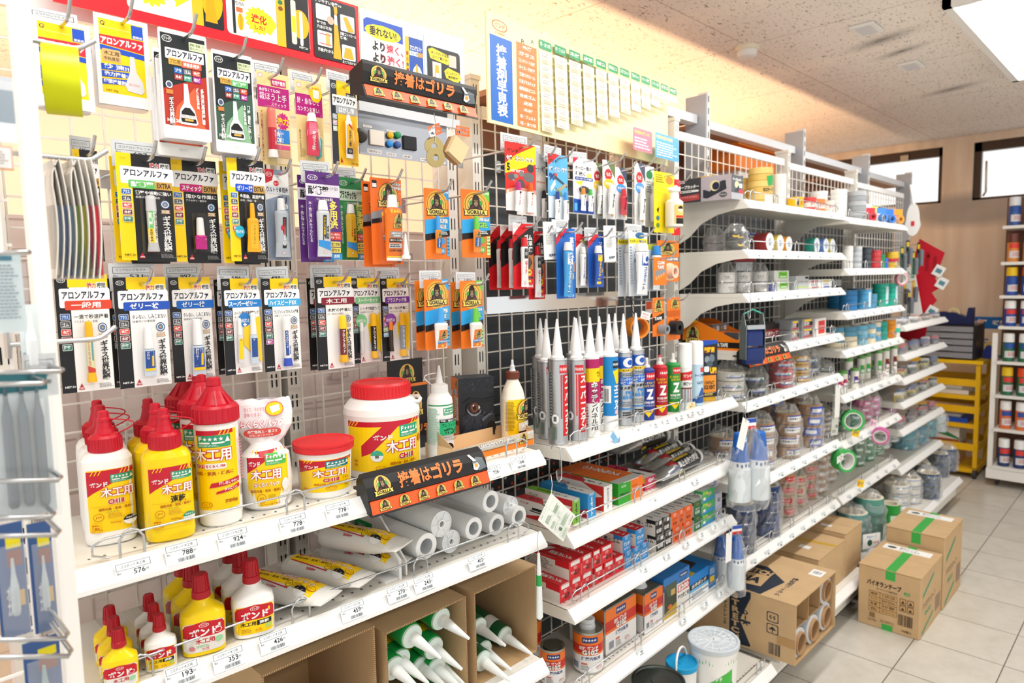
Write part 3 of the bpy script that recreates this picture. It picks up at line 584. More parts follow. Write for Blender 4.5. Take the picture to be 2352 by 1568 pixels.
def gtube(o,W,H):
    tube_part(o,W,H,50,20,96,48,'f07818','W',[r(0,0,100,5,'Y'),gem(24,6,70,32),R_(14,42,80,12,'8a8f94',3,2),t('HEAVY DUTY',20,44,66,3.4,'W',.03),t('ADHESIVE',30,49,46,3.4,'W',.03),r(10,56,84,7,'K'),t('強力ペースト接着',14,57.5,74,4,'W',.02),r(10,66,84,9,'c8ccd0'),li(14,67,74,7,2,'K'),t('凹凸素材＆垂直面',14,78,74,4,'K',.03),r(4,91,92,2,'Y'),r(0,94,100,6,'W')],.19,.62,crimp=1.1,dep=.018)
    nz = MB().loft([(0,.009),(.006,.009),(.008,.006),(.05,.0015)],'W',14,cx=.022,cy=-.03); nz.M = None; nz.build('spare_nozzle',o,loc=(0,0,H*.06))
    blister(o,W,H,14,18,82,98,.026)
gback = [r(0,0,100,100,'f07020'),R_(6,3,15,9,'K',2,1),r(7,6.5,13,4.5,'W'),gem(20,5,74,31),t('強力多用途',70,4,28,4,'W',.04,'K'),t('弾性接着剤',70,8.5,28,4,'W',.04,'K'),p('8a8f94',0,40,100,30,100,40,0,48),p('K',0,48,100,40,100,46,0,53),t('凸凹素材',78,48,20,5,'W',.04,'K'),r(76,60,24,4,'W'),t('コンクリート',77,60.6,22,2.8,'K'),r(76,65,24,4,'W'),c_(86,75,8,4,'5a5f66'),c_(86,85,8,4,'9a9fa4'),c_(86,94,8,4,'K')]
o,W,H = hang('tube_card','orange adhesive pack with big orange tube and white cap','tube pack',849,406,927,607,1.15,gback,make=gtube,base='f07020')
dup(o,o.location+Vector((0,.03,-.004)),'orange adhesive pack tucked behind the big orange tube one')
def gsg(col,nm,corner): return [r(0,0,100,100,'f07a20'),p(col if corner else '2a9ade',72,0,100,0,100,16,72,10),t('強力瞬間',74,2,24,4,'W',.03),c_(52,22,44,20,'e8a83c'),gem(6,5,88,36),p('2aa0e0',0,45,100,38,100,58,0,65),p('K',0,65,100,58,100,66,0,74)]+nm+[r(86,68,12,28,'5ab4e4' if not corner else 'b8e098'),[t(s,87,70+i*5,10,2.4,'K') for i,s in enumerate(('木材','金属','陶器','皮革','ゴム'))],c_(70,74,9,5,'2a9ade' if not corner else '5ab848'),c_(70,88,9,5,'2a9ade' if not corner else '5ab848'),t('10',65.5,86,9,4.4,'W',.03),li(60,60,36,5,2,'W')]
sg1 = [t('SUPER',60,42,34,6,'W',.06,'K'),t('GLUE',60,50,26,6,'W',.06,'K')]
sg2 = [t('SUPER GLUE',56,41,40,4,'W',.05,'K'),t('GEL',58,47,34,8,'8ad848',.08,'K')]
gst = [r(12,0,76,58,'f07a20'),gem(14,4,72,26),r(12,32,76,42,'1c5a9a'),v('SUPER',36,34,26,38,'W',.03)]
hang('glue_card','orange glue card with blue nozzle tube and ape emblem, second row',HC,973,431,1034,595,1.12,gsg('2a9ade',sg1,0),make=tubeA(44,39,92,22,'e88828','3a9ae0',gst,(22,37,62,95,.013),capf=.36,capw=.62),base='f07a20',hook=48)
hang('glue_card','orange glue card with green nozzle tube and ape emblem, second row',HC,1058,433,1127,592,1.1,gsg('6ac040',sg2,1),make=tubeA(42,39,92,22,'e88828','6ac83a',gst,(22,37,62,95,.013),capf=.36,capw=.62),base='f07a20',hook=46)
def gbot(cap,lab):
    def f(o,W,H):
        tube_part(o,W,H,46,40,98,46,'ecebe6',cap,[r(14,22,74,74,'f07a20'),gem(22,26,58,34),p('2a8ad0',14,66,88,60,88,74,14,80),t('SUPER GLUE',18,66,64,7,'W',.04),c_(52,88,10,5,'Y')],.36,.5,'glue_bottle',1.0,dep=.013)
        blister(o,W,H,14,16,76,99,.016)
    return f
o,W,H = hang('glue_card','orange glue card with white bottle and blue nozzle, lowest row',HC,973,642,1034,799,1.1,gsg('2a9ade',sg1,0),make=gbot('3aa0e4',0),base='f07a20',price='1,521')
dup(o,o.location+Vector((0,.03,-.002)),'orange glue card tucked behind the one with white bottle and blue nozzle')
o,W,H = hang('glue_card','orange glue card with white bottle and green nozzle, lowest row',HC,1056,645,1111,796,1.1,gsg('6ac040',sg2,1),make=gbot('6ac83a',0),base='f07a20',price='1,521')
dup(o,o.location+Vector((0,.03,-.002)),'orange glue card tucked behind the one with white bottle and green nozzle')
# ---- first row
def pouch(o,W,H,c='W'):
    MB().loft([(.0,W*.48,.016),(.006,W*.485,.018),(H*.25,W*.49,.014),(H*.6,W*.495,.004),(H*.75,W*.495,.0015)],('e8e8ea',.3),24,P=3.2,cy=.0205).build('pouch_body',o)
def ypouch(): return [r(0,0,100,100,'W'),r(8,5,82,82,'Y'),t('G',11,7.5,8,5,'N',.02),c_(20,9,1,.6,'N'),r(68,6,22,15,'1a4fc0'),t('業務用',70,17.5,18,3,'W',.02),r(8,14,58,.8,'f8ec80'),p('d02838',8,23,90,22,90,37,8,33),t('アロンアルファ',10,25,78,8,'W',.05),p('1a4fc0',8,34,90,38,90,44,8,40),R_(11,38,34,14,'d8b070',3,1.5),t('木工用',14,40,28,5,'3a2a18',.02),t('中粘度型',14,46.5,28,4,'3a2a18',.01),p('1a4fc0',8,55,70,53,70,59,8,62),t('秒 速!!',13,54.4,46,5.6,'W',.04),p('1a4fc0',8,63,66,61,66,67,8,70),t('強力接着!',13,63,42,5,'W',.04),p('1a4fc0',8,72,62,69,62,75,8,78),t('瞬間接着剤',11,71.5,40,5,'W',.04),p('d8d8da',62,42,70,42,73,60,84,70,86,80,80,84,54,82,50,76,60,60),t('アロンアルファ',57,73,20,3,'d03040',.02),t('NET 20g',14,83,22,2.6,'6a5a00',.01)]
hang('glue_pouch','yellow glue pouch partly covered by the reflective tape roll','glue pouch',72,33,219,258,1.14,ypouch(),make=pouch,hook=50,price='1,580')
hang('glue_pouch','yellow glue pouch with blue stripes and pictured white bottle','glue pouch',213,26,351,254,1.17,ypouch(),make=pouch,hook=52)
def bpouch(c1,c2,vt1,vt2): return [R_(0,0,100,100,'W',4,2),r(4,4,92,84,'1c2226'),p(c1,4,55,96,38,96,88,4,88),p(c2,30,70,70,50,88,88,20,88),oval(7,6,20,6,'W','1c2226','W'),r(62,8,34,8,'d8e0b8'),t('環境に配慮した',64,9,30,2.6,'4a6a3a'),t('紙パッケージ',64,12.4,26,2.6,'4a6a3a'),R_(12,17,80,10,'W',2,1),t('アロンアルファ',15,18.5,74,6.6,'16203c',.04),r(18,26,26,6,'d8a848'),t('プロ用',20,27,22,4,'K',.01),r(44,27,42,6,'e8604a' if c1 != '3a5a4a' else '5ab868'),t('速着多用途' if c1 != '3a5a4a' else '耐衝撃',48,28,34,4,'W',.03),[[r(28+19*i,34+6*j,17,5.4,q),t(s,30+19*i,35+6*j,13,3.2,'W',.03)] for i,j,s,q in ((0,0,'プラ','2a6ab8'),(1,0,'ゴム','6a6a6e'),(2,0,'金属','d8503a'),(0,1,'木材','9a3a34'),(1,1,'陶器','3a9a80'),(2,1,'塩ビ','a82a90'))],c_(16,51,7,3.4,'e0e6f0'),c_(16,51,5,2.4,'4a5a78'),r(9,55.5,14,4,'d08040'),v('ギネス世界記録',13,62,11,26,'W',.06,'2a1a14'),p('eceef2',46,48,54,48,57,66,66,72,72,84,68,86,36,86,32,84,36,72,44,66),p('K',38,74,46,70,56,70,66,75,69,84,36,84),r(38,77,30,3,'W'),t('アロンアルファ',39,77.4,28,2.2,'K',.02),r(44,80.5,18,2,'d8a848'),v(vt1,80,50,8,34,'W',.04),v(vt2,71,50,6,20,'W',.03),t('NET.20g',8,82,30,4,'W',.04),t('506192',44,92,18,2.4,'c8c8c8',0)]
o,W,H = hang('glue_pouch','black and red glue pouch with pictured white bottle','glue pouch',361,60,487,328,1.12,bpouch('b03020','e8603a','多用途高速接着','低粘度'),make=pouch)
dup(o,o.location+Vector((0,.03,-.022)),'black and red glue pouch hanging lower behind the other red one')
hang('glue_pouch','black and green glue pouch with lightning pattern','glue pouch',484,111,590,358,1.14,bpouch('3a5a4a','8ab890','衝撃振動に強い','中粘度'),make=pouch)
hang('tube_card','magenta and tan fabric glue card with red stick','tube pack',588,160,671,384,1.2,[r(0,0,100,100,'e8cf90'),oval(4,2,16,5,'d04040'),R_(44,6,48,8,'c02a6a',2,1),t('布用接着剤',47,7.5,42,5,'W',.02),r(0,15,100,23,'b01a78'),t('糸がなくてもOK!',6,17,66,4,'W',.02),t('裁ほう上手',6,22,86,8,'W',.0),t('スティック',42,31.5,48,4.4,'W',0),star(76,51,22,10,'c0207a',14,.8),t('強力',58,47,36,8,'Y',.06,'d05020'),r(50,60,46,15,'2a7ac8'),t('洗濯',53,63,24,5,'W',.03),t('OK!',53,69,22,5,'W',.03),r(50,77,46,5,'d84a80'),r(50,83,46,8,'c8a080'),r(50,92,46,6,'e4d0a8'),v('アロン不要でカンタン塗りやすい',6,42,7,54,'b02a70',.01)],make=stick(32,40,93,30,'c8203a','e87868','f2f0ee',[r(0,0,100,100,'c41c36'),v('裁ほう上手',55,10,24,70,'W',.02)],(12,38,56,96,.014),capf=.4),price='385',hook=40)
hang('tube_card','magenta and tan fabric glue card with pink tube and yellow round sticker','tube pack',676,181,746,378,1.2,[r(0,0,100,100,'e8cf90'),oval(6,3,18,6,'d04040'),r(0,16,100,26,'b01a78'),t('針・糸なしで',6,20,82,8,'W',.01),t('カンタンお直し!',6,31,80,6,'W',.01),c_(76,14,22,10,'Y'),t('良い革命で',62,6,28,2.4,'d04040'),R_(66,9,22,10,'W',1,.5),p('2ab0b0',66,82,84,66,94,70,90,90,70,96),p('d84a80',74,84,86,80,80,92),v('裁は今の苦手でも',8,60,7,34,'8a7a50',0),c_(20,88,8,5,'c8b070')],make=tubeA(46,40,92,42,'d83050','f4f2f0',[r(0,0,100,100,'dc3a58'),p('e87890',0,0,100,0,100,22,0,40),v('裁ほう上手',34,24,34,60,'W',.02)],(20,38,76,96,.016),capf=.2,capw=.8),price='523',hook=46,pdx=-.02)
hang('glue_card','yellow glue remover card with thin white tube, first row',HC,757,181,824,383,1.18,[r(0,0,100,100,'f4c020'),r(0,0,24,100,'2a3036'),r(24,3,76,8,'Y'),oval(4,4,18,6,'W','2a3036','W'),R_(60,13,38,6,'K',1,.5),t('専用リムーバー',62,14.2,34,3.4,'W',.02),R_(6,17,96,13,'W',2,1),t('アロンアルファ',11,19.5,84,7.5,'K',.04),r(18,29,82,10,'a8acb0'),t('はがし隊',30,30.4,60,7,'W',.03),c_(66,66,38,22,'f0b010'),chips(5,40,16,6,[('手に','9aa4b0'),('金属','c8a0b0'),('机','b8c8a8')],7.2),p('c02030',28,97,38,97,33,90),t('NET.10g',72,96,24,2.6,'8a6000',.01)],make=tubeA(58,40,92,25,'ece8e0','f0eee8',[r(8,8,84,74,'f0b820'),p('c02030',30,4,92,14,92,22,30,10),v('はがし隊',36,22,34,46,'K',.04),r(8,72,84,16,'K'),oval(28,76,44,8,'W','K','W')],(40,38,78,95,.012),capf=.12,capw=.6),price='523')
# ================================================================== posters and header boards of the glue bay
def plane(Y,A,B):
    """percent units on an upright board whose corners A (top, near end) and B (bottom, far end) were measured"""
    a = aY(*A,Y); b = aY(*B,Y); W = b.x-a.x; H = a.z-b.z
    def q(u,w_): k = aY(u,w_,Y); return ((k.x-a.x)/W*100,(a.z-k.z)/H*100)
    def rc(u0,v0,u1,v1): x0,y0 = q(u0,v0); x1,y1_ = q(u1,v1); return x0,y0,x1-x0,y1_-y0
    return a,b,W,H,q,rc
PY = 1.305
a = Vector((.3,PY,2.093)); W = .569; H = .139
po = thing('poster','long red poster with white and black panels above the first row of cards','poster',(.3,PY,1.954))
m = MB(); m.box(0,W,0,.003,0,H,'e01828')
m.art([r(0,0,13,80,'20242a'),R_(19,-8,29,95,'W',1.5,6),t('衝撃、',24,0,16,18,'e01828',.05,'W'),t('進化',22,48,8,15,'e01828',.05),star(26,57,5.5,22,'f4e020',16,.82),p('f4e020',30,52,34,40,38,56,33,72,33,64,28,62),t('進化',23,50,6.4,13,'e01828',.05),
       R_(49,-6,30,94,'W',1.5,6),R_(38,-5,10,92,'1c1f24',.6,3),r(38,-5,3.4,92,'f4c020'),c_(44.5,52,3.4,26,'f4b800'),p('f4a800',43,26,44.4,26,45.4,66,46,80,42,80),
       t('衝撃、',52,-4,12,13,'e01828',.07,'W'),t('振動に強く',50.5,8,16,20,'e01848',.07,'W'),tf([r(0,0,100,100,'f4f2ee'),r(0,0,22,100,'20242a'),r(0,0,100,14,'f4c020'),t('アロンアルファ',20,18,76,10,'K',.03),r(30,32,50,12,'e8703a'),c_(60,68,24,22,'f4b800'),r(54,48,14,38,'f0a000')],51,34,4.4,52),star(60,62,5,19,'f4e020',16,.82),p('f4e020',56,68,64,50,66.5,62,64,78,62,72),t('進化',57.4,54,5.4,12,'e01828',.05),t('した!',58.4,68,3.6,6,'e01828',.02),
       tf([r(0,0,100,100,'1c1f24'),r(0,0,26,100,'f4c020'),r(56,0,44,8,'c89a4a'),t('EXTRA',60,1.5,34,5,'K',.03),c_(72,60,28,22,'f4b800'),R_(44,26,16,66,'d8dcd0',5,3),r(46,50,12,24,'f4e020'),R_(70,40,10,52,'e8e8e8',4,3),c_(50,18,22,5,'e03030'),t('強い',36,16,28,4,'W',.02),[c_(13,8+i*9,7,3.4,q_) for i,q_ in enumerate(('b03828','c89020','3a6a90','2a7a50','8a5020'))],t('NET.2g',66,93,28,4,'W',.03)],66.5,-4,12.3,93),
       R_(80.5,4,18,88,'1c1f24',1,4),t('使いやすい容器>>',81.5,6,11,6,'W',.03),R_(81.8,14,6,22,'f4f2f0',.4,2),R_(91.8,20,6,24,'f4f2f0',.4,2),R_(82,52,6,22,'f4f2f0',.4,2),R_(92,64,5.8,22,'f4f2f0',.4,2),t('針での',82,38,3.6,5,'W',.03),t('穴あけ不用!',82,44,6,5.4,'W',.03),t('残量がわかる!',82,77,6.6,5.4,'W',.03),t('流量コントロール',91.4,46,7,5,'W',.03),t('簡単!',91.4,52,3,5,'W',.03),t('立てておける!',92,87.5,6,4.4,'W',.03),
       p('f4b020',89,12,90.6,12,90.6,20,90.2,24,90.6,38,91,60,91.8,88,88.2,88,88.8,60,89,38,89.4,24),r(89.2,24,1.2,14,'W'),c_(87.6,34,1.5,6,'d8b8a0'),p('f4b020',93,24,94.6,22,97.6,42,95,44),p('f4b020',93.4,68,96,68,97,84,92.6,84),r(85.4,54,1.6,18,'f4c060'),r(82.6,56,5,.8,'e03050'),r(82.6,70,5,.8,'e03050')],W,H,fr(0,0,0)); m.build('printed_board',po)
po = thing('poster','pale blue poster with pictured yellow bottle, behind the black header board','poster',(.872,PY,1.935)); W = .3; H = .157
m = MB(); m.box(0,W,0,.003,0,H,'cfe4f8')
m.art([R_(3,10,56,90,'W',3,5),p('1a50c0',3,14,6,10,38,10,38,34,3,30),R_(4,16,32,20,'f4e020',15,9),t('垂れない!',8,19.5,24,12,'K',.04),t('より速く、',10,39,28,13,'e01848',.06,'W'),t('より強く!',10,55,28,13,'e01848',.06,'W'),t('より',10,39,11,13,'K',.06),t('より',10,55,11,13,'K',.06),tf([r(0,0,100,100,'1a50b0'),r(0,0,20,100,'f4c020'),t('アロンアルファ',26,14,66,9,'W',.04),r(22,24,76,8,'LB'),t('ゼリー状',30,25.5,40,5,'1a50b0',.02),r(70,24,28,8,'c89a4a'),c_(64,72,30,24,'W'),p('f4b020',58,46,66,46,70,60,76,100,50,100,54,60),[c_(10,30+i*10,6,3.6,q_) for i,q_ in enumerate(('b03828','c89020','3a6a90','a02060','2a7a50','8a5020'))]],40,20,17,80),star(30,84,9,14,'f4e020',16,.82),p('f4e020',32,84,38,72,41,84,37,98),t('進化',26,78,8,10,'e01828',.05),r(58,10,2,90,'cfe4f8'),R_(61,24,34,80,'1c1f24',3,5),p('f4e020',62,30,66,26,84,32,86,40,82,46,64,42),t('押しやすい外容器',65,31,18,4.4,'K',.02),t('立てて置ける!',66,37,16,4.4,'K',.02),p('f4e020',78,56,82,50,94,54,96,62,92,70,80,66),t('ねじ込むだけで',80,55,14,4.4,'K',.02),t('簡単開封!',82,61,11,4.4,'K',.02),r(66,46,9,54,'e8dcd0'),p('f4b020',69,50,72,50,73,66,74.4,100,66.8,100,68,66),r(69,62,3.4,8,'W'),r(83,30,8,18,'d8c8b8'),r(84,70,8,18,'d8c8b8')],W,H,fr(0,0,0)); m.build('printed_board',po)
def header(label,x0,x1,y,z0,z1,n=6,rz=0,k=1.):
    o = thing('header_board',label,'sign',(x0,y,z0),rz); W = x1-x0; H = z1-z0
    prof = [(0,-.004),(H*.06,-.002),(H*.36,.006),(H*.4,.004),(H*.7,.011*k),(H*.9,.022*k),(H,.034*k)]
    def yy(b):
        b = max(0,min(H,b))
        for A,B in zip(prof,prof[1:]):
            if b <= B[0]: return A[1]+(B[1]-A[1])*(b-A[0])/(B[0]-A[0])
        return prof[-1][1]
    m = MB(); m.ext([(d,z) for z,d in prof]+[(d+.0025,z) for z,d in reversed(prof)],0,W,'K','x')
    ops = [r(.5,63,99,32,'ee5a22'),gem(4,8,15,50),t('接着は',24,11,26,38,'f08040',.05),t('ゴリラ',51,11,27,38,'f08040',.05),p('6a7478',87,30,92,20,97,24,99,52,92,56,87,48),p('W',85,12,87,11,90.5,26,93,44,90,54,87,50,88,28),r(88.5,36,3,10,'e8a040')]
    ops += [gem(6+i*90/n,65,9.5,28) for i in range(n)]
    sub = MB()
    def mp_(a_,b_,o_): return (a_,yy(b_)-o_,b_)
    # the board bends, so the artwork is cut along its height too
    tmp = MB(); tmp.art(ops,W,H,lambda a_,b_,o_: (a_,b_,o_))
    for f,mi_,s_ in zip(tmp.f,tmp.m,tmp.sm):
        P_ = [tmp.v[i] for i in f]; off = P_[0][2]
        for c in strips([(q_[1],q_[0]) for q_ in P_],H/14):
            c = c[::-1]; k = len(c)
            if k > 2:
                ar = sum(c[i][1]*c[(i+1) % k][0]-c[(i+1) % k][1]*c[i][0] for i in range(k))
                if ar < 0: c = c[::-1]
                m.add([mp_(q_[1],q_[0],off+.0004) for q_ in c],[list(range(k))],tmp.mats[mi_])
    m.build('printed_face',o)
    e = MB(); e.ext([(d,z) for z,d in prof]+[(.045,H*.8),(.045,H*.2)],-.002,0,'K','x'); e.build('end_plate',o)
    MB().box(0,W,.03,.06,H*.55,H*.62,'K').build('fixing_rail',o)
    return o
A = aY(825,139,1.06); B = aY(1083,204,1.06); Z0 = aY(838,220,1.04).z
header('black and orange header board with ape emblems, above the grey sample board',A.x,B.x,1.045,Z0,A.z,6,0,.1)
A = aY(836,1091,1.05); B = aY(1122,1032,1.03)
header('black and orange header board with ape emblems, clipped over the glue shelf',aY(850,1187,1.03).x,aY(1124,1112,1.015).x,1.026,aY(850,1187,1.03).z,A.z,6,-.04)
# grey sample board with glued swatches
a,b,W,H,q_,rc = plane(1.24,(822,225),(1028,380))
sb = thing('sample_board','grey metallic board with glued material samples below the upper header board','display board',(a.x,1.24,b.z))
m = MB(); m.box(0,W,0,.004,0,H*.8,('a4a9b2',.35,'metal')); lab = lambda s,u0,v0,u1,v1: [R_(*rc(u0,v0,u1,v1),'d8d4d0',1,1.5),t(s,*rc(u0+3,v0+3,u1-3,v1-3),'2a2a2e',.02)]
m.art([lab('発泡スチロール',843,337,877,354),lab('ガラス',887,346,910,359),lab('皮革',924,352,946,364),lab('金属',964,360,983,371),lab('アクリル',992,365,1023,377),lab('タイル',832,268,854,279),lab('ゴム',886,281,908,290)],W,H*.8,fr(0,0,0)); m.build('backing_plate',sb)
MB().box(-.005,W+.03,-.012,.0,H*.76,H*.93,'alu').build('aluminium_rail',sb); MB().box(0,W,-.004,.004,H*.93,H*1.14,'K').build('upper_strip',sb)
def swat(nm,u0,v0,u1,v1,c,rnd=False):
    x,y,w_,h = rc(u0,v0,u1,v1); X = x/100*W; Z = H*(1-y/100); mm = MB()
    if rnd: mm.M = Matrix.Translation((X+w_/200*W,-.003,Z-h/200*H)) @ Matrix.Rotation(PI/2,4,'X'); mm.loft([(0,w_/200*W),(.004,w_/200*W*.9),(.0055,w_/200*W*.5),(.006,.001)],c,20)
    else: mm.box(X,X+w_/100*W,-.005,0,Z-h/100*H,Z,c,.001)
    mm.build(nm,sb)
swat('foam_sample',847,297,881,337,('e4ddd0',.9,'noise')); swat('leather_sample',924,311,955,347,('1c1e24',.7,'noise')); swat('button_sample',812,296,842,326,'2a2420',1)
for c,u,v_ in (('e0b020',894,311),('1a8a50',911,311),('2a8ad8',893,331),('3a5a9a',911,333)): swat('glass_bead',u-7,v_-8,u+7,v_+8,c,1)
# glued demonstration pieces hanging from the header
k = aY(1000,362,1.06); o = thing('washer_sample','two glued brass washers hanging under the upper header board','glued sample',k)
for dz,rr in ((.0,0),(.022,.004)):
    mm = MB(Matrix.Translation((0,rr,dz)) @ Matrix.Rotation(PI/2,4,'X') @ Matrix.Rotation(-.35,4,'Y')); mm.loft([(0,.006),(0,.019),(.003,.019),(.003,.006),(0,.006)],'m:a89868',24,cap=False); mm.build('washer',o)
MB().tube([(0,0,.03),(.002,-.002,.06),(0,0,.085)],.0007,'W',5).build('string',o); mm = MB(Matrix.Translation((.0,-.006,.042)) @ Matrix.Rotation(-.4,4,'Y')); mm.box(-.016,.016,0,.0006,0,.02,'W'); mm.art([p('ee6a2a',0,0,100,0,100,100,40,100,60,0,0,40),t('ゴリラグルーで',8,14,84,26,'K',.04,'W'),t('接着しました!',8,55,70,30,'K',.04,'W')],.032,.02,fr(-.016,0,0)); mm.build('paper_tag',o)
k = aY(1045,345,1.06); o = thing('wood_block_sample','two glued light wooden blocks hanging under the upper header board','glued sample',k)
mm = MB(Matrix.Rotation(.55,4,'Y')); mm.box(-.02,.02,-.012,0,-.02,.02,('dcc396',.6,'noise')); mm.build('front_block',o); mm = MB(Matrix.Rotation(.55,4,'Y')); mm.box(-.02,.02,0.0005,.012,-.02,.02,('b08a58',.6,'noise')); mm.build('rear_block',o)
MB().tube([(-.01,0,.024),(-.004,0,.05),(0,0,.075)],.0007,'W',5).build('string',o); mm = MB(Matrix.Translation((.008,-.012,.028))); mm.box(-.014,.022,0,.0006,0,.018,'ee6a2a'); mm.art([t('ゴリラグルークリアー',6,12,88,28,'K',.04,'W'),t('接着しました!',6,52,70,32,'K',.04,'W')],.036,.018,fr(-.014,0,0)); mm.build('paper_tag',o)
# the yellow glue selection chart, hung a little askew of the shelves
CW,CH = .98,.274
ch = thing('selection_chart','large pale yellow glue selection chart with green and orange headings','chart',(1.227,1.28,1.897),math.atan2(.083,.977))
m = MB(); m.box(0,CW,0,.005,0,CH,'fdf3b8'); rows = ['金属','ガラス','コンクリート石材','タイル・陶磁器','発泡スチロール','硬質プラスチック','軟質塩化ビニル','合成ゴム','皮革','木材','布・フェルト','紙・あつ紙']
L = [oval(2.2,4.5,6.2,10,'d06a1a','fdf3b8'),t('KONISHI',3.6,15.5,3.6,1.8,'d06a1a',.02),r(1.2,19.5,9,77.5,'1468c4'),v('接着剤早見表',3.6,26,4.4,66,'W',.06),t('A',18.4,9.5,1.4,4.6,'3a3a30',0),t('B',14.2,13,1.4,4.6,'3a3a30',0)]
for i,s in enumerate(rows):
    y = 17+i*6.62; L += [r(12,y,9,6.4,'ee8040'),t(s,13 if len(s) > 2 else 14.6,y+1.4,7 if len(s) > 2 else 4,3.6,'W',.03)]
for j,s in enumerate(reversed(rows)):
    x = 22+j*6.35; L += [R_(x,6.2,5.9,8.6,'3f9f6a',.6,2),t(s,x+.5,8,4.9,4.2,'W',.04)]
    for i in range(12-j): L += [r(x,17+i*6.62,6.1,6.3,'fefefc' if i % 2 == 0 else 'fde6c4'),li(x+1.2,18+i*6.62,3.6,4.6,2+(i+j) % 2,'a8a08c',i*13+j)]
L += [R_(66,70,13,26,'ec7a94',.8,2.5),t('早見表の使い方',67,72.5,10,4.4,'Y',.05),li(67,80,11,14,4,'fbe8ee',3),R_(81,68,18,30,'5aaee8',.8,2.5),t('早見表の説明と商品名',82,70.5,12,4.4,'Y',.05),li(82,78,16,18,6,'e8f4fc',4)]
m.art(L,CW,CH,fr(0,0,0)); m.build('printed_board',ch)
MB().box(.18,.2,.006,.014,.02,CH+.0,'alu').build('rear_clip',ch)
# ================================================================== bottles on the glue shelf
ZU = S1['u']
FST = fstar
def lab_ch(yellow=False,sub='CH18',quick=False):
    L = [R_(0,0,100,100,'Y',4,3),p('c41830',0,2,100,0,100,8,0,40),p('c41830',0,8,70,8,0,42),[p('Y',x,1,x+2,1,x-4,8,x-6,8) for x in (14,22,30,76,84,92)],t('ボンド',6,19,38,8,'W',.05),fstar(50,9,48,13),t('木工用',28,29,68,16,'W',.09,'c41830')]
    L += [t('速乾',46,47,34,13,'K',.07,'Y')] if quick else [t(sub,42,48,34,8,'c41830',.06,'W')]
    L += [t('建築内装・家具・建具に',22,61,72,4.4,'b05a10',.02),r(4,58,92,.5,'e0a800'),c_(21,75,11,5.6,'d08010'),c_(21,75,9.4,4.8,'Y'),t('JIS',14,72.8,14,4.4,'d08010',.03),li(40,70,34,9,4,'d8a820'),t('F★★★★',36,66.5,26,2.4,'6ab04a',0),t('500g',44,84,22,4,'d08010',.02),R_(6,85,18,8,'Y',1,1),t('業務用',7,86,15,3,'d06010',.02),t('接着剤',7,90,15,3,'d06010',.02),oval(6,94.5,22,4.4,'d06010','Y'),c_(84,85,14,7.5,'W'),('P',[(84+14*math.cos(PI+PI*i/8),85+7.5*math.sin(PI+PI*i/8)) for i in range(9)],'K' if not quick else '2a9a72'),t('用途まで',75,80.5,18,2.6,'W')]
    return L
def cap_nozzle(par,z,cr=.0225,c='R',loop=True):
    k = MB(); k.loft([(z,cr),(z+.001,cr*1.03),(z+.021,cr*1.0),(z+.025,cr*.86),(z+.027,cr*.62),(z+.034,cr*.5),(z+.047,cr*.38)],c,28)
    for i in range(28):
        th = 2*PI*i/28; k.box(-.0008+cr*1.02*math.cos(th),.0008+cr*1.02*math.cos(th),-.0008+cr*1.02*math.sin(th),.0008+cr*1.02*math.sin(th),z+.002,z+.02,c)
    k = k.build('cap',par); kk = MB(); kk.loft([(z+.046,cr*.44),(z+.05,cr*.42),(z+.0515,cr*.36),(z+.06,cr*.33),(z+.0615,cr*.25)],c,20); kk.build('tip',k)
    if loop:
        q = []
        for i in range(15):
            u = i/14; q.append((.006+.028*math.sin(PI*u)+.012*u,-.004-.01*math.sin(PI*u),z+.049-.024*u+.004*math.sin(PI*u)))
        MB().tube(q,.0011,c,6).build('strap',k)
def glue500(name,label,body,P_,labw,sub='CH18',quick=False,lz=(.022,.118)):
    o = thing(name,label,'glue bottle',P_,-.24)
    prof = [(0,.03,.024,3),(.003,.034,.028,3),(.012,.0355,.0285,3),(.022,.0352,.0283,3),(.118,.0352,.0283,3),(.13,.0345,.0275,3),(.138,.03,.0245,2.6),(.1435,.021,.019,2),(.146,.0175,.0175,2)]
    m = MB().loft(prof,body,32); m.art(lab_ch(False,sub,quick),labw,lz[1]-lz[0],wrap(prof,lz[0],labw,dx=.003),seg=.006); m.build('bottle',o); cap_nozzle(o,.142)
    return o
g = glue500('glue_bottle','white wood glue bottle with red nozzle cap, front of its row by the white post',('f4f3ef',.35),aZ(258,1238,ZU),.062)
dup(g,g.location+Vector((.011,.06,0)),'white wood glue bottle second in the row by the white post'); dup(g,g.location+Vector((.022,.12,0)),'white wood glue bottle hindmost in the row by the white post')
g = glue500('glue_bottle','yellow wood glue bottle with red nozzle cap, front of its row',('f8d400',.3),aZ(393,1230,ZU),.06,quick=True)
dup(g,g.location+Vector((.008,.06,0)),'yellow wood glue bottle with red nozzle cap, second in its row'); dup(g,g.location+Vector((.016,.12,0)),'yellow wood glue bottle with red nozzle cap, hindmost in its row')
o = thing('glue_bottle','tall white wood glue bottle with red bell cap, front of its row','glue bottle',aZ(509,1196,ZU),-.3); H7 = .178
prof = [(0,.029),(.004,.0325),(.02,.034),(.15,.034),(.165,.034),(H7-.004,.031),(H7,.027)]
m = MB().loft(prof,('f4f3ef',.35),36)
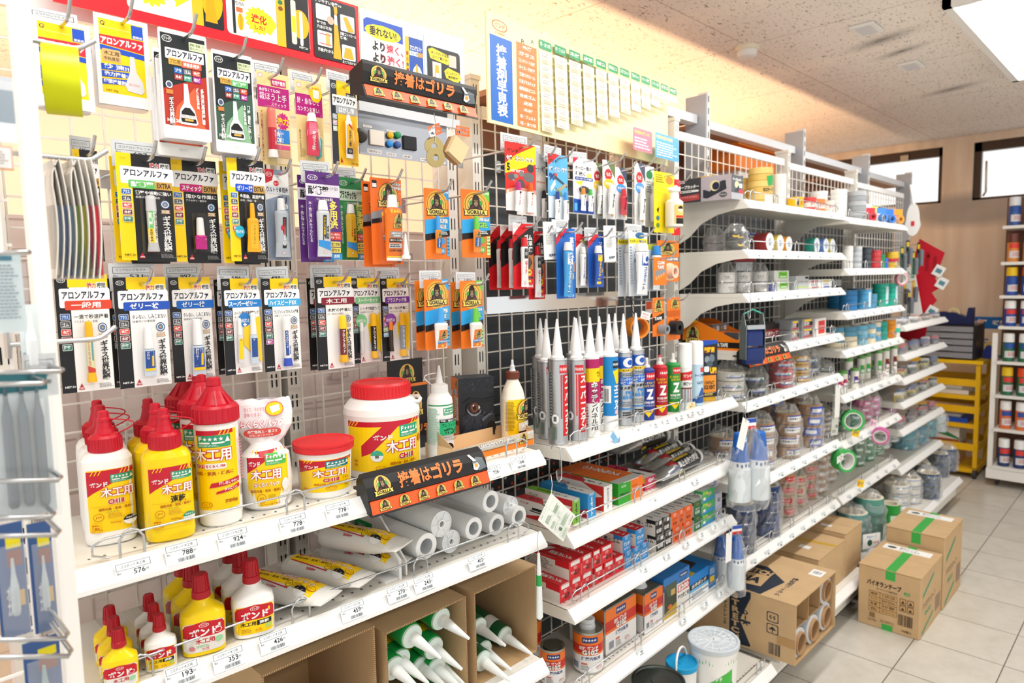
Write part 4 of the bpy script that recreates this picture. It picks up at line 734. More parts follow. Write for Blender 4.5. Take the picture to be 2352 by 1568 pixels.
m.art([r(0,0,78,100,'Y'),p('c41830',0,0,70,0,70,5,0,7),[p('Y',x,0,x+2,0,x-3,6,x-5,6) for x in (48,55,62)],fstar(4,6,60,15),t('木工用',0,22,64,17,'W',.09,'c41830'),t('CH38',0,42,20,5,'c41830',.05,'W'),R_(18,41,36,7,'W',3,2),t('らくらく.750',20,42.3,32,4.2,'c41830',.05),t('内装・家具・建具に',0,51,66,5,'b05a10',.03),p('c41830',28,66,78,62,78,68,24,72),t('押し出しやすく',40,64.5,34,4,'W',.03),p('c41830',36,77,78,71,78,76,34,80),t('タレにくい',48,72.8,24,4,'W',.03),oval(8,90,20,6,'d06010','Y'),t('750g',48,88,24,5,'b05a10',.05),bar(82,74,12,14),li(81,14,16,54,14,'e08a9a')],.092,.13,cyl(.0341,.03,.092,.18),seg=.006); m.build('bottle',o)
k = MB(); n = 30
k.loft([(H7-.008,.0355),(H7-.006,.0365),(H7+.016,.036),(H7+.02,.033),(H7+.022,.026),(H7+.03,.021),(H7+.042,.0145),(H7+.05,.0115)],'R',36)
for i in range(24):
    th = 2*PI*i/24; k.box(.036*math.cos(th)-.0012,.036*math.cos(th)+.0012,.036*math.sin(th)-.0012,.036*math.sin(th)+.0012,H7-.006,H7+.015,'R')
for i in range(8):
    th = 2*PI*i/8; k.M = Matrix.Rotation(th,4,'Z'); k.ext([(.012,H7+.046),(.0225,H7+.022),(.031,H7+.02),(.024,H7+.03)],-.001,.001,'R','y')
k.M = None; kp = k.build('cap',o); kk = MB().loft([(H7+.05,.0105),(H7+.051,.0115),(H7+.0625,.011),(H7+.064,.009)],'R',20); kk.build('tip',kp)
dup(o,o.location+Vector((.004,.07,0)),'tall white wood glue bottle with red bell cap, second in its row'); dup(o,o.location+Vector((.008,.14,0)),'tall white wood glue bottle with red bell cap, hindmost in its row')
# standing refill pack with a crumpled clear top
o = thing('refill_pack','yellow and white refill pouch of wood glue with twisted clear top','glue pouch',aZ(616,1160,ZU),-.42)
prof = [(0,.03,.026,2.6),(.006,.04,.032,2.4),(.05,.044,.033,2.2),(.095,.04,.03,2.2),(.108,.028,.02,2),(.118,.021,.014,2)]
m = MB().loft(prof,('f4f2ee',.3),30); m.art([p('Y',0,12,100,0,100,96,0,98),p('c41830',0,4,100,-2,100,6,60,12,0,38),[p('Y',x,0,x+2,0,x-3,8,x-5,8) for x in (16,26,84,92)],t('ボンド',4,18,28,9,'W',.05),fstar(44,6,52,20,'4fb84f'),t('木工用',8,32,74,19,'W',.1,'c41830'),t('らくらくパック',16,54,60,9,'W',.06,'c41830'),t('建築内装・家具・建具に',6,67,76,5,'b05a10',.02),c_(32,83,11,8,'d08010'),c_(32,83,9.5,6.8,'Y'),t('JIS',25,80.5,14,5,'d08010',.03),li(48,77,22,10,4,'c8a020'),t('JAIA 4VOC基準適合',24,92,52,4,'c88a10',.02),c_(90,62,8,11,'W')],.066,.1,wrap(prof,.006,.066,dx=.002),seg=.007,segz=.008); m.build('filled_pouch',o)
q = random.Random(4); top = MB(); rings = []
for z,a,b in ((.112,.022,.014),(.125,.034,.012),(.145,.046,.012),(.165,.049,.009),(.182,.047,.005),(.192,.045,.002)):
    rings.append([((a*(1+q.uniform(-.05,.05)))*math.cos(2*PI*i/26),(b+q.uniform(-.003,.003))*math.sin(2*PI*i/26),z+q.uniform(-.002,.002)) for i in range(26)])
for A,B in zip(rings,rings[1:]): top.add(A+B,[(i,(i+1) % 26,26+(i+1) % 26,26+i) for i in range(26)],('f6eef0',.2,'plain'),True)
wp = [(.112,.026,.0155),(.125,.038,.0155),(.145,.05,.0155),(.165,.053,.013),(.192,.049,.007)]
top.art([t('切って、そのまま',8,12,44,9,'d84060',.0),t('塗布できる!',8,24,36,9,'d84060',0),c_(74,18,20,17,'e04050'),c_(74,18,18.5,15.5,'Y'),p('W',64,12,84,8,86,22,68,28),t('らくらくパック',0,42,92,18,'W',.09,'d83050'),R_(6,62,80,20,'d84a40',16,8),t('作業性向上・省ゴミ',14,65,64,8,'W',.03),t('簡単に絞りができる',18,75,50,5,'W',.0)],.076,.074,wrap(wp,.114,.076),seg=.007,segz=.01); top.build('clear_top',o)
# small pail
o = thing('glue_pail','small white pail of wood glue with flat red lid','pail',aZ(748,1130,ZU),-.5)
prof = [(0,.043),(.004,.046),(.08,.0505),(.089,.051)]; m = MB().loft(prof,('f4f3ef',.35),40)
LP = [r(0,0,100,100,'Y'),p('c41830',0,4,100,0,100,8,36,24,0,42),[p('Y',x,2,x+2,2,x-3,10,x-5,10) for x in (16,22,28,88,94)],t('ボンド',12,16,26,10,'W',.05),fstar(48,5,42,22,'1c7a78'),t('木工用',28,30,56,24,'W',.09,'c41830'),t('CH18',44,57,26,11,'c41830',.06,'W'),t('建築内装・家具・建具に',30,72,50,6,'c05a10',.02),oval(48,84,18,9,'d06010','Y'),c_(88,80,7,8,'d08010'),c_(88,80,6,7,'Y'),t('JIS',84,77.5,8,5,'d08010',.03),t('業務用',10,86,10,4,'d06010',.02),t('接着剤',10,92,10,4,'d06010',.02),t('1kg',76,60,14,6,'d06010',.03)]
m.art(LP,.115,.06,lambda a_,b_,o_: cyl(.0462+.0000+(.012+b_)*.054,.014,.115,.05)(a_,b_,o_),seg=.008); m.build('pail_body',o)
k = MB().loft([(.084,.053),(.086,.0555),(.094,.0555),(.0965,.0565),(.1,.0565),(.1005,.054),(.0985,.05),(.0985,.02),(.0985,.001)],'d8242c',40); k.build('lid',o)
# big tub
o = thing('glue_tub','large white tub of wood glue with red screw lid','tub',aZ(882,1080,ZU),-.6)
prof = [(0,.07),(.004,.0745),(.02,.0765),(.118,.0765),(.128,.078),(.14,.076),(.152,.066),(.16,.057),(.166,.054)]; m = MB().loft(prof,('f4f3ef',.3),48)
m.art([r(0,0,100,100,'Y'),p('c41830',0,0,100,0,100,6,62,12,32,62,20,70,20,48,44,10,0,11),[p('Y',x,0,x+1.5,0,x-3,9,x-4.5,9) for x in (6,11,16,84,90,96)],t('ボンド',34,26,22,11,'W',.06),fstar(64,10,28,24,'2aa278'),t('木工用',48,38,40,26,'W',.09,'c41830'),t('CH18',62,66,20,11,'c41830',.07,'W'),c_(38,68,7,11,'W'),r(36,66,4,6,'6a6a6a'),('P',[(38+7*math.cos(PI+PI*i/8),67+11*math.sin(PI+PI*i/8)) for i in range(9)],'3fae8a'),t('建築内装・家具・建具に',52,81,34,6,'c05a10',.02),oval(36,88,12,8,'d06010','Y'),c_(96,44,4,8,'d08010'),t('業務用',10,76,5,5,'d06010',.02),t('接着剤',10,84,5,5,'d06010',.02)],.18,.1,cyl(.0766,.018,.18,.12),seg=.01); m.build('tub_body',o)
k = MB().loft([(.158,.058),(.16,.0605),(.184,.0595),(.1885,.056),(.1885,.046),(.186,.044),(.186,.001)],'d8242c',48)
for i in range(48):
    th = 2*PI*i/48; k.box(.0603*math.cos(th)-.0009,.0603*math.cos(th)+.0009,.0603*math.sin(th)-.0009,.0603*math.sin(th)+.0009,.162,.182,'d8242c')
k.build('lid',o); MB().tube([(.055,.03,.148),(.077,.02,.15),(.08,-.0,.148),(.076,-.02,.146),(.052,-.035,.148)],[.004]*5,('f4f3ef',.3),8).build('handle',o)
# slim white and green bottle
o = thing('glue_bottle','slim white glue bottle with green label beside the dark face box','glue bottle',aZ(1014,1050,ZU),-.62); prof = [(0,.026),(.003,.0285),(.125,.0285),(.135,.027),(.142,.022),(.146,.02)]
m = MB().loft(prof,('f6f6f4',.35),32); m.art([r(0,2,100,2.4,'2a9a62'),fstar(46,8,40,14,'2aa272'),li(2,8,34,70,22,'8ac0a4'),r(36,29,64,6,'K'),t('塗装・塩化ビニル化粧',38,30,56,4,'W',.02),r(36,35,64,24,'1fae70'),t('プレフィニッシュ',40,37,56,7,'K',.02),t('ボンド',44,46,48,12,'K',.06),t('JAIA F☆☆☆☆ 4VOC',42,62,48,4,'2a2a2a',.0),t('ビニル共重合樹脂',44,67,44,3.6,'2a2a2a',0),c_(56,84,13,9,'K'),r(50,83,12,9,'W'),r(42,74,10,5,'3a3a3a')],.085,.115,cyl(.0286,.01,.085,.3),seg=.005); m.build('bottle',o)
k = MB().loft([(.143,.018),(.145,.0195),(.16,.019),(.164,.018),(.168,.0085),(.18,.0065),(.202,.0028),(.206,.0025)],'W',24); kp = k.build('cap',o)
MB().tube([(-.006+(-.022)*math.sin(PI*i/12)-.008*i/12,0,.19-.028*i/12+.006*math.sin(PI*i/12)) for i in range(13)],.0012,'W',6).build('strap',kp)
# dark face box with orange sides
A = aY(1056,1026,1.225); zt = aY(1056,868,1.225).z; x1 = A.x+.09
o = thing('glue_box','dark box printed with a close-up ape eye, orange side','box',(A.x,1.225,ZU+.0005),-.42); W = x1-A.x; H = zt-ZU-.002
m = MB(); m.box(0,W,0,.06,0,H,('262c36',.45),.001)
q = random.Random(11); hair = []
for i in range(170):
    x = q.uniform(0,100); y = q.uniform(0,24); dx = (x-45)*.25+q.uniform(-4,4); ln = q.uniform(4,11); hair.append(p(q.choice(['4a525e','5a6270','6e7684','39404c','8a929e']),x,y,x+.5,y,x+dx+.2,y-ln*.5+q.uniform(-1,5)))
wr = []
for i in range(60):
    x = q.uniform(8,88); y = q.uniform(58,88); wr.append(p(q.choice(['3e4652','4a525e','1a1e26']),x,y,x+q.uniform(3,9),y-q.uniform(3,8),x+q.uniform(3,8),y-q.uniform(2,6)))
m.art([p('1b2028',0,0,100,0,100,100,0,100),p('343b47',10,60,40,52,72,60,90,56,76,84,40,100,10,100),hair,wr,p('0d1015',8,38,30,30,70,34,100,30,100,36,70,40,30,38),c_(42,47,23,11,'12151b'),p('8a929e',22,46,30,53,42,56.5,56,54,62,48,60,54,48,59,34,58,24,52),c_(43,46,18,8.6,'0f1116'),c_(43,46,12,8,'5a2f1c'),c_(43,46,9,6.6,'7a4326'),c_(43,46,5,4,'0a0a0c'),c_(40,42.5,2.4,1.4,'d8dce2'),p('e8e4e0',55,42,59,46,55,50,54,46),p('252b34',64,66,86,58,100,60,100,90,84,92,66,82),c_(90,78,13,10,'090b0f'),p('5a6270',62,64,84,56,100,58,84,60,66,69)],W,H,fr(0,0,0),lay=1.2e-5)
m.art([r(0,0,100,100,'f07a22'),gem(58,3,34,12),r(46,17,40,10,'c8b8a8'),r(46,17,16,10,'5aa8d8'),r(46,29,50,36,'f4e8d8'),li(48,30,44,32,10,'8a7a6a'),r(20,66,74,6,'K'),t('木工用',4,20,30,8,'W',.03)],.06,H,lf(0,.06,0)); m.build('carton',o)
# counter tray and bottle beside it
A = aY(1052,1035,1.08); x1 = aY(1232,1010,1.08).x
o = thing('counter_tray','low orange cardboard tray holding the brown capped glue bottle','tray',(A.x,1.09,ZU)); W = x1-A.x
for nm,(a0,b0,c0,d0,e0,f0),lb in (('front_panel',(0,W,0,.0015,0,.034),1),('rear_panel',(0,W,.098,.0995,0,.034),0),('side_panel',(-.0015,0,0,.0995,0,.034),0),('side_panel',(W,W+.0015,0,.0995,0,.034),0),('tray_floor',(0,W,.0015,.098,.0003,.0012),0)):
    m = MB(); m.box(a0,b0,c0,d0,e0,f0,('e9c79a' if not lb else 'f08020',.6,'plain'))
    if nm == 'front_panel': m.art([r(0,0,100,58,'d8cdb8'),[r(0,6+i*9,100,1.4,'b8a98e') for i in range(6)],t('WOOD GLUE',30,12,38,36,'W',.05,'6a5a48'),gem(80,6,13,78),t('WOOD',92,2,8,20,'W',.04),r(0,58,100,3,'K')],W,.034,fr(0,0,0))
    m.build(nm,o)
for xx in (.0,W):
    mm = MB(); mm.ext([(.004,.034),(.094,.034),(.094,.075),(.075,.075)],xx-.0008,xx+.0008,'KB','x'); mm.build('side_wing',o)
P_ = aZ(1178,1000,ZU+.0015); P_.y = 1.145; P_.x = aY(1180,1000,1.145).x
o = thing('glue_bottle','yellow labelled wood glue bottle with brown cap and clear nozzle','glue bottle',(P_.x,P_.y,ZU+.0015),-.4); prof = [(0,.025,.021,3),(.003,.0275,.023,3),(.105,.0275,.023,3),(.125,.024,.02,2.6),(.148,.0145,.0145,2),(.155,.013,.013,2)]
m = MB().loft(prof,('efe9da',.3),30); m.art([r(0,0,100,100,'Y'),li(3,4,34,70,22,'8a6a10'),gem(38,0,76,52),p('d8cdb8',46,56,100,50,100,72,46,76),t('WOOD',54,57,42,13,'W',.06,'4a4a50'),p('K',46,76,100,72,100,77,46,81),c_(60,89,12,8,'K'),c_(60,89,10.5,7,'f4e8c0'),c_(90,87,9,8,'K'),p('f08020',0,88,40,98,40,100,0,100)],.062,.1,wrap(prof,.004,.062,dx=.004),seg=.006); m.build('bottle',o)
k = MB().loft([(.152,.0155),(.154,.0165),(.168,.016),(.171,.014)],'6a3420',24)
for i in range(20):
    th = 2*PI*i/20; k.box(.0162*math.cos(th)-.0007,.0162*math.cos(th)+.0007,.0162*math.sin(th)-.0007,.0162*math.sin(th)+.0007,.154,.167,'6a3420')
kp = k.build('cap',o); MB().loft([(.171,.008),(.176,.006),(.184,.0055),(.186,.0035),(.196,.003),(.198,.002)],('d8dde0',.2),16).build('nozzle',kp)
# black backing cards with ape emblem
for (u0,v0,u1,v1),Y,lb,ops in (((889,830,972,900),1.3,'black display card with round ape emblem, upper one behind the large tub',[r(0,0,100,100,'121212'),gem(28,12,52,62),t('接着はゴリラ',20,82,62,12,'d8a040',.03),r(0,97,100,3,'e07828')]),((921,884,986,1040),1.27,'black display card with orange top edge, lower one behind the large tub',[r(0,0,100,100,'16181c'),r(0,0,100,4,'e07828'),gem(26,10,56,40),t('ゴリラ',40,56,58,11,'e07828',.05),p('2a2e34',0,70,100,74,100,100,0,100)])):
    A = aY(u0,v0,Y); B = aY(u1,v1,Y); o = thing('display_card',lb,'display card',(A.x,Y,B.z)); m = MB(); m.box(0,B.x-A.x,0,.0015,0,A.z-B.z,'K'); m.art(ops,B.x-A.x,A.z-B.z,fr(0,0,0)); m.build('printed_card',o)
    MB().box((B.x-A.x)*.45,(B.x-A.x)*.55,.0015,.003,0,A.z-B.z,'K').build('rear_strut',o)
# ------------------------------------------------------------------ price labels on the rails
def rail_tag(u,v_,Y,txt,label,sc=1.,ti=.36):
    q = aY(u,v_,Y); o = thing('rail_price_label',label,'price label',(q.x,q.y,q.z),-.04 if q.x < 1.2 else 0,None,(-ti,0,-.04 if q.x < 1.2 else 0)); w_ = .05*sc; h = .03*sc; m = MB(); m.box(-w_/2,w_/2,-.0006,0,-h/2,h/2,'eef4f6')
    m.art([r(4,4,90,1.6,'20242a'),r(4,34,90,1.6,'20242a'),r(4,4,1.2,30,'20242a'),r(93,4,1.2,30,'20242a'),t('ココボンド木工用',16,12,64,14,'4a5056',0),t('税込',5,42,11,11,'4a5056',0),t(txt,48,40,30,25,'20242a',.01),t('円',80,48,7,12,'4a5056',0),bar(34,74,48,18,'6a7076',15)],w_,h,fr(-w_/2,-.0006,-h/2)); m.build('paper_label',o)
for u,v_,s,lb in ((309,1310,'576','under the white bottle by the post'),(420,1268,'788','under the yellow bottle'),(537,1237,'924','under the tall white bottle'),(675,1203,'778','under the refill pouch'),(778,1172,'778','under the small pail'),(1133,1085,'728','beside the lower header board'),(1192,1062,'1,848','under the wood glue tray')): rail_tag(u,v_,y1(aY(u,v_,1.05).x)-.016,s,f'price label {s} on the glue shelf rail {lb}')
for u,v_,s,lb in ((420,1547,'193','under the small white bottles'),(526,1513,'353','under the big yellow bottles'),(630,1472,'426','under the big white bottles'),(812,1402,'459','under the glue packs'),(915,1360,'270','under the white board'),(975,1338,'243','under the clear cartridges'),(1097,1288,'402','near the rail end')): rail_tag(u,v_,y1(aY(u,v_,1.05).x)-.016,s,f'price label {s} on the lower rail {lb}')
# ------------------------------------------------------------------ lower shelf
ZM = S1['m']
def slab(white,top='R'):
    return [R_(0,4,100,92,'e8e4dc' if not white else 'Y',14,10),('P',[(0,50),(0,20),(6,8),(50,1),(94,8),(100,20),(100,50)],'c41428'),oval(38,7,24,12,'W','c41428','W'),t('ボンド',14,22,72,25,'W',.09)]+([t('木工用',28,54,46,17,'c41428',.05),c_(84,38,9,8,'W'),c_(84,38,7.5,6.6,'c41428'),li(30,74,36,8,2,'8ac88a'),c_(84,66,10,9,'9ad0a0'),t('水性',42,83,18,9,'d04040',0),c_(20,82,7,7,'d88080')] if not white else [t('木工用',12,55,40,14,'K',.04),r(54,54,38,16,'K'),t('速乾',60,56,26,12,'W',.04),c_(84,78,9,8,'b8d060'),li(14,76,30,14,3,'d09a20'),t('水性',48,80,18,10,'e07020',0)])
def squat(label,P_,s,body,white,rz=-.3):
    o = thing('glue_bottle',label,'glue bottle',P_,rz); prof = [(0,.022*s,.015*s,3),(.002*s,.0255*s,.0185*s,3),(.045*s,.027*s,.019*s,3),(.053*s,.0255*s,.018*s,2.8),(.062*s,.015*s,.012*s,2.2),(.067*s,.0095*s,.0095*s,2),(.073*s,.009*s,.009*s,2)]
    m = MB().loft(prof,body,28); m.art(slab(white),.048*s,.041*s,wrap(prof,.005*s,.048*s),seg=.005,segz=.008); m.build('bottle',o)
    k = MB().loft([(.07*s,.0105*s),(.0715*s,.0115*s),(.079*s,.011*s),(.08*s,.0098*s),(.1*s,.0085*s),(.101*s,.0075*s)],'b01020',24)
    for i in range(14):
        th = 2*PI*i/14; k.M = Matrix.Rotation(th,4,'Z'); k.ext([(.0095*s,.08*s),(.0105*s,.08*s),(.0092*s,.099*s),(.0082*s,.099*s)],-.0007*s,.0007*s,'b01020','y')
    k.M = None; k.build('cap',o)
    return o
def row(o,lab,n,dx,dy):
    for i in range(1,n): dup(o,o.location+Vector((dx*i,dy*i,0)),f'{lab}, {("second", "hindmost")[i-1]} in its row')
YB = ('f8d400',.28); WB_ = ('f4f3ef',.3)
for lab,px,s,body,wh,n in (('small yellow glue bottle with red cap on the lower shelf',(280,1575),.88,YB,0,3),('small white glue bottle with red cap on the lower shelf',(372,1530),.84,WB_,1,3),('big yellow glue bottle with red cap on the lower shelf',(470,1490),1.26,YB,0,3),('big white glue bottle with red cap on the lower shelf',(584,1450),1.26,WB_,1,3)):
    o = squat(lab+', front of its row',aZ(*px,ZM),s,body,wh); row(o,lab,n,.006,.05*s if s < 1 else .055)
for u,w_,z_,hh in ((688,1240,ZU,.06),(456,1225,ZU,.06),(332,1240,ZU,.06),(806,1195,ZU,.06),(322,1545,ZM,.07),(425,1500,ZM,.07),(534,1485,ZM,.07),(640,1430,ZM,.06),(940,1310,ZM,.07)):
    P_ = aZ(u,w_,z_); P_.y = y1(P_.x)+.03; o = thing('shelf_divider',f'clear acrylic divider, {ORD[int(u) % 7]} kind, standing {"among the large bottles" if z_ == ZU else "on the lower shelf"} near {({688: "the refill pouch", 456: "the tall white bottle", 332: "the yellow bottle", 806: "the large tub", 322: "the small yellow bottles", 425: "the small white bottles", 534: "the big white bottles", 640: "the glue packs", 940: "the clear cartridges"})[u]}','shelf divider',P_)
    o['label'] = o['label'].replace(f', {ORD[int(u) % 7]} kind, standing','')
    MB().ext([(0,0),(.24,0),(.24,hh),(.014,hh),(.004,hh-.003),(0,hh-.014)],0,.0016,'clear','x').build('upright_plate',o); MB().box(-.0,.03,0,.24,0,.0012,'clear').build('foot_plate',o)
def softpack(label,P_,rz,rot=None,L=.19):
    o = thing('glue_pack',label,'glue pack',P_,rz,None,rot); m = MB(Matrix.Rotation(-PI/2,4,'X') @ Matrix.Rotation(0,4,'Z'))
    # lies along local y, neck at the far end
    prof = [(-L*.5,.033,.002,2),(-L*.42,.034,.008,2),(-L*.2,.032,.021,2.2),(L*.2,.03,.025,2.2),(L*.4,.028,.026,2),(L*.46,.026,.024,2),(L*.5,.012,.012,2)]
    m = MB(Matrix(((1,0,0,0),(0,0,1,0),(0,-1,0,.026),(0,0,0,1)))); m.loft(prof,('e4e2dc',.25),26)
    ops = [r(8,0,80,100,'Y'),p('e8e4dc',8,76,60,88,60,100,8,100),p('c41830',8,20,22,0,54,0,14,46),t('木工用',18,8,40,38,'W',.03,'c41830'),t('CH18',60,8,20,20,'c41830',.04),t('アプリパック',42,40,40,16,'W',.04,'c41830'),t('建築内装・家具・建具に',12,54,46,10,'7a5a10',.02),c_(58,72,4,12,'7a6a10'),c_(58,72,3.2,9.6,'Y'),t('JIS',56,68,4.4,8,'7a6a10',.03),li(63,62,12,22,4,'b08a10'),p('c41830',10,74,60,86,60,89,10,77),t('500g',34,88,12,8,'c41830',.03),c_(74,84,7,15,'W'),('P',[(74+7*math.cos(PI+PI*i/8),84+15*math.sin(PI+PI*i/8)) for i in range(9)],'K'),oval(78,54,10,20,'c86010','Y')]
    f = lerp_prof(prof); Wd = .066; LL = L*.94
    def mp_(a_,b_,o_):
        z = L*.47-a_; ra,rb,pw = f(z); x = max(-ra*.97,min(ra*.97,(b_-Wd/2)*ra/.034)); return (x,-rb*max(0,1-abs(x/ra)**2)**.5-o_-.0006,z)
    tmp = MB(); tmp.art(ops,LL,Wd,lambda a_,b_,o_: (a_,b_,o_),seg=.01,segz=.008)
    for ff,mi_ in zip(tmp.f,tmp.m): m.add([mp_(*tmp.v[i]) for i in ff],[list(range(len(ff)))],tmp.mats[mi_])
    m.build('pack_body',o); MB(Matrix.Translation((0,L*.5,.026)) @ Matrix.Rotation(-PI/2,4,'X')).loft([(0,.012),(.006,.011),(.008,.006),(.02,.004)],('e4e2dc',.3),14).build('spout',o)
    return o
for lb,px,dz,rz in (('yellow and red glue pack lying beside the big white bottle',(664,1386),.002,.4),('yellow and red glue pack lying second from the big white bottles',(752,1346),.002,.4),('yellow and red glue pack half covered by its neighbours',(836,1308),.002,.4),('yellow and red glue pack lying on top by the white board',(868,1284),.05,.4)):
    P_ = aZ(*px,ZM+dz); softpack(lb,(P_.x,max(P_.y,1.14),ZM+dz),rz)
A = aY(858,1330,1.15); o = thing('white_board','white plastic board with green label leaning beside the glue packs','board',(A.x+.03,1.08,ZM+.001),.0)
mm = MB(); mm.ext([(0,0),(.22,0),(.22,.13),(.12,.13),(.0,.03)],0,.004,'W','x'); mm.art([r(18,40,30,34,'1fa050'),bar(24,46,12,24,'W',8)],.22,.13,lf(0,.22,0)); mm.build('panel',o)
A = aZ(925,1325,ZM); o = thing('white_tray','white plastic tray edge standing next to the clear cartridges','tray',(A.x-.012,1.075,ZM)); MB().ext([(0,0),(.24,0),(.24,.075),(.03,.06),(0,.04)],0,.006,'W','x').build('side_plate',o); MB().box(-.03,0,.004,.24,0,.004,'W').build('base_plate',o)
def ecart(label,u,w_,kind,Y=1.1,rr=.0265):
    q = aY(u,w_,Y); o = thing('empty_cartridge',label,'cartridge',(q.x,Y,max(q.z,ZM+rr+.0005))); M_ = Matrix.Rotation(PI/2,4,'X') @ Matrix.Scale(-1,4,(0,0,1)); L = .2
    c = ('f8fafa',.3); m = MB(Matrix(((1,0,0,0),(0,0,1,0),(0,1,0,0),(0,0,0,1))))
    m.loft([(.0,rr*.96),(.0,rr),(L,rr),(L,rr*.9)],c,32,cap=False); m.loft([(L-.004,.001),(L-.004,rr)],'c8ccce',32,cap=False); m.build('tube',o)
    k = MB(Matrix(((1,0,0,0),(0,0,1,0),(0,1,0,0),(0,0,0,1))))
    if kind == 'ring': k.loft([(0,rr*.58),(-.001,rr*.6),(-.001,rr*.97),(0,rr*.98)],'f4f6f6',32,cap=False); k.loft([(0,rr*.58),(.03,rr*.56)],'d0d4d6',32,cap=False); k.loft([(.03,.001),(.03,rr*.6)],'b8bdc0',24,cap=False)
    else:
        k.loft([(.003,rr*.3),(.0025,rr*.92),(0,rr*.97)],'e4e8ea',32,cap=False); k.loft([(.003,rr*.22),(-.002,rr*.24),(-.002,rr*.34),(.003,rr*.36)],'f4f6f6',24,cap=False); k.loft([(.004,.001),(.004,rr*.24)],'9aa0a4',20,cap=False)
        for i in range(6):
            k.M = Matrix(((1,0,0,0),(0,0,1,0),(0,1,0,0),(0,0,0,1))) @ Matrix.Rotation(PI*i/3,4,'Z'); k.box(rr*.35,rr*.92,-.0006,.0006,-.0,.003,'f4f6f6')
    k.build('end_plug',o)
    return o
for lb,u,w_,kd,Y in (('frosted empty cartridge with ring end, topmost under the header board',1127,1151,'ring',1.09),('ivory empty nozzle cartridge at the top beside the rail end',1173,1163,'spoke',1.12),('large frosted cartridge with spoked end, upper one of the pile',1014,1203,'spoke',1.075),('frosted empty cartridge with ring end in the middle of the pile',1088,1213,'ring',1.085),('frosted empty cartridge lying third along the shelf floor',1141,1224,'ring',1.1),('frosted empty cartridge nearest the rail end',1192,1200,'ring',1.1),('frosted empty cartridge with ring end beside the white tray',979,1254,'ring',1.075),('small frosted cartridge with spoked end on the shelf floor',1036,1243,'spoke',1.09)): ecart(lb,u,w_,kd,Y,.0245 if Y > 1.08 else .027)
# ------------------------------------------------------------------ open cartons on the lowest shelf
ZB = S1['b']
def carton(label,x0,x1,y0,y1_,z0,z1,topops=None,flap=False):
    o = thing('open_carton',label,'cardboard box',(x0,y0,z0+.0006)); W = x1-x0; D = y1_-y0; H = z1-z0; T_ = .004
    m = MB(); m.box(0,W,0,D,H-T_,H,'card')
    if topops: m.art(topops,W,D,tp(0,0,H))
    m.build('top_panel',o)
    MB().box(0,W,0,D,0,T_,'cardin').build('bottom_panel',o); MB().box(0,T_,0,D,T_,H-T_,'card').build('side_panel',o); MB().box(W-T_,W,0,D,T_,H-T_,'card').build('side_panel',o); MB().box(T_,W-T_,D-T_,D,T_,H-T_,'cardin').build('rear_panel',o)
    e = MB()
    n = int(W/.004)
    for i in range(n): e.box(i*.004,i*.004+.0016,-.0008,0,H-T_,H,'8a6a42')
    for i in range(int(H/.004)): e.box(W-T_,W,-.0008,0,i*.004,i*.004+.0016,'8a6a42'); e.box(0,T_,-.0008,0,i*.004,i*.004+.0016,'8a6a42')
    e.build('corrugated_rim',o)
    return o
def span(uL,vL,uR,vR,Y): a_ = aY(uL,vL,Y); b_ = aY(uR,vR,Y); return a_.x,b_.x,(a_.z+b_.z)/2
x0,x1,zt = span(600,1548,862,1440,1.075); carton('open cardboard box with dark inside, nearest the white post',x0,x1-.002,1.075,1.34,ZB,zt,[r(30,30,26,40,'c8ccd0'),li(32,34,22,32,4,'6a7078'),r(26,6,46,18,'1c1a16'),t('↑↑',44,9,10,12,'KB',.04)])
xa,xb,z2 = span(884,1452,1070,1372,1.07); carton('open cardboard box full of green cartridges with white nozzles',xa,xb,1.07,1.34,ZB,z2,[r(18,40,26,34,'c8ccd0'),li(20,44,22,26,4,'6a7078'),bar(24,62,14,8),r(30,30,12,10,'6a9a6a')])
xc,xd,z3 = span(1088,1366,1231,1294,1.07); carton('open cardboard box with few cartridges beside the shelf end',xc,xd,1.07,1.34,ZB,z3,[r(16,20,34,26,'a83028'),t('↑↑',22,24,10,16,'KB',.04)])
bl = MB(); bl.box(0,.16,0,.1,0,.05,'1a2aa0',.012); o = thing('blue_bag','dark blue plastic bag inside the nearest open cardboard box','bag',(x0+.03,1.12,ZB+.005)); bl.build('bag_body',o); MB().ext([(0,0),(.05,0),(.03,.03)],0,.004,'Y','z').build('yellow_corner',o,loc=(.11,.0,.052))
def gcart(label,q,tilt=0,rz=0,green='1fa04a',L=.16):
    o = thing('sealant_cartridge',label,'cartridge',q,0,None,(tilt,0,rz)); Mt = Matrix(((1,0,0,0),(0,0,-1,0),(0,1,0,0),(0,0,0,1))); rr = .026
    m = MB(Mt); m.loft([(-L,rr),(-.004,rr),(0,rr*.97)],green,26); m.art([r(0,20,100,30,'Y' if green == '1fa04a' else 'W'),r(0,50,100,50,green)],.07,.1,lambda a_,b_,o_: ((rr+o_)*math.sin((a_-.035)/rr),(rr+o_)*math.cos((a_-.035)/rr),-.11+b_),seg=.006); m.build('barrel',o)
    k = MB(Mt); k.loft([(0,rr*.93),(.004,rr*.9),(.006,rr*.5)],'d8e8e0',26); k.build('shoulder',o)
    nz = MB(Mt); nz.loft([(.006,rr*.5),(.016,rr*.48),(.02,rr*.44),(.092,.003),(.093,.0015)],'f0f4f2',22); nz.build('nozzle',o)
    return o
lst = [('upper one with yellow band',1011,1420,1.1),('highest beside the box wall',945,1460,1.08),('in the middle',995,1487,1.105),('low beside the box wall',918,1515,1.1),('low, second from the box wall',965,1530,1.13),('lowest in the middle',1000,1533,1.11),('near the far box wall',1028,1508,1.14),('lowest beside the box wall',880+10,1540,1.09),('deep under the others',1030,1548,1.12)]
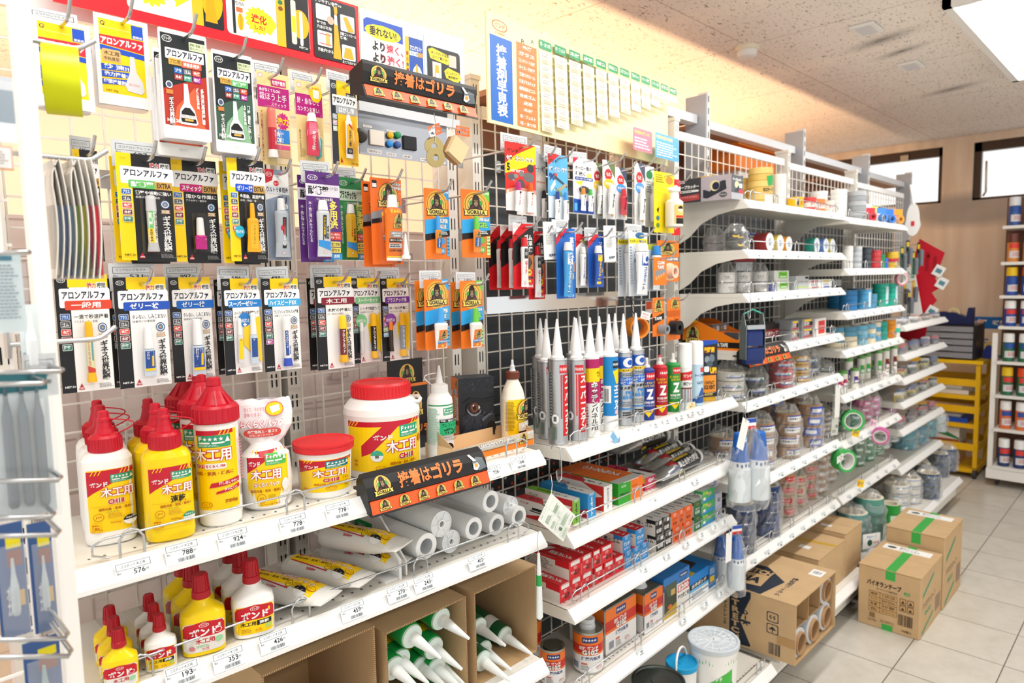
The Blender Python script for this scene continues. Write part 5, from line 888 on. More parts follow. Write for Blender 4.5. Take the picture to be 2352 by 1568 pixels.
for lb,u,w_,Y in lst:
    q = aY(u,w_,Y); q.z = max(q.z,ZB+.03); q.x = min(max(q.x,xa+.03),xb-.03); gcart('green cartridge with white nozzle in the full box, '+lb,q,.12)
for lb,u,w_,Y in (('lying alone on top',1158,1478,1.14),('second beside the box wall',1110,1493,1.13),('upper one beside the box wall',1098,1440,1.16),('lowest beside the box wall',1108,1535,1.1)):
    q = aY(u,w_,Y); q.z = max(q.z,ZB+.03); q.x = max(q.x,xc+.03); gcart('dark green cartridge in the emptier box, '+lb,q,.12,0,'1c5a34')
# ================================================================== hanging packs of the cartridge bay
def boxtube(col,cap,arts=None,cx=50,y0=30,y1=98,wd=40,**k): return tubeA(cx,y0,y1,wd,col,cap,arts,(cx-wd*.65,y0-2,cx+wd*.65,99,.014),**k)
def many(*fs):
    def f(o,W,H):
        for g in fs: g(o,W,H)
    return f
def mini(cx,c,body='f2f2f2',y0=55,y1=96,wd=18,lab=None): return tubeA(cx,y0,y1,wd,body,c,[v(lab or 'クイック',34,8,30,60,'N' if c not in ('c02080','e06010') else c,.03),r(34,0,34,8,'K')],None,capf=.28,capw=.7,crimp=1.25)
TP = 'tube pack'
hang('tube_card','red and yellow glue card with two white tubes and pictured stones',TP,1159,323,1232,496,1.14,[r(0,0,100,100,'d8281e'),p('Y',36,16,100,0,100,26,0,44,0,30),t('ボンド',5,9,38,5.4,'K',.05),t('金属・ガラス・陶磁器',4,18,92,8,'W',.05,'K'),t('5',5,29,10,11,'K',.05),t('分硬化開始',16,37,44,4,'W',.03),c_(82,33,12,6,'3a3a3c'),c_(76,46,18,7,'6a6a6c'),c_(20,48,12,5,'5a5a5c'),c_(52,42,9,4,'7a7a7c'),c_(34,46,7,3,'8a8a8c'),c_(48,58,14,8,'4a4a4c'),p('f4f0ec',0,72,30,66,70,66,100,70,100,100,0,100),p('e89a7a',0,66,30,62,70,62,100,64,100,70,70,66,30,66,0,72),r(0,95,34,5,'K'),t('NET.',66,96,28,2.6,'d03020',.02),R_(4,66,5,28,'W',2,1)],make=many(mini(32,'c02080'),mini(72,'e06010'),lambda o,W,H: blister(o,W,H,14,52,92,98,.008)),hook=50,price='981',base='d8281e')
hang('tube_card','grey glue card with pictured gears behind the red and yellow one',TP,1228,350,1255,508,1.2,[r(0,0,100,100,'c8ccd0'),t('ート・金属',4,18,90,10,'K',.05,'W'),c_(50,42,44,14,'e0dcd4'),c_(50,42,30,10,'f4f0ea'),t('chrome',10,40,80,4,'d06a4a',.02)],make=mini(60,'K',wd=40),price='1,22')
hang('tube_card','light blue glue card with two white tubes and pictured fishing lures',TP,1258,351,1305,512,1.17,[r(0,0,100,100,'5ab0e0'),p('c82a2a',0,0,60,0,0,18),t('ボンド',6,8,40,5,'K',.05),t('金属・ガラス・陶磁器',4,18,92,8,'W',.05,'1a4a8a'),t('90',4,28,34,11,'1a3a8a',.05),c_(38,31,8,4,'e04a2a'),p('3a4a58',30,30,96,44,96,48,30,35),p('a8a080',40,52,90,40,96,44,44,58),p('d8e0e8',10,50,34,36,38,44,14,56),p('6a8a4a',30,48,70,56,66,62),r(0,62,100,38,'dceaf4'),r(0,94,36,6,'2a3a4a')],make=many(mini(34,'1a3a8a',wd=22),mini(78,'3a9ae0',wd=22),lambda o,W,H: blister(o,W,H,14,52,96,98,.008)),price='22')
hang('tube_card','white and blue repair card with orange and green capped tubes',TP,1316,360,1364,492,1.17,[r(0,0,100,100,'f2f4f6'),p('c8203a',0,0,26,0,0,12),t('ホーロー製の',10,14,80,8,'K',.03),t('補修に',10,24,50,8,'K',.03),r(66,26,24,8,'d8d060'),R_(8,34,88,6,'2a4a9a',4,2),t('ボンドホーロー補修剤',14,35,76,4,'W',.02),p('f4e040',6,44,50,40,36,50),p('c8ccd0',50,46,94,56,52,70,8,58),c_(52,57,26,7,'3a3e44'),p('1a50b0',0,74,100,78,100,100,0,100),r(4,82,14,14,'5ab0e8')],make=many(mini(36,'e88a2a',wd=20),mini(72,'4ab84a',wd=20),lambda o,W,H: blister(o,W,H,20,52,92,94,.008)),price='22')
def gkit(name,u0,v0,u1,v1,Y,c1,c2,tc): return hang('tube_card',name,TP,u0,v0,u1,v1,Y,[r(0,0,100,100,'e6e8e8'),p('6a7a4a' if c1 == 'c02830' else '4a5468',30,0,100,0,100,30),star(46,24,34,11,c1,14,.8),t('もれ',30,20,34,7,'W',.03),c_(50,40,42,9,c2),t('すきまに',20,37,60,5,'W',.04),li(60,56,30,30,6,'6a8a6a'),c_(76,90,10,5,'d8a840')],make=many(mini(44,tc,'e8ece8' if tc == 'W' else 'c83040',42,92,44,'すきま'),lambda o,W,H: blister(o,W,H,10,40,84,98,.01)))
gkit('grey card with red burst half hidden beside the repair card',1360,372,1386,503,1.22,'c02830','e8c840','W')
gkit('white tube card with red burst and yellow oval',1384,366,1413,504,1.2,'c02830','e0c020','W')
gkit('dark slate card with red burst and blue oval',1413,383,1440,505,1.2,'d02a2a','4a9ad8','c02830')
gkit('grey blue card with red burst beside the small spray bottles',1457,372,1482,518,1.18,'d02a2a','5a9ad8','W')
def spray(lc): 
    def f(o,W,H):
        a = W*.24; z = H*.08; m = MB().loft([(z,a*.9),(z+.003,a),(H*.5,a),(H*.56,a*.5)],'e8e4d8' if lc == 'e0c020' else 'f2f2f2',18,cx=W*.08,cy=-a-.002)
        m.art([r(0,10,100,80,'d8c068' if lc == 'e0c020' else 'e4e8e8'),c_(40,30,20,12,'f0dcc0'),('P',[(40+20*math.cos(PI+PI*i/8),28+14*math.sin(PI+PI*i/8)) for i in range(9)],'K'),r(10,56,80,10,'c83020'),r(10,68,80,24,'K')],a*2,H*.38,cyl(a+.0002,z+.004,a*2,0,W*.08,-a-.002),seg=.004); b = m.build('spray_bottle',o)
        k = MB(); k.loft([(H*.56,a*.55),(H*.66,a*.5),(H*.68,a*.7),(H*.74,a*.7)],'W',14,cx=W*.08,cy=-a-.002); k.box(W*.08-a*1.1,W*.08,-a-.006,-a+.002,H*.69,H*.73,'W'); k.build('spray_head',b)
    return f
hang('spray_card','clear pack with small white spray bottle and round green badge',TP,1481,380,1502,522,1.2,[r(0,0,100,100,'dfe3e3'),c_(50,14,36,7,'2a8a50'),li(20,24,60,20,5,'8a9090')],make=spray('W'))
hang('spray_card','yellow pack with small golden spray bottle and round red badge',TP,1502,392,1548,536,1.16,[r(0,0,100,100,'f2d820'),c_(76,12,18,7,'d8842a'),li(8,4,40,14,4,'8a7a10'),p('K',12,62,24,58,20,68),c_(18,76,8,4,'3a7a8a'),c_(18,88,8,4,'5a8a3a')],make=spray('e0c020'),base='f2d820')
hang('tube_card','red card edge with white lettering behind the yellow spray pack',TP,1543,410,1562,541,1.22,[r(0,0,100,100,'d01a2a'),t('の',20,10,60,12,'W',.06),v('スプレーのり',30,30,30,60,'W',.03)])
# second row
def red_art(net): return [r(0,0,100,100,'d0141e'),p('W',0,0,42,0,0,18),oval(4,2,26,5,'d04040'),p('K',0,30,100,0,100,46,60,52,0,66),t('ボンド',5,17,40,6,'K',.05),t('ゴム',56,16,38,9,'W',.05),t('皮革',56,26,38,8,'W',.05),t('金属',56,35,38,8,'W',.05),r(56,48,40,22,'b06a30'),p('3a2414',60,66,80,50,92,60,76,70),c_(76,75,12,5,'Y'),t('速乾',67,73,18,4,'K',.03),r(54,82,40,2.4,'K'),r(54,87,30,3,'Y'),t(net,62,94,30,4,'W',.03)]
def g17(w_=30): return boxtube('e8e8e8','d01a24',[r(20,0,60,26,'K'),t('ボンド',28,8,44,10,'W',.03),v('G17',30,32,34,34,'d01a24',.06),oval(32,86,30,8,'d04040')],40,22,97,w_,capf=.17,capw=.78,crimp=1.2)
o,W,H = hang('tube_card','red and black glue card with white tube, front of the red trio',TP,1177,512,1227,662,1.13,red_art('20ml'),make=g17(),base='d0141e',price='195')
dup(o,o.location+Vector((-.006,.035,-.002)),'red and black glue card second in the red trio'); dup(o,o.location+Vector((-.012,.07,-.002)),'red and black glue card hindmost in the red trio')
hang('tube_card','red and black glue card with larger tube hanging lower than the trio',TP,1212,530,1252,686,1.19,red_art('50ml'),make=g17(34),base='d0141e',price='437')
hang('tube_card','blue glue card with large blue and white tube',TP,1277,523,1322,684,1.14,[r(0,0,100,100,'1a66c0'),p('d02030',0,0,60,0,0,24),p('W',0,0,34,0,0,14),t('ボンド',4,8,40,6,'K',.05),v('革ゴム',70,12,24,30,'W',.05),r(62,48,34,14,'c88a50'),c_(78,68,14,6,'Y'),t('速乾',68,66,20,4,'K',.03),t('50ml',60,94,30,4,'W',.03)],make=boxtube('3a9ad8','W',[r(16,0,70,26,'W'),v('ボンドGクリヤー',28,6,36,84,'W',.04,'1a66c0')],40,20,97,40,capf=.15,capw=.8,crimp=1.2),base='1a66c0',price='458')
hang('tube_card','white and red vinyl glue card with white tube',TP,1322,537,1351,660,1.18,[r(0,0,100,100,'eef0f2'),p('d02030',0,0,100,0,0,26),p('d8c080',30,12,100,4,100,24),t('ボンド',4,12,40,6,'K',.05),v('塩化ビニル',62,40,24,30,'K',.05),r(30,80,60,3,'K'),r(40,89,50,3,'d04040')],make=boxtube('f0f2f4','W',[v('ボンドビニル用',34,6,30,70,'1a3a9a',.04)],34,24,96,40,capf=.16,capw=.8,crimp=1.15),price='33')
hang('tube_card','blue plastic glue card with blue tube and yellow band',TP,1351,537,1387,659,1.16,[r(0,0,100,100,'1a58b8'),p('d02030',0,0,70,0,0,26),p('W',0,0,40,0,0,14),t('ボンド',4,10,40,6,'K',.05),v('プラスチック用',66,14,26,46,'W',.04),c_(78,68,14,7,'Y'),t('速乾',68,66,20,4,'K',.03),r(56,84,40,3,'K')],make=boxtube('1a50a8','W',[r(16,0,70,20,'Y'),v('GPクリヤー',30,16,36,64,'Y',.04),r(16,88,70,8,'Y')],40,22,96,40,capf=.18,capw=.8,crimp=1.15),base='1a58b8',price='38')
for nm,u0,v0,u1,v1 in (('left of the large blue tube',1249,509,1280,597),('right of the blue plastic glue',1388,518,1416,602)):
    A = aY(u0,v0,1.15); B = aY(u1,v1,1.15); o = thing('hanging_tag','white blank hook card with small printed name, '+('between red and blue tubes' if 'left' in nm else 'next to the concrete glue tubes'),'tag',(A.x,1.15,B.z),0,None,(0,-.04,0)); W = B.x-A.x; H = A.z-B.z; m = MB(); m.box(0,W,0,.0008,0,H,'W'); m.art([r(20,5,64,16,'eef0f0'),t('195',40,12,40,8,'K',0),li(18,34,60,26,6,'c0c0c4'),t('金津屋',34,84,52,9,'3a4a6a',.04)],W,H,fr(0,0,0)); m.build('paper_card',o); peg(Vector((A.x+W*.5,1.149,A.z-H*.3)),'hook of the '+o['label'])
cem = [r(0,0,100,100,'d8e0e8'),r(0,10,100,8,'f4e020'),t('セメダイン',6,11.5,44,5,'K',.04),t('PM165-R',54,11.5,40,5,'1a50a8',.03),c_(60,5,26,5,'2a6a9a'),r(56,20,40,58,'3a8ad0'),v('コンクリート',62,24,28,52,'W',.06,'1a4a9a'),c_(72,88,14,6,'d86a6a'),c_(72,88,11,4.6,'f4e4e4'),li(6,22,12,60,14,'8a9aaa')]
o,W,H = hang('tube_card','concrete glue card with blue and white tube, front one',TP,1444,532,1487,678,1.13,cem,make=boxtube('eceef0','W',[r(14,0,74,30,'1a50a8'),c_(44,14,26,11,'W'),c_(52,14,16,7,'1a50a8'),v('コンクリート',32,34,34,56,'1a50a8',.04)],40,18,97,48,capf=.15,capw=.8,crimp=1.2),price='32')
dup(o,o.location+Vector((-.004,.035,-.001)),'concrete glue card with blue and white tube, rear one')
hang('tube_card','clear pack with sky blue tube behind the concrete glue',TP,1487,560,1508,668,1.18,[r(0,0,100,100,'d4e4ee'),r(0,0,100,12,'c8d040')],make=boxtube('e4eef4','2a8ad8',[r(14,20,74,30,'3a9ae0'),v('クリア',34,24,30,30,'W',.04)],50,4,97,70,capf=.2,capw=.8))
def ring(c,cx,cy_,R1,R2,dep,name,y=-.002):
    def f(o,W,H):
        m = MB(Matrix.Translation((W*(cx/100-.5),y,H*(1-cy_/100))) @ Matrix.Rotation(PI/2,4,'X')); m.loft([(0,R2),(0,R1),(dep,R1),(dep,R2),(0,R2)],c,32,cap=False); m.build(name,o)
    return f
hang('tape_card','orange tape card with ape emblem and clear double-sided tape roll','tape pack',1509,551,1559,646,1.16,[r(0,0,100,100,'f07a22'),gem(8,4,80,34),r(0,40,100,10,'6a6e72'),t('DOUBLE-SIDED TAPE',6,42,88,6,'W',.04),c_(56,76,34,22,'f4d0b0')],make=ring('f2c8b0',56,76,.02,.012,.02,'tape_roll'),base='f07a22')
hang('tape_card','small orange and grey card of clear repair tape below the big one','tape pack',1501,590,1531,654,1.11,[R_(0,0,100,100,'f07a22',20,14),t('CLEAR',30,14,56,12,'W',.05,'K'),t('TAPE',30,30,50,12,'W',.05,'K'),p('8a8f94',10,50,92,40,92,58,10,70),[c_(22+18*i,76-5*i,7,7,'e8a060') for i in range(4)]],base='f07a22')
hang('tape_card','orange tape card with ape emblem and small grey tape roll','tape pack',1499,684,1525,770,1.12,[r(0,0,100,100,'f07a22'),gem(10,4,80,36),p('K',0,52,100,40,100,56,0,70),t('TAPE',14,50,66,8,'W',.04)],make=ring('8a8e92',60,82,.014,.008,.026,'tape_roll'),base='f07a22')
hang('tape_card','orange and black tape box pack with thick black tape roll','tape pack',1532,684,1562,778,1.13,[r(0,0,100,100,'f07a22'),gem(24,2,70,26),p('c85a10',0,30,100,30,100,44,0,44),r(56,44,44,56,'e06a1a'),li(60,50,34,40,6,'K')],make=ring('1a1c20',30,70,.022,.009,.03,'tape_roll'),base='f07a22')
hang('tape_card','orange display card with red product picture behind the cable tie','tape pack',1483,686,1498,720,1.2,[r(0,0,100,100,'e8ecee'),r(6,20,88,50,'e0582a')])
q = aY(1462,752,1.16); o = thing('tape_roll','orange wrapped tape roll hanging by a black cable tie','tape roll',q,-.5); m = MB(Matrix.Rotation(PI/2,4,'X')); m.loft([(-.022,.026),(-.022,.031),(.022,.031),(.022,.026),(-.022,.026)],'f0902a',36,cap=False); m.build('roll',o)
MB().tube([(0,0,.03),(-.012,.004,.05),(-.016,.008,.09),(-.006,.004,.062),(.0,0,.03)],.0014,'K',6).build('cable_tie',o); mm = MB(Matrix.Translation((.0,-.024,.03)) @ Matrix.Rotation(.3,4,'Y')); mm.box(0,.03,0,.0006,0,.022,'f0eee8'); mm.art([t('切れた',14,20,70,30,'c04040',.02),t('ください',14,60,70,30,'c04040',.02)],.03,.022,fr(0,0,0)); mm.build('paper_tag',o)
A = aY(1135,705,1.2); B = aY(1440,688,1.2); o = thing('mirror_strip','long mirrored metal strip fixed across the grid above the cartridges','metal strip',(A.x,1.225,A.z-.018)); MB().box(0,B.x-A.x-.01,0,.003,0,.042,('dfe3e6',.12,'metal')).build('strip',o); MB().ext([(-.0,0),(.13,0),(.13,.05),(.04,.05)],-.003,.0,'W','x').build('end_bracket',o)
# ================================================================== cartridges and cans
ZA = S2['a']
def cart(label,u,w_,ut,vt,vn,barrel,arts,turn=-.5,rr=.0245):
    P_ = aZ(u,w_,ZA); P_.y = max(P_.y,1.112); zb = aY(ut,vt,P_.y).z-ZA; zn = aY(ut,vn,P_.y).z-ZA; o = thing('sealant_cartridge',label,'cartridge',P_,turn)
    m = MB().loft([(0,rr*.97),(.002,rr*1.02),(.006,rr),(zb-.006,rr),(zb-.002,rr*1.02),(zb,rr*.97)],barrel,32); m.art(arts,.14,zb-.014,cyl(rr+.0001,.007,.14),seg=.005); m.build('barrel',o)
    MB().loft([(zb-.001,rr*.72),(zb+.004,rr*.7),(zb+.008,rr*.55),(zb+.02,rr*.52),(zn-.002,.0025),(zn,.0015)],'f6f7f7',22).build('nozzle',o)
    return o
silver = ('c4c8cc',.34,'metal')
supa = [r(40,4,18,10,'d0202a'),t('F★★★★',41,6,16,6,'W',.03),r(46,16,22,76,'d0202a'),r(42,16,2.4,54,'d0202a'),v('スーパーステン',50,18,14,72,'W',.07),[r(6,4+i*9,9,4,'e05050') for i in range(3)],li(18,10,10,60,16,'8a8e92'),c_(32,70,6,6,'eceeee'),r(29,67,5,6,'5a5e62'),bar(26,80,8,16,'5a7a62',8),r(16,12,5,70,'b4b8bc')]
kit = [r(0,0,100,100,'f0f0ee'),r(0,0,100,12,'b01a60'),r(0,12,100,18,'Y'),r(30,30,40,28,'b01a60'),t('ボンド',58,16,14,8,'K',.05),v('キッチンパネル用',46,32,15,62,'K',.07,'W'),li(34,62,8,30,8,'6a6a6a')]
eni = [r(0,0,100,82,'1a86cc'),r(0,82,100,18,'f0f2f2'),r(52,6,20,10,'K'),t('F★★★★',53,8,18,5,'W',.03),p('Y',52,20,74,16,74,36,60,38),v('エニックス',54,40,14,46,'W',.05),r(32,40,16,24,'eef2f4'),bar(34,44,10,18,'K',10),oval(56,74,10,6,'d04040')]
ccs = [r(0,4,100,16,'1a58b8'),c_(56,12,13,7,'W'),c_(60,12,8,4,'1a58b8'),r(0,21,100,4,'Y'),t('セメダイン',42,21.6,24,3,'K',.05),li(42,27,26,5,2,'3a4a5a'),r(34,33,40,11,'1a68c8'),t('コンクリート',38,34,32,4.4,'W',.03),t('金属・木材用',38,39,32,4.4,'W',.03),t('セメダイン',36,46,38,5,'K',.05),t('PM',48,53,18,5,'3a8ad0',.04),t('165-RX',38,59,36,6,'3a8ad0',.05),li(34,68,36,8,3,'6a7a8a'),r(36,78,34,2,'3a8ad0'),li(42,83,22,10,3,'K')]
for lb,a in (('silver cartridge with red stripe, front one at the shelf end',(1283,1018,1282,822,732,silver,supa,-.1)),('silver cartridge with red stripe, second at the shelf end',(1258,1005,1264,826,731,silver,supa,-.3)),('silver cartridge with red stripe, third at the shelf end',(1245,992,1248,818,730,silver,supa,-.3)),
              ('silver cartridge with red stripe beside the kitchen panel cartridges',(1326,1008,1327,822,730,silver,supa,-.5)),('silver cartridge second behind the red striped one',(1322,990,1318,812,728,silver,supa,-.5)),('silver cartridge third behind the red striped one',(1334,978,1332,812,726,silver,supa,-.5)),
              ('yellow and magenta cartridge, front one',(1357,1000,1346,818,729,'f0f0ee',kit,-.62)),('yellow and magenta cartridge, second one',(1378,985,1366,814,727,'f0f0ee',kit,-.62)),('bright blue cartridge with white sticker',(1400,986,1394,812,721,'f0f2f2',eni,-.62)),('bright blue cartridge behind the one with sticker',(1414,968,1412,806,719,'f0f2f2',eni,-.62)),
              ('silver and blue cartridge with large white ring letters, front one',(1433,974,1433,806,720,silver,ccs,-.62)),('silver and blue cartridge with large white ring letters, rear one',(1461,966,1452,802,719,silver,ccs,-.66))): cart(lb,*a)
def can(label,u,w_,vt,body,arts,capc,rr=.0235,clear=False,actu='W'):
    P_ = aZ(u,w_,ZA); P_.y = max(P_.y,1.115); H = aY(u,vt,P_.y).z-ZA; o = thing('spray_can',label,'spray can',P_,-.7)
    zb = H*.7 if clear else H*.64
    m = MB().loft([(0,rr*.95),(.002,rr*1.02),(.005,rr),(zb-.004,rr),(zb,rr*1.02),(zb+.004,rr*.8),(zb+.008,rr*.55)],body,30); m.art(arts,.12,zb-.008,cyl(rr+.0001,.004,.12),seg=.005); b = m.build('can_body',o)
    if clear:
        k = MB(); k.loft([(zb+.006,rr*.5),(zb+.014,rr*.45),(zb+.016,rr*.25),(zb+.03,rr*.24)],'e8e6e0',18); k.box(-.004,.004,-.005,.004,zb+.028,zb+.036,actu); k.build('actuator',o)
        MB().loft([(zb,rr*.97),(H-.002,rr*.93),(H,rr*.85)],'clear',28).build('clear_cap',o)
    else: MB().loft([(zb+.001,rr*1.0),(H-.004,rr*.96),(H,rr*.86),(H-.001,rr*.1)],capc,28).build('cap',o)
    return o
def zs(c,big,tri): return [r(0,0,100,100,c),r(44,2,30,14,'d0202a'),t('F★★★★',46,5,26,7,'W',.03),t('紙・ポスター・写真',36,20,40,6,'Y',.02),t('はりつけに',40,27,30,5,'Y',.02),t('Z',44,36,20,22,'W',.08),t('BOND SPRAY',38,62,34,5,'W',.04),t('ボンドスプレーのり',38,69,34,4,'W',.02),p('Y',34,80,66,80,50,96),t('強力型',43,82,14,4,c,.03)]
can('dark blue spray can with clear cap and yellow triangle',1485,962,800,'1a3a90',zs('1a3a90','Z','Y'),None,clear=True)
can('red spray can with clear cap and pink actuator',1515,951,795,'b81a2a',zs('b81a2a','Z','Y'),None,clear=True,actu='e05060')
can('green spray can with clear cap and white actuator',1545,943,791,'1a8a3a',zs('1a8a3a','Z','Y'),None,clear=True)
can('white spray can with red brush stroke label',1572,937,788,'e8eaea',[p('d02a2a',20,12,80,4,80,22,20,34),t('ボンド',40,14,26,8,'W',.04),t('G9000',40,24,26,6,'d0202a',.03),t('速溶シー',40,33,28,10,'3a3a3a',.04),r(34,46,34,40,'b8c4c8'),[r(36+i*8,50,2,34,'8a2a2a') for i in range(4)],r(34,48,34,3,'7a2020')],'f6f6f4')
can('pale blue spray can with white cap',1598,929,783,'b8d4e4',[r(56,4,18,12,'d04040'),t('テープ剥離',40,20,32,9,'2a5a8a',.03),t('G77',46,40,22,7,'2a5a8a',.04),p('2a5aa0',40,96,60,56,76,60,76,96),c_(40,88,6,5,'2a5aa0')],'f6f6f4')
P_ = aZ(1624,920,ZA); P_.y = max(P_.y,1.12); o = thing('solvent_bottle','yellow solvent bottle with tall black and orange hang card','bottle',P_,-.6); H = aY(1624,780,P_.y).z-ZA
MB().loft([(0,.024,.012,4),(.004,.027,.014,4),(H*.55,.027,.014,4),(H*.62,.02,.01,3)],('d8a820',.15),24).build('bottle',o)
m = MB(); m.box(-.028,.028,-.0165,-.0155,H*.08,H,'K'); m.art([r(0,0,100,100,'1a2230'),p('1a4ab0',0,0,100,0,100,6,0,10),t('剥離剤',14,12,66,10,'Y',.06,'d02020'),c_(34,34,16,6,'8a9aa0'),c_(64,32,18,7,'6a7a84'),c_(50,42,20,6,'4a5a64'),R_(14,46,34,10,'e8ecee',6,3),t('UP!',54,48,40,11,'Y',.08,'d02020'),r(8,62,84,30,'e8902a'),t('CONTACT',18,72,62,6,'K',.05),t('SOLVENT',14,79,72,8,'K',.06),li(20,92,60,6,3,'Y')],.056,H*.92,fr(-.028,-.0165,H*.08)); m.build('hang_card',o)
P_ = aZ(1650,912,ZA); P_.y = 1.2; o = thing('spray_can','grey spray can with black cap behind the solvent bottle','spray can',P_); MB().loft([(0,.02),(.11,.02),(.114,.016)],'9a8f88',22).build('can_body',o); MB().loft([(.111,.0195),(.15,.019),(.152,.015)],'K',22).build('cap',o)
# rail labels
for i,(u,w_,s) in enumerate(((1330,1036,'1,512'),(1378,1019,'1,203'),(1420,1003,'1,203'),(1463,988,'1,620'),(1503,976,'2,420'),(1530,967,'2,420'),(1562,956,'2,420'),(1588,948,'2,480'),(1611,941,'2,420'))): rail_tag(u,w_,1.076,s,f'price label {s} on the cartridge shelf rail, {ORD[i]} from the hanging hook',.72)
for i,(u,w_,s) in enumerate(((1347,1225,'581'),(1380,1207,'1,690'),(1415,1190,'1,115'),(1460,1171,'3,355'),(1502,1150,'1,482'),(1598,1104,'1,085'))): rail_tag(u,w_,1.076,s,f'price label {s} on the glue box shelf rail, {ORD[i]} from the instruction card',.72)
for i,(u,w_) in enumerate(((1335,1400),(1405,1354),(1480,1308),(1533,1276),(1577,1248),(1610,1227),(1640,1208),(1662,1196))): rail_tag(u,w_,1.076,'690',f'price label on the red and blue box shelf rail, {ORD[i]} from the red boxes',.66)
for i,(u,w_) in enumerate(((1398,1554),(1471,1497),(1570,1423),(1620,1385),(1654,1361))): rail_tag(u,w_,1.076,'980',f'price label on the orange can shelf rail, {ORD[i]} from the cans',.66)
# ================================================================== boxes
def pbox(label,uL,vT,uR,vB,z,fops,sops=None,tops=None,base='W',dep=.17,Y=1.112,fixed=None,rz=0,name='glue_box',cat='box'):
    um = (vT+vB)/2; A = aY(uL,um,Y); B = aY(uR,um,Y); W = B.x-A.x; H = fixed or (aY((uL+uR)/2,vT,Y).z-aY((uL+uR)/2,vB,Y).z)*.96
    o = thing(name,label,cat,(A.x,Y,z),rz); m = MB(); m.box(.0003,W-.0003,0,dep,0,H-.0003,base,.0008); m.art(fops,W,H,fr(0,0,0))
    if sops: m.art(sops,dep,H,lf(0,dep,0))
    if tops: m.art(tops,W,dep,tp(0,0,H))
    m.build('carton',o); MB().box(W*.2,W*.8,-.0012,-.0002,H*.965,H*.985,base).build('tuck_flap',o)
    return H
ZB2 = S2['b']
def vf(bg,s,fg='W'): return [r(0,0,100,100,bg),v(s,34,18,34,76,fg,.04),oval(26,4,48,8,'W',bg,'W')]
def sd(c1,c2,s): return [r(0,0,100,100,'f0f0ee'),p(c1,0,100,100,40,100,100),p(c2,55,0,100,0,100,44),t(s,30,34,50,26,'K',.05,'W'),t('ボンド',8,12,20,14,c1,.05),li(6,60,22,30,6,'7a7a7a')]
def td(c,s): return [r(0,0,100,100,'f0f0ee'),p(c,0,0,100,0,100,40,0,60),v(s,30,20,40,66,'K',.03)]
pbox('red glue carton behind the laminated instruction card',1294,1155,1314,1199,ZB2,vf('c8202a','クイック5'),sd('c8202a','3a3a3a','5'),td('c8202a','クイック5'))
pbox('lime green glue carton beside the instruction card',1315,1139,1332,1197,ZB2,vf('7ab83a','Eセット','K'),sd('7ab83a','c8202a','Eセット'),td('7ab83a','Eセット'))
pbox('blue and red glue carton, standing among the boxes',1350,1132,1368,1190,ZB2,vf('2a90d0','Eセット'),[r(0,0,100,100,'2a90d0'),p('c02040',100,60,100,100,60,100),t('ボンド',20,20,40,20,'W',.04)],td('2a90d0','Eセット'))
pbox('white and red glue carton next to the big green box',1387,1121,1406,1180,ZB2,[r(0,0,100,100,'f0f0ee'),v('ボンドクイックメンダー',34,10,32,84,'K',.03)],sd('d8302a','d8302a','クイック'),td('d8302a','メンダー'))
pbox('big green and orange glue carton lying on the shelf',1420,1098,1476,1165,ZB2,[r(0,0,50,100,'2aa02a'),r(50,0,50,100,'ee7420'),oval(12,14,20,10,'W','2aa02a','W'),t('液垂れなし',6,50,38,10,'K',.04),t('ボンド',58,30,20,8,'K',.04),t('クイックセット',54,44,42,11,'W',.06,'c8401a')],[r(0,0,100,100,'2aa02a'),r(0,0,26,100,'d0d4d4'),t('液垂れなし、塗りやすい',40,14,52,16,'W',.03),p('ee7420',80,60,100,66,96,80)],[r(0,0,100,100,'ee7420'),v('クイックセット',50,18,30,60,'W',.06,'c8401a'),r(0,86,100,14,'d0d4d4')],dep=.23,fixed=.062)
pbox('small pink carton against the silver foil packs',1481,1106,1507,1136,ZB2,[r(0,0,100,100,'d0305a'),t('G4',30,14,50,28,'W',.05),r(0,58,100,12,'Y'),t('すきまパック',14,76,70,12,'W',.03)],sd('d0305a','Y','G4'),td('d0305a','G4'),base='d0305a',Y=1.13)
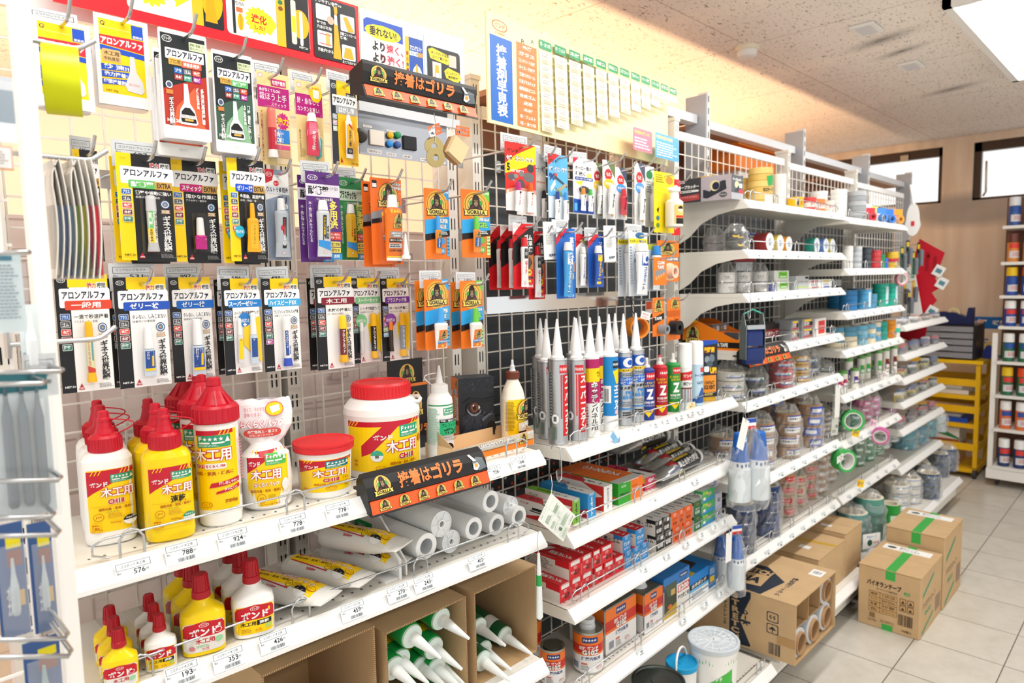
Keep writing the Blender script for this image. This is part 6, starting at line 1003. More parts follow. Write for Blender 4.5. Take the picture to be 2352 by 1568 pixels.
# silver foil packs
def foil(label,u0,v0,u1,v1,Y,z,rz=0):
    A = aY(u0,v0,Y); B = aY(u1,v1,Y); L = math.hypot(B.x-A.x,.0)
    o = thing('foil_pack',label,'sealant pack',(A.x,Y,z),rz); Mx = Matrix(((0,0,1,0),(1,0,0,0),(0,1,0,.027),(0,0,0,1)))
    q = random.Random(int(u0)); R = .026; m = MB(Mx); prof = [(0,.034,.003),(.012,.034,.008),(L*.16,.032,.016),(L*.3,.028,.023),(L*.42,R,R),(L*.86,R,R),(L*.9,R*.95,R*.95)]
    m.loft(prof,('c8ccd0',.22,'metal'),28)
    ops = [r(38,0,48,100,'14161a'),r(40,12,30,14,'Y'),t('バッキング必要',42,14,26,9,'K',.03),t('車止め強力固定',40,36,42,26,'W',.06),R_(74,12,11,24,'W',4,10),R_(74.6,13.6,9.8,20.8,'14161a',3.6,9),t('ボンド',76,18,7,12,'W',.04),p('b01a24',26,10,38,6,38,94,26,90),c_(33,60,3,14,'c85a50'),c_(44,84,4,10,'c8b020')]
    tmp = MB(); tmp.art(ops,L,.085,lambda a_,b_,o_: (a_,b_,o_)); f = lerp_prof(prof)
    def mp_(a_,b_,o_):
        rr = f(a_)[1]; th = (b_-.0425)/.026+.55; return (a_,-(rr+o_+.0006)*math.cos(th),.027+(rr+o_+.0006)*math.sin(th))
    m.M = None
    for ff,mi_ in zip(tmp.f,tmp.m):
        Pq = [tmp.v[i] for i in ff]
        for c in strips([(z_[1],z_[0]) for z_ in Pq],.006):
            for d in strips([(z_[1],z_[0]) for z_ in c],.03):
                if len(d) > 2: m.add([mp_(z_[0],z_[1],Pq[0][2]) for z_ in d],[list(range(len(d)))],tmp.mats[mi_])
    m.build('foil_body',o)
    MB(Mx).loft([(L*.89,R*.98),(L*.93,R*.98),(L*.935,R*.5),(L*.95,R*.4),(L*1.06,.003),(L*1.062,.001)],'f2f4f4',24).build('nozzle',o)
foil('silver foil pack with black label, front one',1500,1085,1632,1038,1.13,ZB2,.12); foil('silver foil pack with black label, second from the front',1486,1070,1610,1030,1.19,ZB2+.003,.1)
foil('silver foil pack with black label, third from the front',1460,1060,1575,1024,1.255,ZB2+.005,.08); foil('silver foil pack with black label, topmost at the back',1405,1030,1540,992,1.29,ZB2+.055,.03)
ZC = S2['c']
def endf(bg,s1,s2,fg='W',s2c='K'): return [r(0,0,100,100,bg),r(14,8,72,20,'e8e8e6'),oval(38,34,24,16,'W',bg,'W'),t(s1,14,58,30,14,fg,.04),t(s2,40,58,46,28,s2c,.06)]
def stackrow(L,z,h): 
    for lab,uL,vT,uR,vB,f,s,tt,b in L: pbox(lab,uL,vT,uR,vB,z,f,s,tt,b,fixed=h,Y=1.115,dep=.16)
rs = lambda s: [r(0,0,100,100,'ece9e4'),r(70,0,30,40,'d8202a'),li(6,20,60,60,7,'8a8886'),r(0,0,100,12,'d8202a')]
rt_ = lambda s: [r(0,0,100,100,'d8202a'),p('W',0,10,100,30,100,44,0,24),v(s,30,44,40,50,'W',.04)]
hr = aY(1336,1336,1.115).z-ZC
R17 = endf('d8202a','ボンド','G17'); R10 = endf('d8202a','ボンド','G10','W','K'); BL = [r(0,0,100,100,'2a8ad0'),oval(34,8,32,18,'W','2a8ad0','W'),t('ボンド',12,40,76,24,'W',.05),t('Gクリヤー',20,72,60,14,'W',.03)]; BK = [r(0,0,100,100,'1c1c1e'),oval(10,10,30,20,'W','1c1c1e','W'),r(52,12,34,24,'e8e8e6'),t('G103',16,58,66,26,'W',.05)]; OR = [r(0,0,100,100,'ee6420'),oval(32,10,34,20,'W','ee6420','W'),t('コンクリート',14,40,72,14,'5a2008',.02),t('K10',26,64,48,22,'K',.04)]; GN = [r(0,0,100,100,'1c6a40'),oval(34,12,32,18,'e06a30','1c6a40','e06a30'),t('ボンド',24,46,50,14,'W',.03),t('K120',24,66,52,20,'W',.04)]; LG_ = [r(0,0,100,100,'3ab060'),p('2a90c8',0,78,100,60,100,100,0,100),c_(58,40,16,14,'c8a890'),t('超多',6,10,40,30,'e8f040',.04),r(8,56,18,24,'f4f4f2')]; GR = [r(0,0,100,100,'c4c8dc'),t('SU',34,40,40,30,'K',.08)]
ws = lambda c: [r(0,0,100,100,'ece9e4'),t('革・布・ゴム',40,20,54,30,'K',.04),r(80,0,20,24,c),li(8,60,60,30,4,'8a8886')]
h1 = .049
stackrow([('red glue box on the bottom row, nearest the shelf end',1286,0,1311,2748,R17,rs(0),rt_('速乾ボンド'),'ece9e4'),('red glue box on the bottom row, second from the shelf end',1312,0,1335.5,2715,R17,rs(0),rt_('速乾ボンド'),'ece9e4'),('red glue box on the bottom row, third from the shelf end',1336.5,0,1361,2680,R17,rs(0),rt_('速乾ボンド'),'ece9e4'),('red glue box on the bottom row, fourth from the shelf end',1366,0,1385,2640,R10,rs(0),rt_('速乾ボンド'),'d8202a'),('red glue box on the bottom row, fifth from the shelf end',1388,0,1410,2614,R10,rs(0),rt_('速乾ボンド'),'d8202a'),('red glue box on the bottom row, beside the blue boxes',1411.5,0,1433,2586,R10,rs(0),rt_('速乾ボンド'),'d8202a'),
          ('blue glue box on the bottom row, first of three',1435,0,1451,2556,BL,ws('2a8ad0'),rt_('Gクリヤー'),'ece9e4'),('blue glue box on the bottom row, second of three',1453,0,1471,2550,BL,ws('2a8ad0'),rt_('Gクリヤー'),'ece9e4'),('blue glue box on the bottom row, third of three',1472,0,1489,2512,BL,ws('2a8ad0'),rt_('Gクリヤー'),'ece9e4'),('black glue box on the bottom row, first of two',1507,0,1526,2500,BK,ws('1c1c1e'),td('1c1c1e','G103'),'e4e2de'),('black glue box on the bottom row, second of two',1527,0,1543,2480,BK,ws('1c1c1e'),td('1c1c1e','G103'),'e4e2de'),('orange glue box on the bottom row, first of two',1545,0,1567,2450,OR,ws('ee6420'),td('ee6420','K10'),'ee6420'),('orange glue box on the bottom row, second of two',1570,0,1589,2420,OR,ws('ee6420'),td('ee6420','K10'),'ee6420'),('dark green glue box on the bottom row',1594,0,1611,2376,GN,ws('1c6a40'),td('1c6a40','K120'),'1c6a40')],ZC,h1)
z2 = ZC+h1+.0005
stackrow([('red glue box on the upper row, nearest the instruction card',1307,0,1335.5,2632,R17,rs(0),rt_('速乾ボンド'),'ece9e4'),('red glue box on the upper row, second from the instruction card',1336.5,0,1360,2605,R17,rs(0),rt_('速乾ボンド'),'ece9e4'),('red glue box on the upper row, third from the instruction card',1362,0,1379,2555,R10,rs(0),rt_('速乾ボンド'),'d8202a'),('red glue box on the upper row, beside the blue boxes',1380.5,0,1407,2540,R10,rs(0),rt_('速乾ボンド'),'d8202a'),('blue glue box on the upper row, first of two',1430,0,1448,2488,BL,ws('2a8ad0'),rt_('Gクリヤー'),'ece9e4'),('blue glue box on the upper row, second of two',1460,0,1480,2475,BL,ws('2a8ad0'),rt_('Gクリヤー'),'ece9e4'),('black glue box on the upper row, first of two',1505,0,1522,2430,BK,ws('1c1c1e'),td('1c1c1e','G103'),'e4e2de'),('black glue box on the upper row, second of two',1523,0,1539,2410,BK,ws('1c1c1e'),td('1c1c1e','G103'),'e4e2de'),('orange glue box on the upper row, first of three',1542,0,1558,2380,OR,ws('ee6420'),td('ee6420','K10'),'ee6420'),('orange glue box on the upper row, second of three',1559,0,1571,2370,OR,ws('ee6420'),td('ee6420','K10'),'ee6420'),('orange glue box on the upper row, third of three',1572.5,0,1590,2360,OR,ws('ee6420'),td('ee6420','K10'),'ee6420'),('dark green glue box on the upper row',1593,0,1611,2316,GN,ws('1c6a40'),td('1c6a40','K120'),'1c6a40')],z2,h1)
for i,wd in enumerate(('bottom','middle','top')): stackrow([(f'bright green glue box, {wd} of its stack of three',1613,0,1641,2340,LG_,ws('3ab060'),td('3ab060','超多用途'),'3ab060')],ZC+i*.0405,.04)
for i,wd in enumerate(('lower','upper')): stackrow([(f'lavender grey glue box, {wd} one beside the bright green stack',1643,0,1658,2310,GR,None,None,'c4c8dc')],ZC+i*.0465,.046)
# ------------------------------------------------------------------ cans and tins
ZD = S2['d']
def g10(f=1): return [r(0,0,100,26,'ea7420'),r(0,26,100,22,'c82a1a'),r(0,48,100,6,'ea7420'),r(0,54,100,46,'ecebe9'),R_(34,5,32,15,'1c3a7a',2,2),t('F★★★★',37,8,26,8,'W',.03),t('速乾',27,29,14,10,'e8e4e0',.02),t('ボンド',43,28,24,11,'W',.06),t('G10Z',34,39,34,13,'W',.06,'5a1a10'),t('建築内装用',32,57,40,10,'1c3a7a',.04),r(10,74,16,18,'b8bcc8'),bar(11,75,14,15,'6a7080',10),r(32,74,12,4,'d06050'),li(32,80,18,14,4,'9a9aa0'),oval(62,84,14,8,'d04060')]
def rcan(label,P_,rr,h,neck,rz=-.75):
    o = thing('glue_can',label,'can',P_,rz); m = MB().loft([(0,rr*.98),(.002,rr*1.02),(.005,rr),(h-.005,rr),(h-.002,rr*1.025),(h,rr*1.02),(h,rr*.95),(h-.004,rr*.93),(h-.004,.001)],('b8b6ae',.3,'metal'),40); m.art(g10(),rr*3.4,h-.012,cyl(rr+.0002,.006,rr*3.4),seg=.008); m.build('can_body',o)
    if neck: MB().loft([(h-.004,rr*.55),(h+.006,rr*.5),(h+.008,rr*.46),(h+.012,rr*.5),(h+.02,rr*.5),(h+.022,rr*.44),(h+.02,.001)],'d8dcde',28,cy=.2*rr).build('screw_cap',o)
    else: MB().loft([(h-.003,rr*.78),(h+.001,rr*.76),(h+.001,.001)],('8a887e',.3,'metal'),36).build('lid',o)
P_ = aZ(1283,1568,ZD); rcan('small orange and white glue can with flat metal lid',P_+Vector((0,.02,0)),.0335,.1,False)
P_ = aZ(1351,1530,ZD); rcan('orange and white glue can with white screw cap',P_,.0415,.117,True)
P_ = aZ(1351,1530,ZD); rcan('orange glue can half hidden behind the flat lidded one',Vector((1.335,1.275,ZD)),.036,.135,False)
def tin(label,u0,u1,vb0,vt0,rz=0):
    A = aZ(u0,vb0,ZD); Y = A.y; B = aY(u1,(vb0+vt0)/2-20,Y); W = B.x-A.x; h = aY(u0,vt0,Y).z-ZD; o = thing('glue_tin',label,'tin',(A.x,Y,ZD),rz); D = W*.9
    m = MB(); m.box(0,W,0,D,0,h,('b0aea6',.3,'metal'),.004); m.art(g10(),W,h*.97,fr(0,0,h*.015)); m.art([r(0,0,100,26,'ea7420'),r(0,26,100,22,'c82a1a'),r(0,48,100,6,'ea7420'),r(0,54,100,46,'ecebe9')],D-.01,h*.97,lf(0,D-.005,h*.015)); m.art([r(3,3,94,94,'5a584e')],W,D,tp(0,0,h)); m.build('tin_body',o)
    MB().loft([(h,.026),(h+.004,.024),(h+.006,.019),(h+.008,.021),(h+.016,.021),(h+.018,.018),(h+.017,.001)],'d8dcde',26,cx=W*.45,cy=D*.55).build('screw_cap',o); 
tin('orange and white rectangular glue tin with white screw cap',1391,1461,1508,1403); tin('orange and white rectangular glue tin beside the blue carton',1480,1522,1459,1367)
h = aY(1560,1330,1.13).z
pbox('blue and white carton with pictured blue staircase and yellow mat',1524,1345,1583,1395,ZD,[r(0,0,100,30,'2a78c0'),r(0,30,100,70,'eceae4'),r(2,18,48,78,'3a4030'),p('4a5a4a',2,18,50,18,50,40,20,50),p('c8a020',2,96,2,84,50,70,50,96),r(28,34,16,14,'c8a860'),c_(24,72,8,5,'d86a2a'),t('ボンド',60,24,26,8,'K',.04),r(54,34,46,18,'c82a3a'),t('E200',57,36,40,14,'W',.06),t('塗り継ぎ用',54,58,44,12,'K',.04),R_(62,8,30,10,'1c3a7a',2,2),t('F★★★★',65,10,24,6,'W',.03),oval(74,84,16,6,'d04060')],None,[r(0,0,100,100,'2a78c0'),t('塗り継ぎ用',20,40,60,22,'W',.05),p('c8b020',0,20,40,10,30,50,0,60)],'2a78c0',dep=.14,Y=1.115,fixed=.138,name='glue_carton')
pbox('blue and white underwater glue carton',1584,1360,1627,1380,ZD,[r(0,0,100,34,'1a80d0'),r(0,34,100,20,'14202c'),t('水中ボンド',10,36,78,16,'W',.06),r(0,54,100,10,'6ab8e8'),r(0,64,100,36,'eceef0'),li(12,68,70,26,4,'7a8088')],None,[r(0,0,100,100,'1a80d0'),p('3a2a20',10,30,90,20,90,70,20,80),p('d8b820',0,70,30,60,30,100,0,100)],'1a80d0',dep=.13,Y=1.118,fixed=.093,name='glue_carton')
pbox('small blue carton at the far end of the can shelf',1629,1340,1645,1355,ZD,[r(0,0,100,100,'2a80c8'),r(10,50,60,24,'Y'),li(10,14,70,26,3,'dce8f4')],None,None,'2a80c8',dep=.12,Y=1.125,fixed=.08,name='glue_carton')
# ------------------------------------------------------------------ pails on the base deck
ZE = S2['e']
def pail(label,u,w_,zt,rr,lidc,body,ops=None,handle=None,clearlid=False,rz=-.7,pails='pail'):
    P_ = aZ(u,w_,zt); o = thing(pails,label,'pail',(P_.x,P_.y,ZE),rz); H = zt-ZE; r0 = rr*.86
    prof = [(0,r0*.97),(.004,r0),(H-.02,rr*.97),(H-.006,rr*.98)]; m = MB().loft(prof,body,40)
    if ops: m.art(ops,rr*2.6,H*.8,lambda a_,b_,o_: cyl(r0+(rr*.97-r0)*(b_+.01)/H+.0004,.01,rr*2.6)(a_,b_,o_),seg=.01,segz=.05)
    m.build('pail_body',o); l = MB(); l.loft([(H-.016,rr*1.01),(H-.014,rr*1.05),(H-.001,rr*1.05),(H+.001,rr*1.02),(H+.001,rr*.95),(H-.003,rr*.92),(H-.003,.001)],lidc,44)
    if clearlid:
        for k in range(8):
            l.M = Matrix.Rotation(PI*k/8,4,'Z'); l.box(-rr*.9,rr*.9,-.0008,.0008,H-.003,H-.001,'eef2f4')
        l.M = None; l.loft([(H-.003,rr*.4),(H-.001,rr*.4),(H-.001,rr*.38)],'eef2f4',30,cap=False); l.loft([(H-.003,rr*.72),(H-.001,rr*.72),(H-.001,rr*.7)],'eef2f4',30,cap=False)
    else: l.loft([(H-.003,rr*.3),(H-.001,rr*.28),(H-.001,.001)],lidc,24,cap=False)
    l.build('lid',o)
    if handle: MB().tube([(rr*1.02*math.cos(a_)*1.0,rr*.12*math.sin(a_),H-.006+rr*1.0*math.sin(a_)) for a_ in [PI*i/14 for i in range(15)]],.0035,handle,6).build('handle',o)
pail('white pail with green label and frosted clear lid',1639,1466,.375,.075,('c4ccd2',.25),('f0efea',.35),[p('4ab848',0,4,100,0,100,10,0,14),[p('f0efea',x,0,x+2,0,x-3,16,x-5,16) for x in range(4,100,8)],p('4ab848',42,50,66,30,84,20,84,46,42,66),t('ボンド',50,32,16,9,'W',.05),p('1c3a8a',42,66,84,46,84,58,42,74),t('コンクリート',54,46,34,12,'W',.05,'1c3a8a'),t('CK11',54,64,20,10,'1c3a8a',.05),li(50,80,26,10,2,'1c3a8a'),r(16,30,12,24,'dce4ec'),bar(20,70,14,16,'6a7ab0')],clearlid=True,rz=-1.15)
pail('small pail with turquoise lid and white handle',1566,1518,.33,.046,'1a9ad0',('ecebe6',.35),[r(10,50,70,30,'1c4a9a')],'f0efea',rz=.2)
pail('dark pail with grey metal lid at the picture edge',1512,1560,.36,.072,('5a605c',.35,'metal'),'26352c')
# ------------------------------------------------------------------ hanging paper pieces
q = aY(1405,996,1.062); o = thing('arrow_card','light blue arrow shaped card hanging from the cartridge shelf rail','sign card',(q.x,q.y,q.z),0,None,(0,-.75,0)); m = MB(); m.ext([(-.009,0),(.009,0),(.009,-.034),(.02,-.034),(0,-.055),(-.02,-.034),(-.009,-.034)],0,.0008,'8ac4ea'); m.art([t('コスタック',33,10,34,10,'2a6a9a',0),t('Eフックまる',33,28,34,10,'2a6a9a',0),t('タイルの接着に',10,66,80,9,'d04060',0)],.04,.055,fr(-.02,0,-.055)); m.build('printed_arrow',o)
q = aY(1589,931,1.06); o = thing('small_sign','small cream card clipped to the guard rail before the pale blue can','sign card',(q.x,q.y,q.z),0); m = MB(); m.box(-.02,.02,0,.0008,-.009,.009,'f4e2b0'); m.art([t('NEW',40,16,24,24,'e04040',.02),t('速乾ボンド',20,52,60,26,'5a4a20',.02)],.04,.018,fr(-.02,0,-.009)); m.build('printed_card',o)
def shook(label,P_,L=.06):
    o = thing('hanging_wire_hook',label,'hook',P_); MB().tube([(.0,.012,-.004),(0,.006,.008),(0,-.006,.009),(0,-.016,0),(.001,-.018,-L*.5),(.004,-.016,-L),(.0,-.018,-L-.014),(-.01,-.018,-L-.018),(-.016,-.018,-L-.006),(-.017,-.018,-L+.01)],.0015,'chrome',6).build('wire',o); return o
P_ = aY(1275,1028,1.06); shook('wire hook on the cartridge shelf end carrying the instruction card',P_)
q = aY(1266,1132,1.0); o = thing('instruction_card','laminated printed instruction card hanging askew beside the red boxes','instruction card',q,0,None,(0,-.85,0)); W,H = .068,.112; m = MB(); m.box(-W,0,0,.0009,-H,0,'eef2ec'); m.art([r(2,2,96,.4,'a8c0a8'),[r(4,14+i*22,92,.4,'b4c8b4') for i in range(4)],r(54,14,.6,66,'b4c8b4'),t('接着面を、サンドペーパー',8,5,50,3,'5a8a5a',0),li(10,20,34,12,4,'7aa07a'),li(56,28,34,12,4,'6a9a6a',2),li(8,42,34,8,3,'7aa07a',3),R_(56,46,16,12,'dce8dc',3,2),c_(26,60,12,5,'dde8dd'),p('5a7a5a',20,70,30,66,34,76,24,78),li(40,66,50,12,5,'6a9a6a',4),t('コニシ株式会社',56,88,36,3.4,'2a5a3a',.03),li(8,84,40,9,4,'7aa07a',5),t('使用前に',8,94,20,2.4,'5a8a5a',0)],W,H,fr(-W,0,-H)); m.build('printed_card',o); MB(Matrix.Rotation(.85,4,'Y')).tube([(0,0,-.004),(.002,-.002,.02),(0,.0,.042)],.0008,'W',5).build('string',o)
q = aY(1237,1270,1.01); o = thing('rolled_sheet','rolled white plastic sheet with green band hanging at the shelf end','rolled sheet',q); m = MB(); m.loft([(-.155,.004,.004),(-.15,.009,.007),(-.06,.006,.006),(0,.003,.003)],('e4eae8',.25),16); m.loft([(-.075,.0068),(-.05,.0062)],'2aa050',16); m.build('rolled_body',o); MB().tube([(0,0,0),(0,.004,.02),(0,0,.05)],.0009,'chrome',5).build('hanger_wire',o)
# ================================================================== tape bays
def pos(u,Y,z):
    w_ = 700.
    for _ in range(12): P_ = aY(u,w_,Y); w_ += (P_.z-z)*FPX/max(.3,P_.dot(CF))
    return Vector((P_.x,Y,z))
_PL = {}
def place(u,Y,z,R):
    """find a free spot near the wanted depth; crowded goods are packed a little smaller"""
    L = [a for a in _PL.setdefault(0,[]) if abs(a[3]-z) < .1]; lo = (1.1 if z > .25 else .96)+R*.9
    for k in range(9):
        for d in (0,.015,-.015,.03,-.03,.05,-.05,.08,-.08,.11):
            y = min(max(Y+d,min(lo,1.18)),GY-.012-R); P_ = pos(u,y,z)
            if all((P_.x-a[0])**2+(P_.y-a[1])**2 >= (R+a[2])**2 for a in L): _PL[0].append((P_.x,P_.y,R,z)); return P_,R
        R *= .93
    _PL[0].append((P_.x,P_.y,R,z)); return P_,R
def room(P_):
    S_ = S3 if P_.x < 3.23 else S4 if P_.x < 4.155 else S5
    return min([a-.045 for a in S_.values() if a > P_.z+.02]+[9])-P_.z
def ringp(m,z0,z1,R,c,r0=None,cx=0,cy=0,core='e8dcc4'):
    r0 = r0 or R*.72; m.loft([(z0,R*.97),(z0+.001,R),(z1-.001,R),(z1,R*.97)],c,26,cap=False,cx=cx,cy=cy); m.loft([(z1,R*.97),(z1-.0006,r0),(z0,r0*.98)],core,26,cap=False,cx=cx,cy=cy)
def tower(desc,u,Y,z,R,h,n,c,lab=None,wrap_=False):
    P_,R = place(u,Y,z,R); h = min(h,(room(P_)-.006)/n); o = thing('tape_tower',desc,'tape rolls',P_,-.9)
    for k in range(n):
        m = MB(); cc = c[k % len(c)] if isinstance(c,list) else c; ringp(m,k*h+.0003,(k+1)*h-.0003,R,cc)
        m.build('tape_roll',o)
    if lab: m = MB(); m.art(lab,R*1.5,n*h*.9,cyl(R+.001,n*h*.05,R*1.5,.25),seg=.006); m.build('wrap_label',o)
    if wrap_: MB().loft([(0,R*1.02),(n*h*.5,R*1.04),(n*h,R*1.02),(n*h+.004,R*.6)],'clear',20).build('shrink_wrap',o)
def disc(desc,u,Y,z,R,th,c,face='f4f4f6',ink='8a9ab8'):
    o = thing('tape_roll',desc,'tape roll',pos(u,Y,z)+Vector((0,0,R))); m = MB(Matrix.Rotation(PI/2,4,'X')); m.loft([(-th,R*.5),(-th,R),(0,R),(0,R*.96)],c,28,cap=False); m.build('tape',o)
    k = MB(Matrix.Rotation(PI/2,4,'X')); k.loft([(.0,R*.95),(.0008,R*.94),(.0008,.0005)],face,28,cap=False); k.M = None; k.art([li(30,30,40,40,6,ink)],R*2,R*2,fr(-R,-.001,-R)); k.build('face_label',o)
def bagm(rx,ry,h,seed,top=.35,c='film',n=26,amp=.1):
    q = random.Random(seed); m = MB(); R = []; L = [0,.03,.12,.22,.32,.42,.52,.62,.72,.82,.92,1]
    for z in L:
        k = .8 if z == 0 else 1.03 if z < .7 else 1.03-(z-.7)/.3*(1-top)
        R.append([(rx*k*(1+q.uniform(-amp,amp))*math.cos(2*PI*i/n),ry*k*(1+q.uniform(-amp,amp))*math.sin(2*PI*i/n),max(0.0006,z*h+(q.uniform(-.04,.04)*h if z else 0))) for i in range(n)])
    for A,B in zip(R,R[1:]):
        for i in range(n): m.add([A[i],A[(i+1) % n],B[(i+1) % n],B[i]],[(0,1,2),(0,2,3)],c)
    m.add(R[-1],[list(range(n))],c)
    return m
def bagged(desc,u,Y,z,R,h,n,c,lab=None,seed=0,ny=1,rz=-.8,name='bagged_tape',c2=None):
    P_,k_ = place(u,Y,z,R*1.22); R = k_/1.22; h = min(h,(room(P_)-.03)/n); o = thing(name,desc,'bagged tape',P_,rz)
    for k in range(n):
        m = MB(); ringp(m,k*h+.002,(k+1)*h-.001,R,c if not c2 or k % 2 == 0 else c2); m.build('tape_roll',o)
        if lab: m = MB(); m.art(tf(lab,0,8,100,84),R*1.5,h*.8,cyl(R*1.03,k*h+.004,R*1.5,(.4,-.1,.2)[k % 3]),seg=.008); m.build('printed_label',o)
    bagm(R*1.12,R*1.12,n*h+.03,seed+int(u),.5,amp=.13).build('plastic_bag',o)
TB = 'tape bay'
# top shelf
za = S3['a']
pbox('black and grey carton with pictured tape dispenser, at the near end of the top shelf',1680,374,1707,444,za,[r(0,0,100,100,'5a5e64'),t('テープカッター',12,14,76,12,'W',.05),c_(46,40,18,14,'e8dca8'),p('3a4048',20,70,70,36,84,66),r(66,34,26,18,'e4e4e8'),c_(80,66,18,10,'d8404a'),r(0,74,100,26,'b0b2b8')],[r(0,0,46,100,'3c3f44'),r(46,0,54,100,'b8b0b8'),t('PLUS',4,8,12,9,'W',.04),t('テープカッター',4,26,38,16,'W',.06),R_(4,48,38,9,'W',3,4),li(8,50,28,6,1,'K'),p('b84a4a',2,72,42,66,44,90,2,96),t('使いやすさ抜群!!',5,72,34,9,'e8a0a0',.03),p('2e3440',50,52,56,56,62,62,82,24,90,22,92,58,58,90,50,86),c_(71,40,9,22,'e4d8a4'),c_(73,42,6.5,16,'20264a'),c_(86,80,7,11,'5a5c60'),t('ブラック',81,77,10,6,'W',.02)],None,'c4c0c4',dep=.21,name='dispenser_carton',fixed=.083)
gold = ['d8b25a','e4c270']
tower('gold tape tower, tallest on the top shelf, half wrapped in film',1746,1.19,za,.046,.0245,6,gold,[p('2aa050',50,20,100,16,100,44,60,48),t('セロテープ',30,52,70,12,'K',.04),r(40,74,60,24,'e8e4d8')],True)
tower('gold tape tower behind the dispenser carton',1696,1.29,za,.046,.024,5,gold)
tower('low gold tape tower at the wire grid',1630,1.3,za,.05,.022,5,gold)
tower('white tube pack beside the gold tape tower',1790,1.2,za,.025,.145,1,'f0eee6')
tower('yellow tape roll with black print and smiling mark',1826,1.15,za,.032,.05,1,'f4b820',[c_(40,50,10,22,'K'),p('K',64,36,72,40,66,60)])
for i,(u,c,n) in enumerate(((1860,'e04a4a',3),(1880,'f08a4a',3),(1902,'f4e4d8',3))): tower(f'bagged red and orange tape stack, {ORD[i]} from the yellow roll',u,1.16,za,.026,.021,n,[c,'f4ece4'],[t('テープ',20,30,70,30,'d04030',.03)])
tower('white tape tower at the back beside the orange packs',1880,1.28,za,.04,.022,6,'f6f6f2'); tower('tallest white tape tower at the end of the top shelf',1925,1.2,za,.036,.0225,6,'f8f8f4')
# second shelf
zb = S3['b']
bagged('black and yellow bagged tape at the near end of the second shelf',1690,1.15,zb,.036,.032,2,'1a1a1c',[p('Y',10,20,40,40,60,20,50,60,20,60),t('安全標',50,50,40,30,'Y',.05)],3)
pbox('white and gold carton with blue stripes on the second shelf',1722,500,1738,556,zb,[r(0,0,100,14,'1a4ab0'),t('養生テープ',10,34,80,10,'3a3a3a',.02),r(0,52,100,6,'1a5ac0')],[r(0,0,40,100,'d8a848'),r(40,0,60,100,'f2f0ea'),r(60,14,40,16,'1a4ab0')],None,'f2f0ea',dep=.12,Y=1.2,name='tape_carton',fixed=.075)
bagged('grey bagged tape behind the black and yellow one',1640,1.22,zb,.034,.03,2,'8a8084',None,4)
for u,c,R in ((1768,'9a2a2e',.036),(1792,'e8d040',.033),(1812,'f0a020',.031)): disc({1768: 'dark red',1792: 'yellow and white',1812: 'orange'}[u]+' vinyl tape roll with white face on the second shelf',u,1.13,zb,R,.05,c)
for u,c,nm in ((1876,'2a9a8a','teal'),(1897,'6a8ac8','pale blue'),(1912,'d8c840','yellow and blue')): disc(nm+' vinyl tape roll with white face near the end of the second shelf',u,1.13,zb,.033,.04,c,'dfe6f2')
for i,u in enumerate((1756,1782,1803,1846,1868)): o = thing('shelf_divider',f'clear acrylic divider on the second shelf of the tape bay, {ORD[i]} along','shelf divider',pos(u,1.12,zb)); MB().ext([(0,0),(.2,0),(.2,.085),(.01,.085),(0,.075)],0,.0016,'clear','x').build('upright_plate',o)
# third shelf
zc = S3['c']
al = [t('アルミ',20,30,60,24,'3a3a3e',.02),t('テープ',30,58,50,20,'3a3a3e',.02)]
for i,(u,Y,R,nm) in enumerate(((1668,1.2,.03,'behind'),(1703,1.14,.032,'in front'),(1742,1.17,.03,'beside the blue corner'))): bagged(f'clear bag of white aluminium tape, {nm} on the third shelf',u,Y,zc,R,.05,2,'eceae6',al,7+i)
o = thing('header_card','black and red header card of the front aluminium tape bag','header card',pos(1703,1.14,zc)+Vector((0,-.01,.112)),-.8); m = MB(); m.box(-.038,.038,0,.001,0,.032,'1c1416'); m.art([r(0,0,100,100,'1c1416'),r(0,60,100,34,'8a2020'),t('アルミテープ',10,16,60,24,'e0a020',.03)],.076,.032,fr(-.038,0,0)); m.build('printed_card',o)
MB().box(-.03,.03,.0005,.003,-.03,0,'film').build('hang_strip',o)
bagged('small blue and clear bagged tape on the third shelf',1768,1.14,zc,.018,.028,1,'2a4ac0',None,5)
gb = [r(0,0,100,100,'e4e8e4'),r(30,10,60,66,'7ad83a'),t('アルミ',36,24,44,22,'K',.03),r(40,54,44,12,'W')]
for i,(a_,b_) in enumerate(((1781,1813),(1778,1812))): pbox(('clear box of green labelled tape, lower one','clear box of green labelled tape, stacked on top')[i],a_,600,b_,640,zc+i*.0405,gb,[r(0,0,100,100,'d8dcd8')],None,'d8dcd8',dep=.06,Y=1.14,name='tape_box',fixed=.04)
pbox('grey tape box beside the green labelled boxes',1828,624,1858,660,zc,[r(0,0,100,100,'c8ccd0'),r(70,6,26,16,'K'),t('ぶつけテープS',14,34,72,18,'3a4048',.02),r(0,76,100,8,'b8d84a')],None,None,'d0d4d8',dep=.08,Y=1.13,name='tape_box',fixed=.058)
for i,(a_,b_,c) in enumerate(((1860,1886,'d83a40'),(1888,1910,'e8c83a'))): pbox(('small white tape box with red print on the third shelf','small white tape box with yellow print on the third shelf')[i],a_,600,b_,640,zc,[r(0,0,100,100,'eef0f0'),r(14,6,60,26,c),li(14,40,70,26,2,'6a7078'),r(20,74,60,14,'2a5ac8' if i else 'd83a40')],None,None,'eef0f0',dep=.06,Y=1.125,name='tape_box',fixed=.04)
for i,u in enumerate((1852,1884,1915)): tower(f'pale grey tape stack at the back of the third shelf, {ORD[i]} from the bags',u,1.3,zc,.036,.026,3,'cfd2cc')
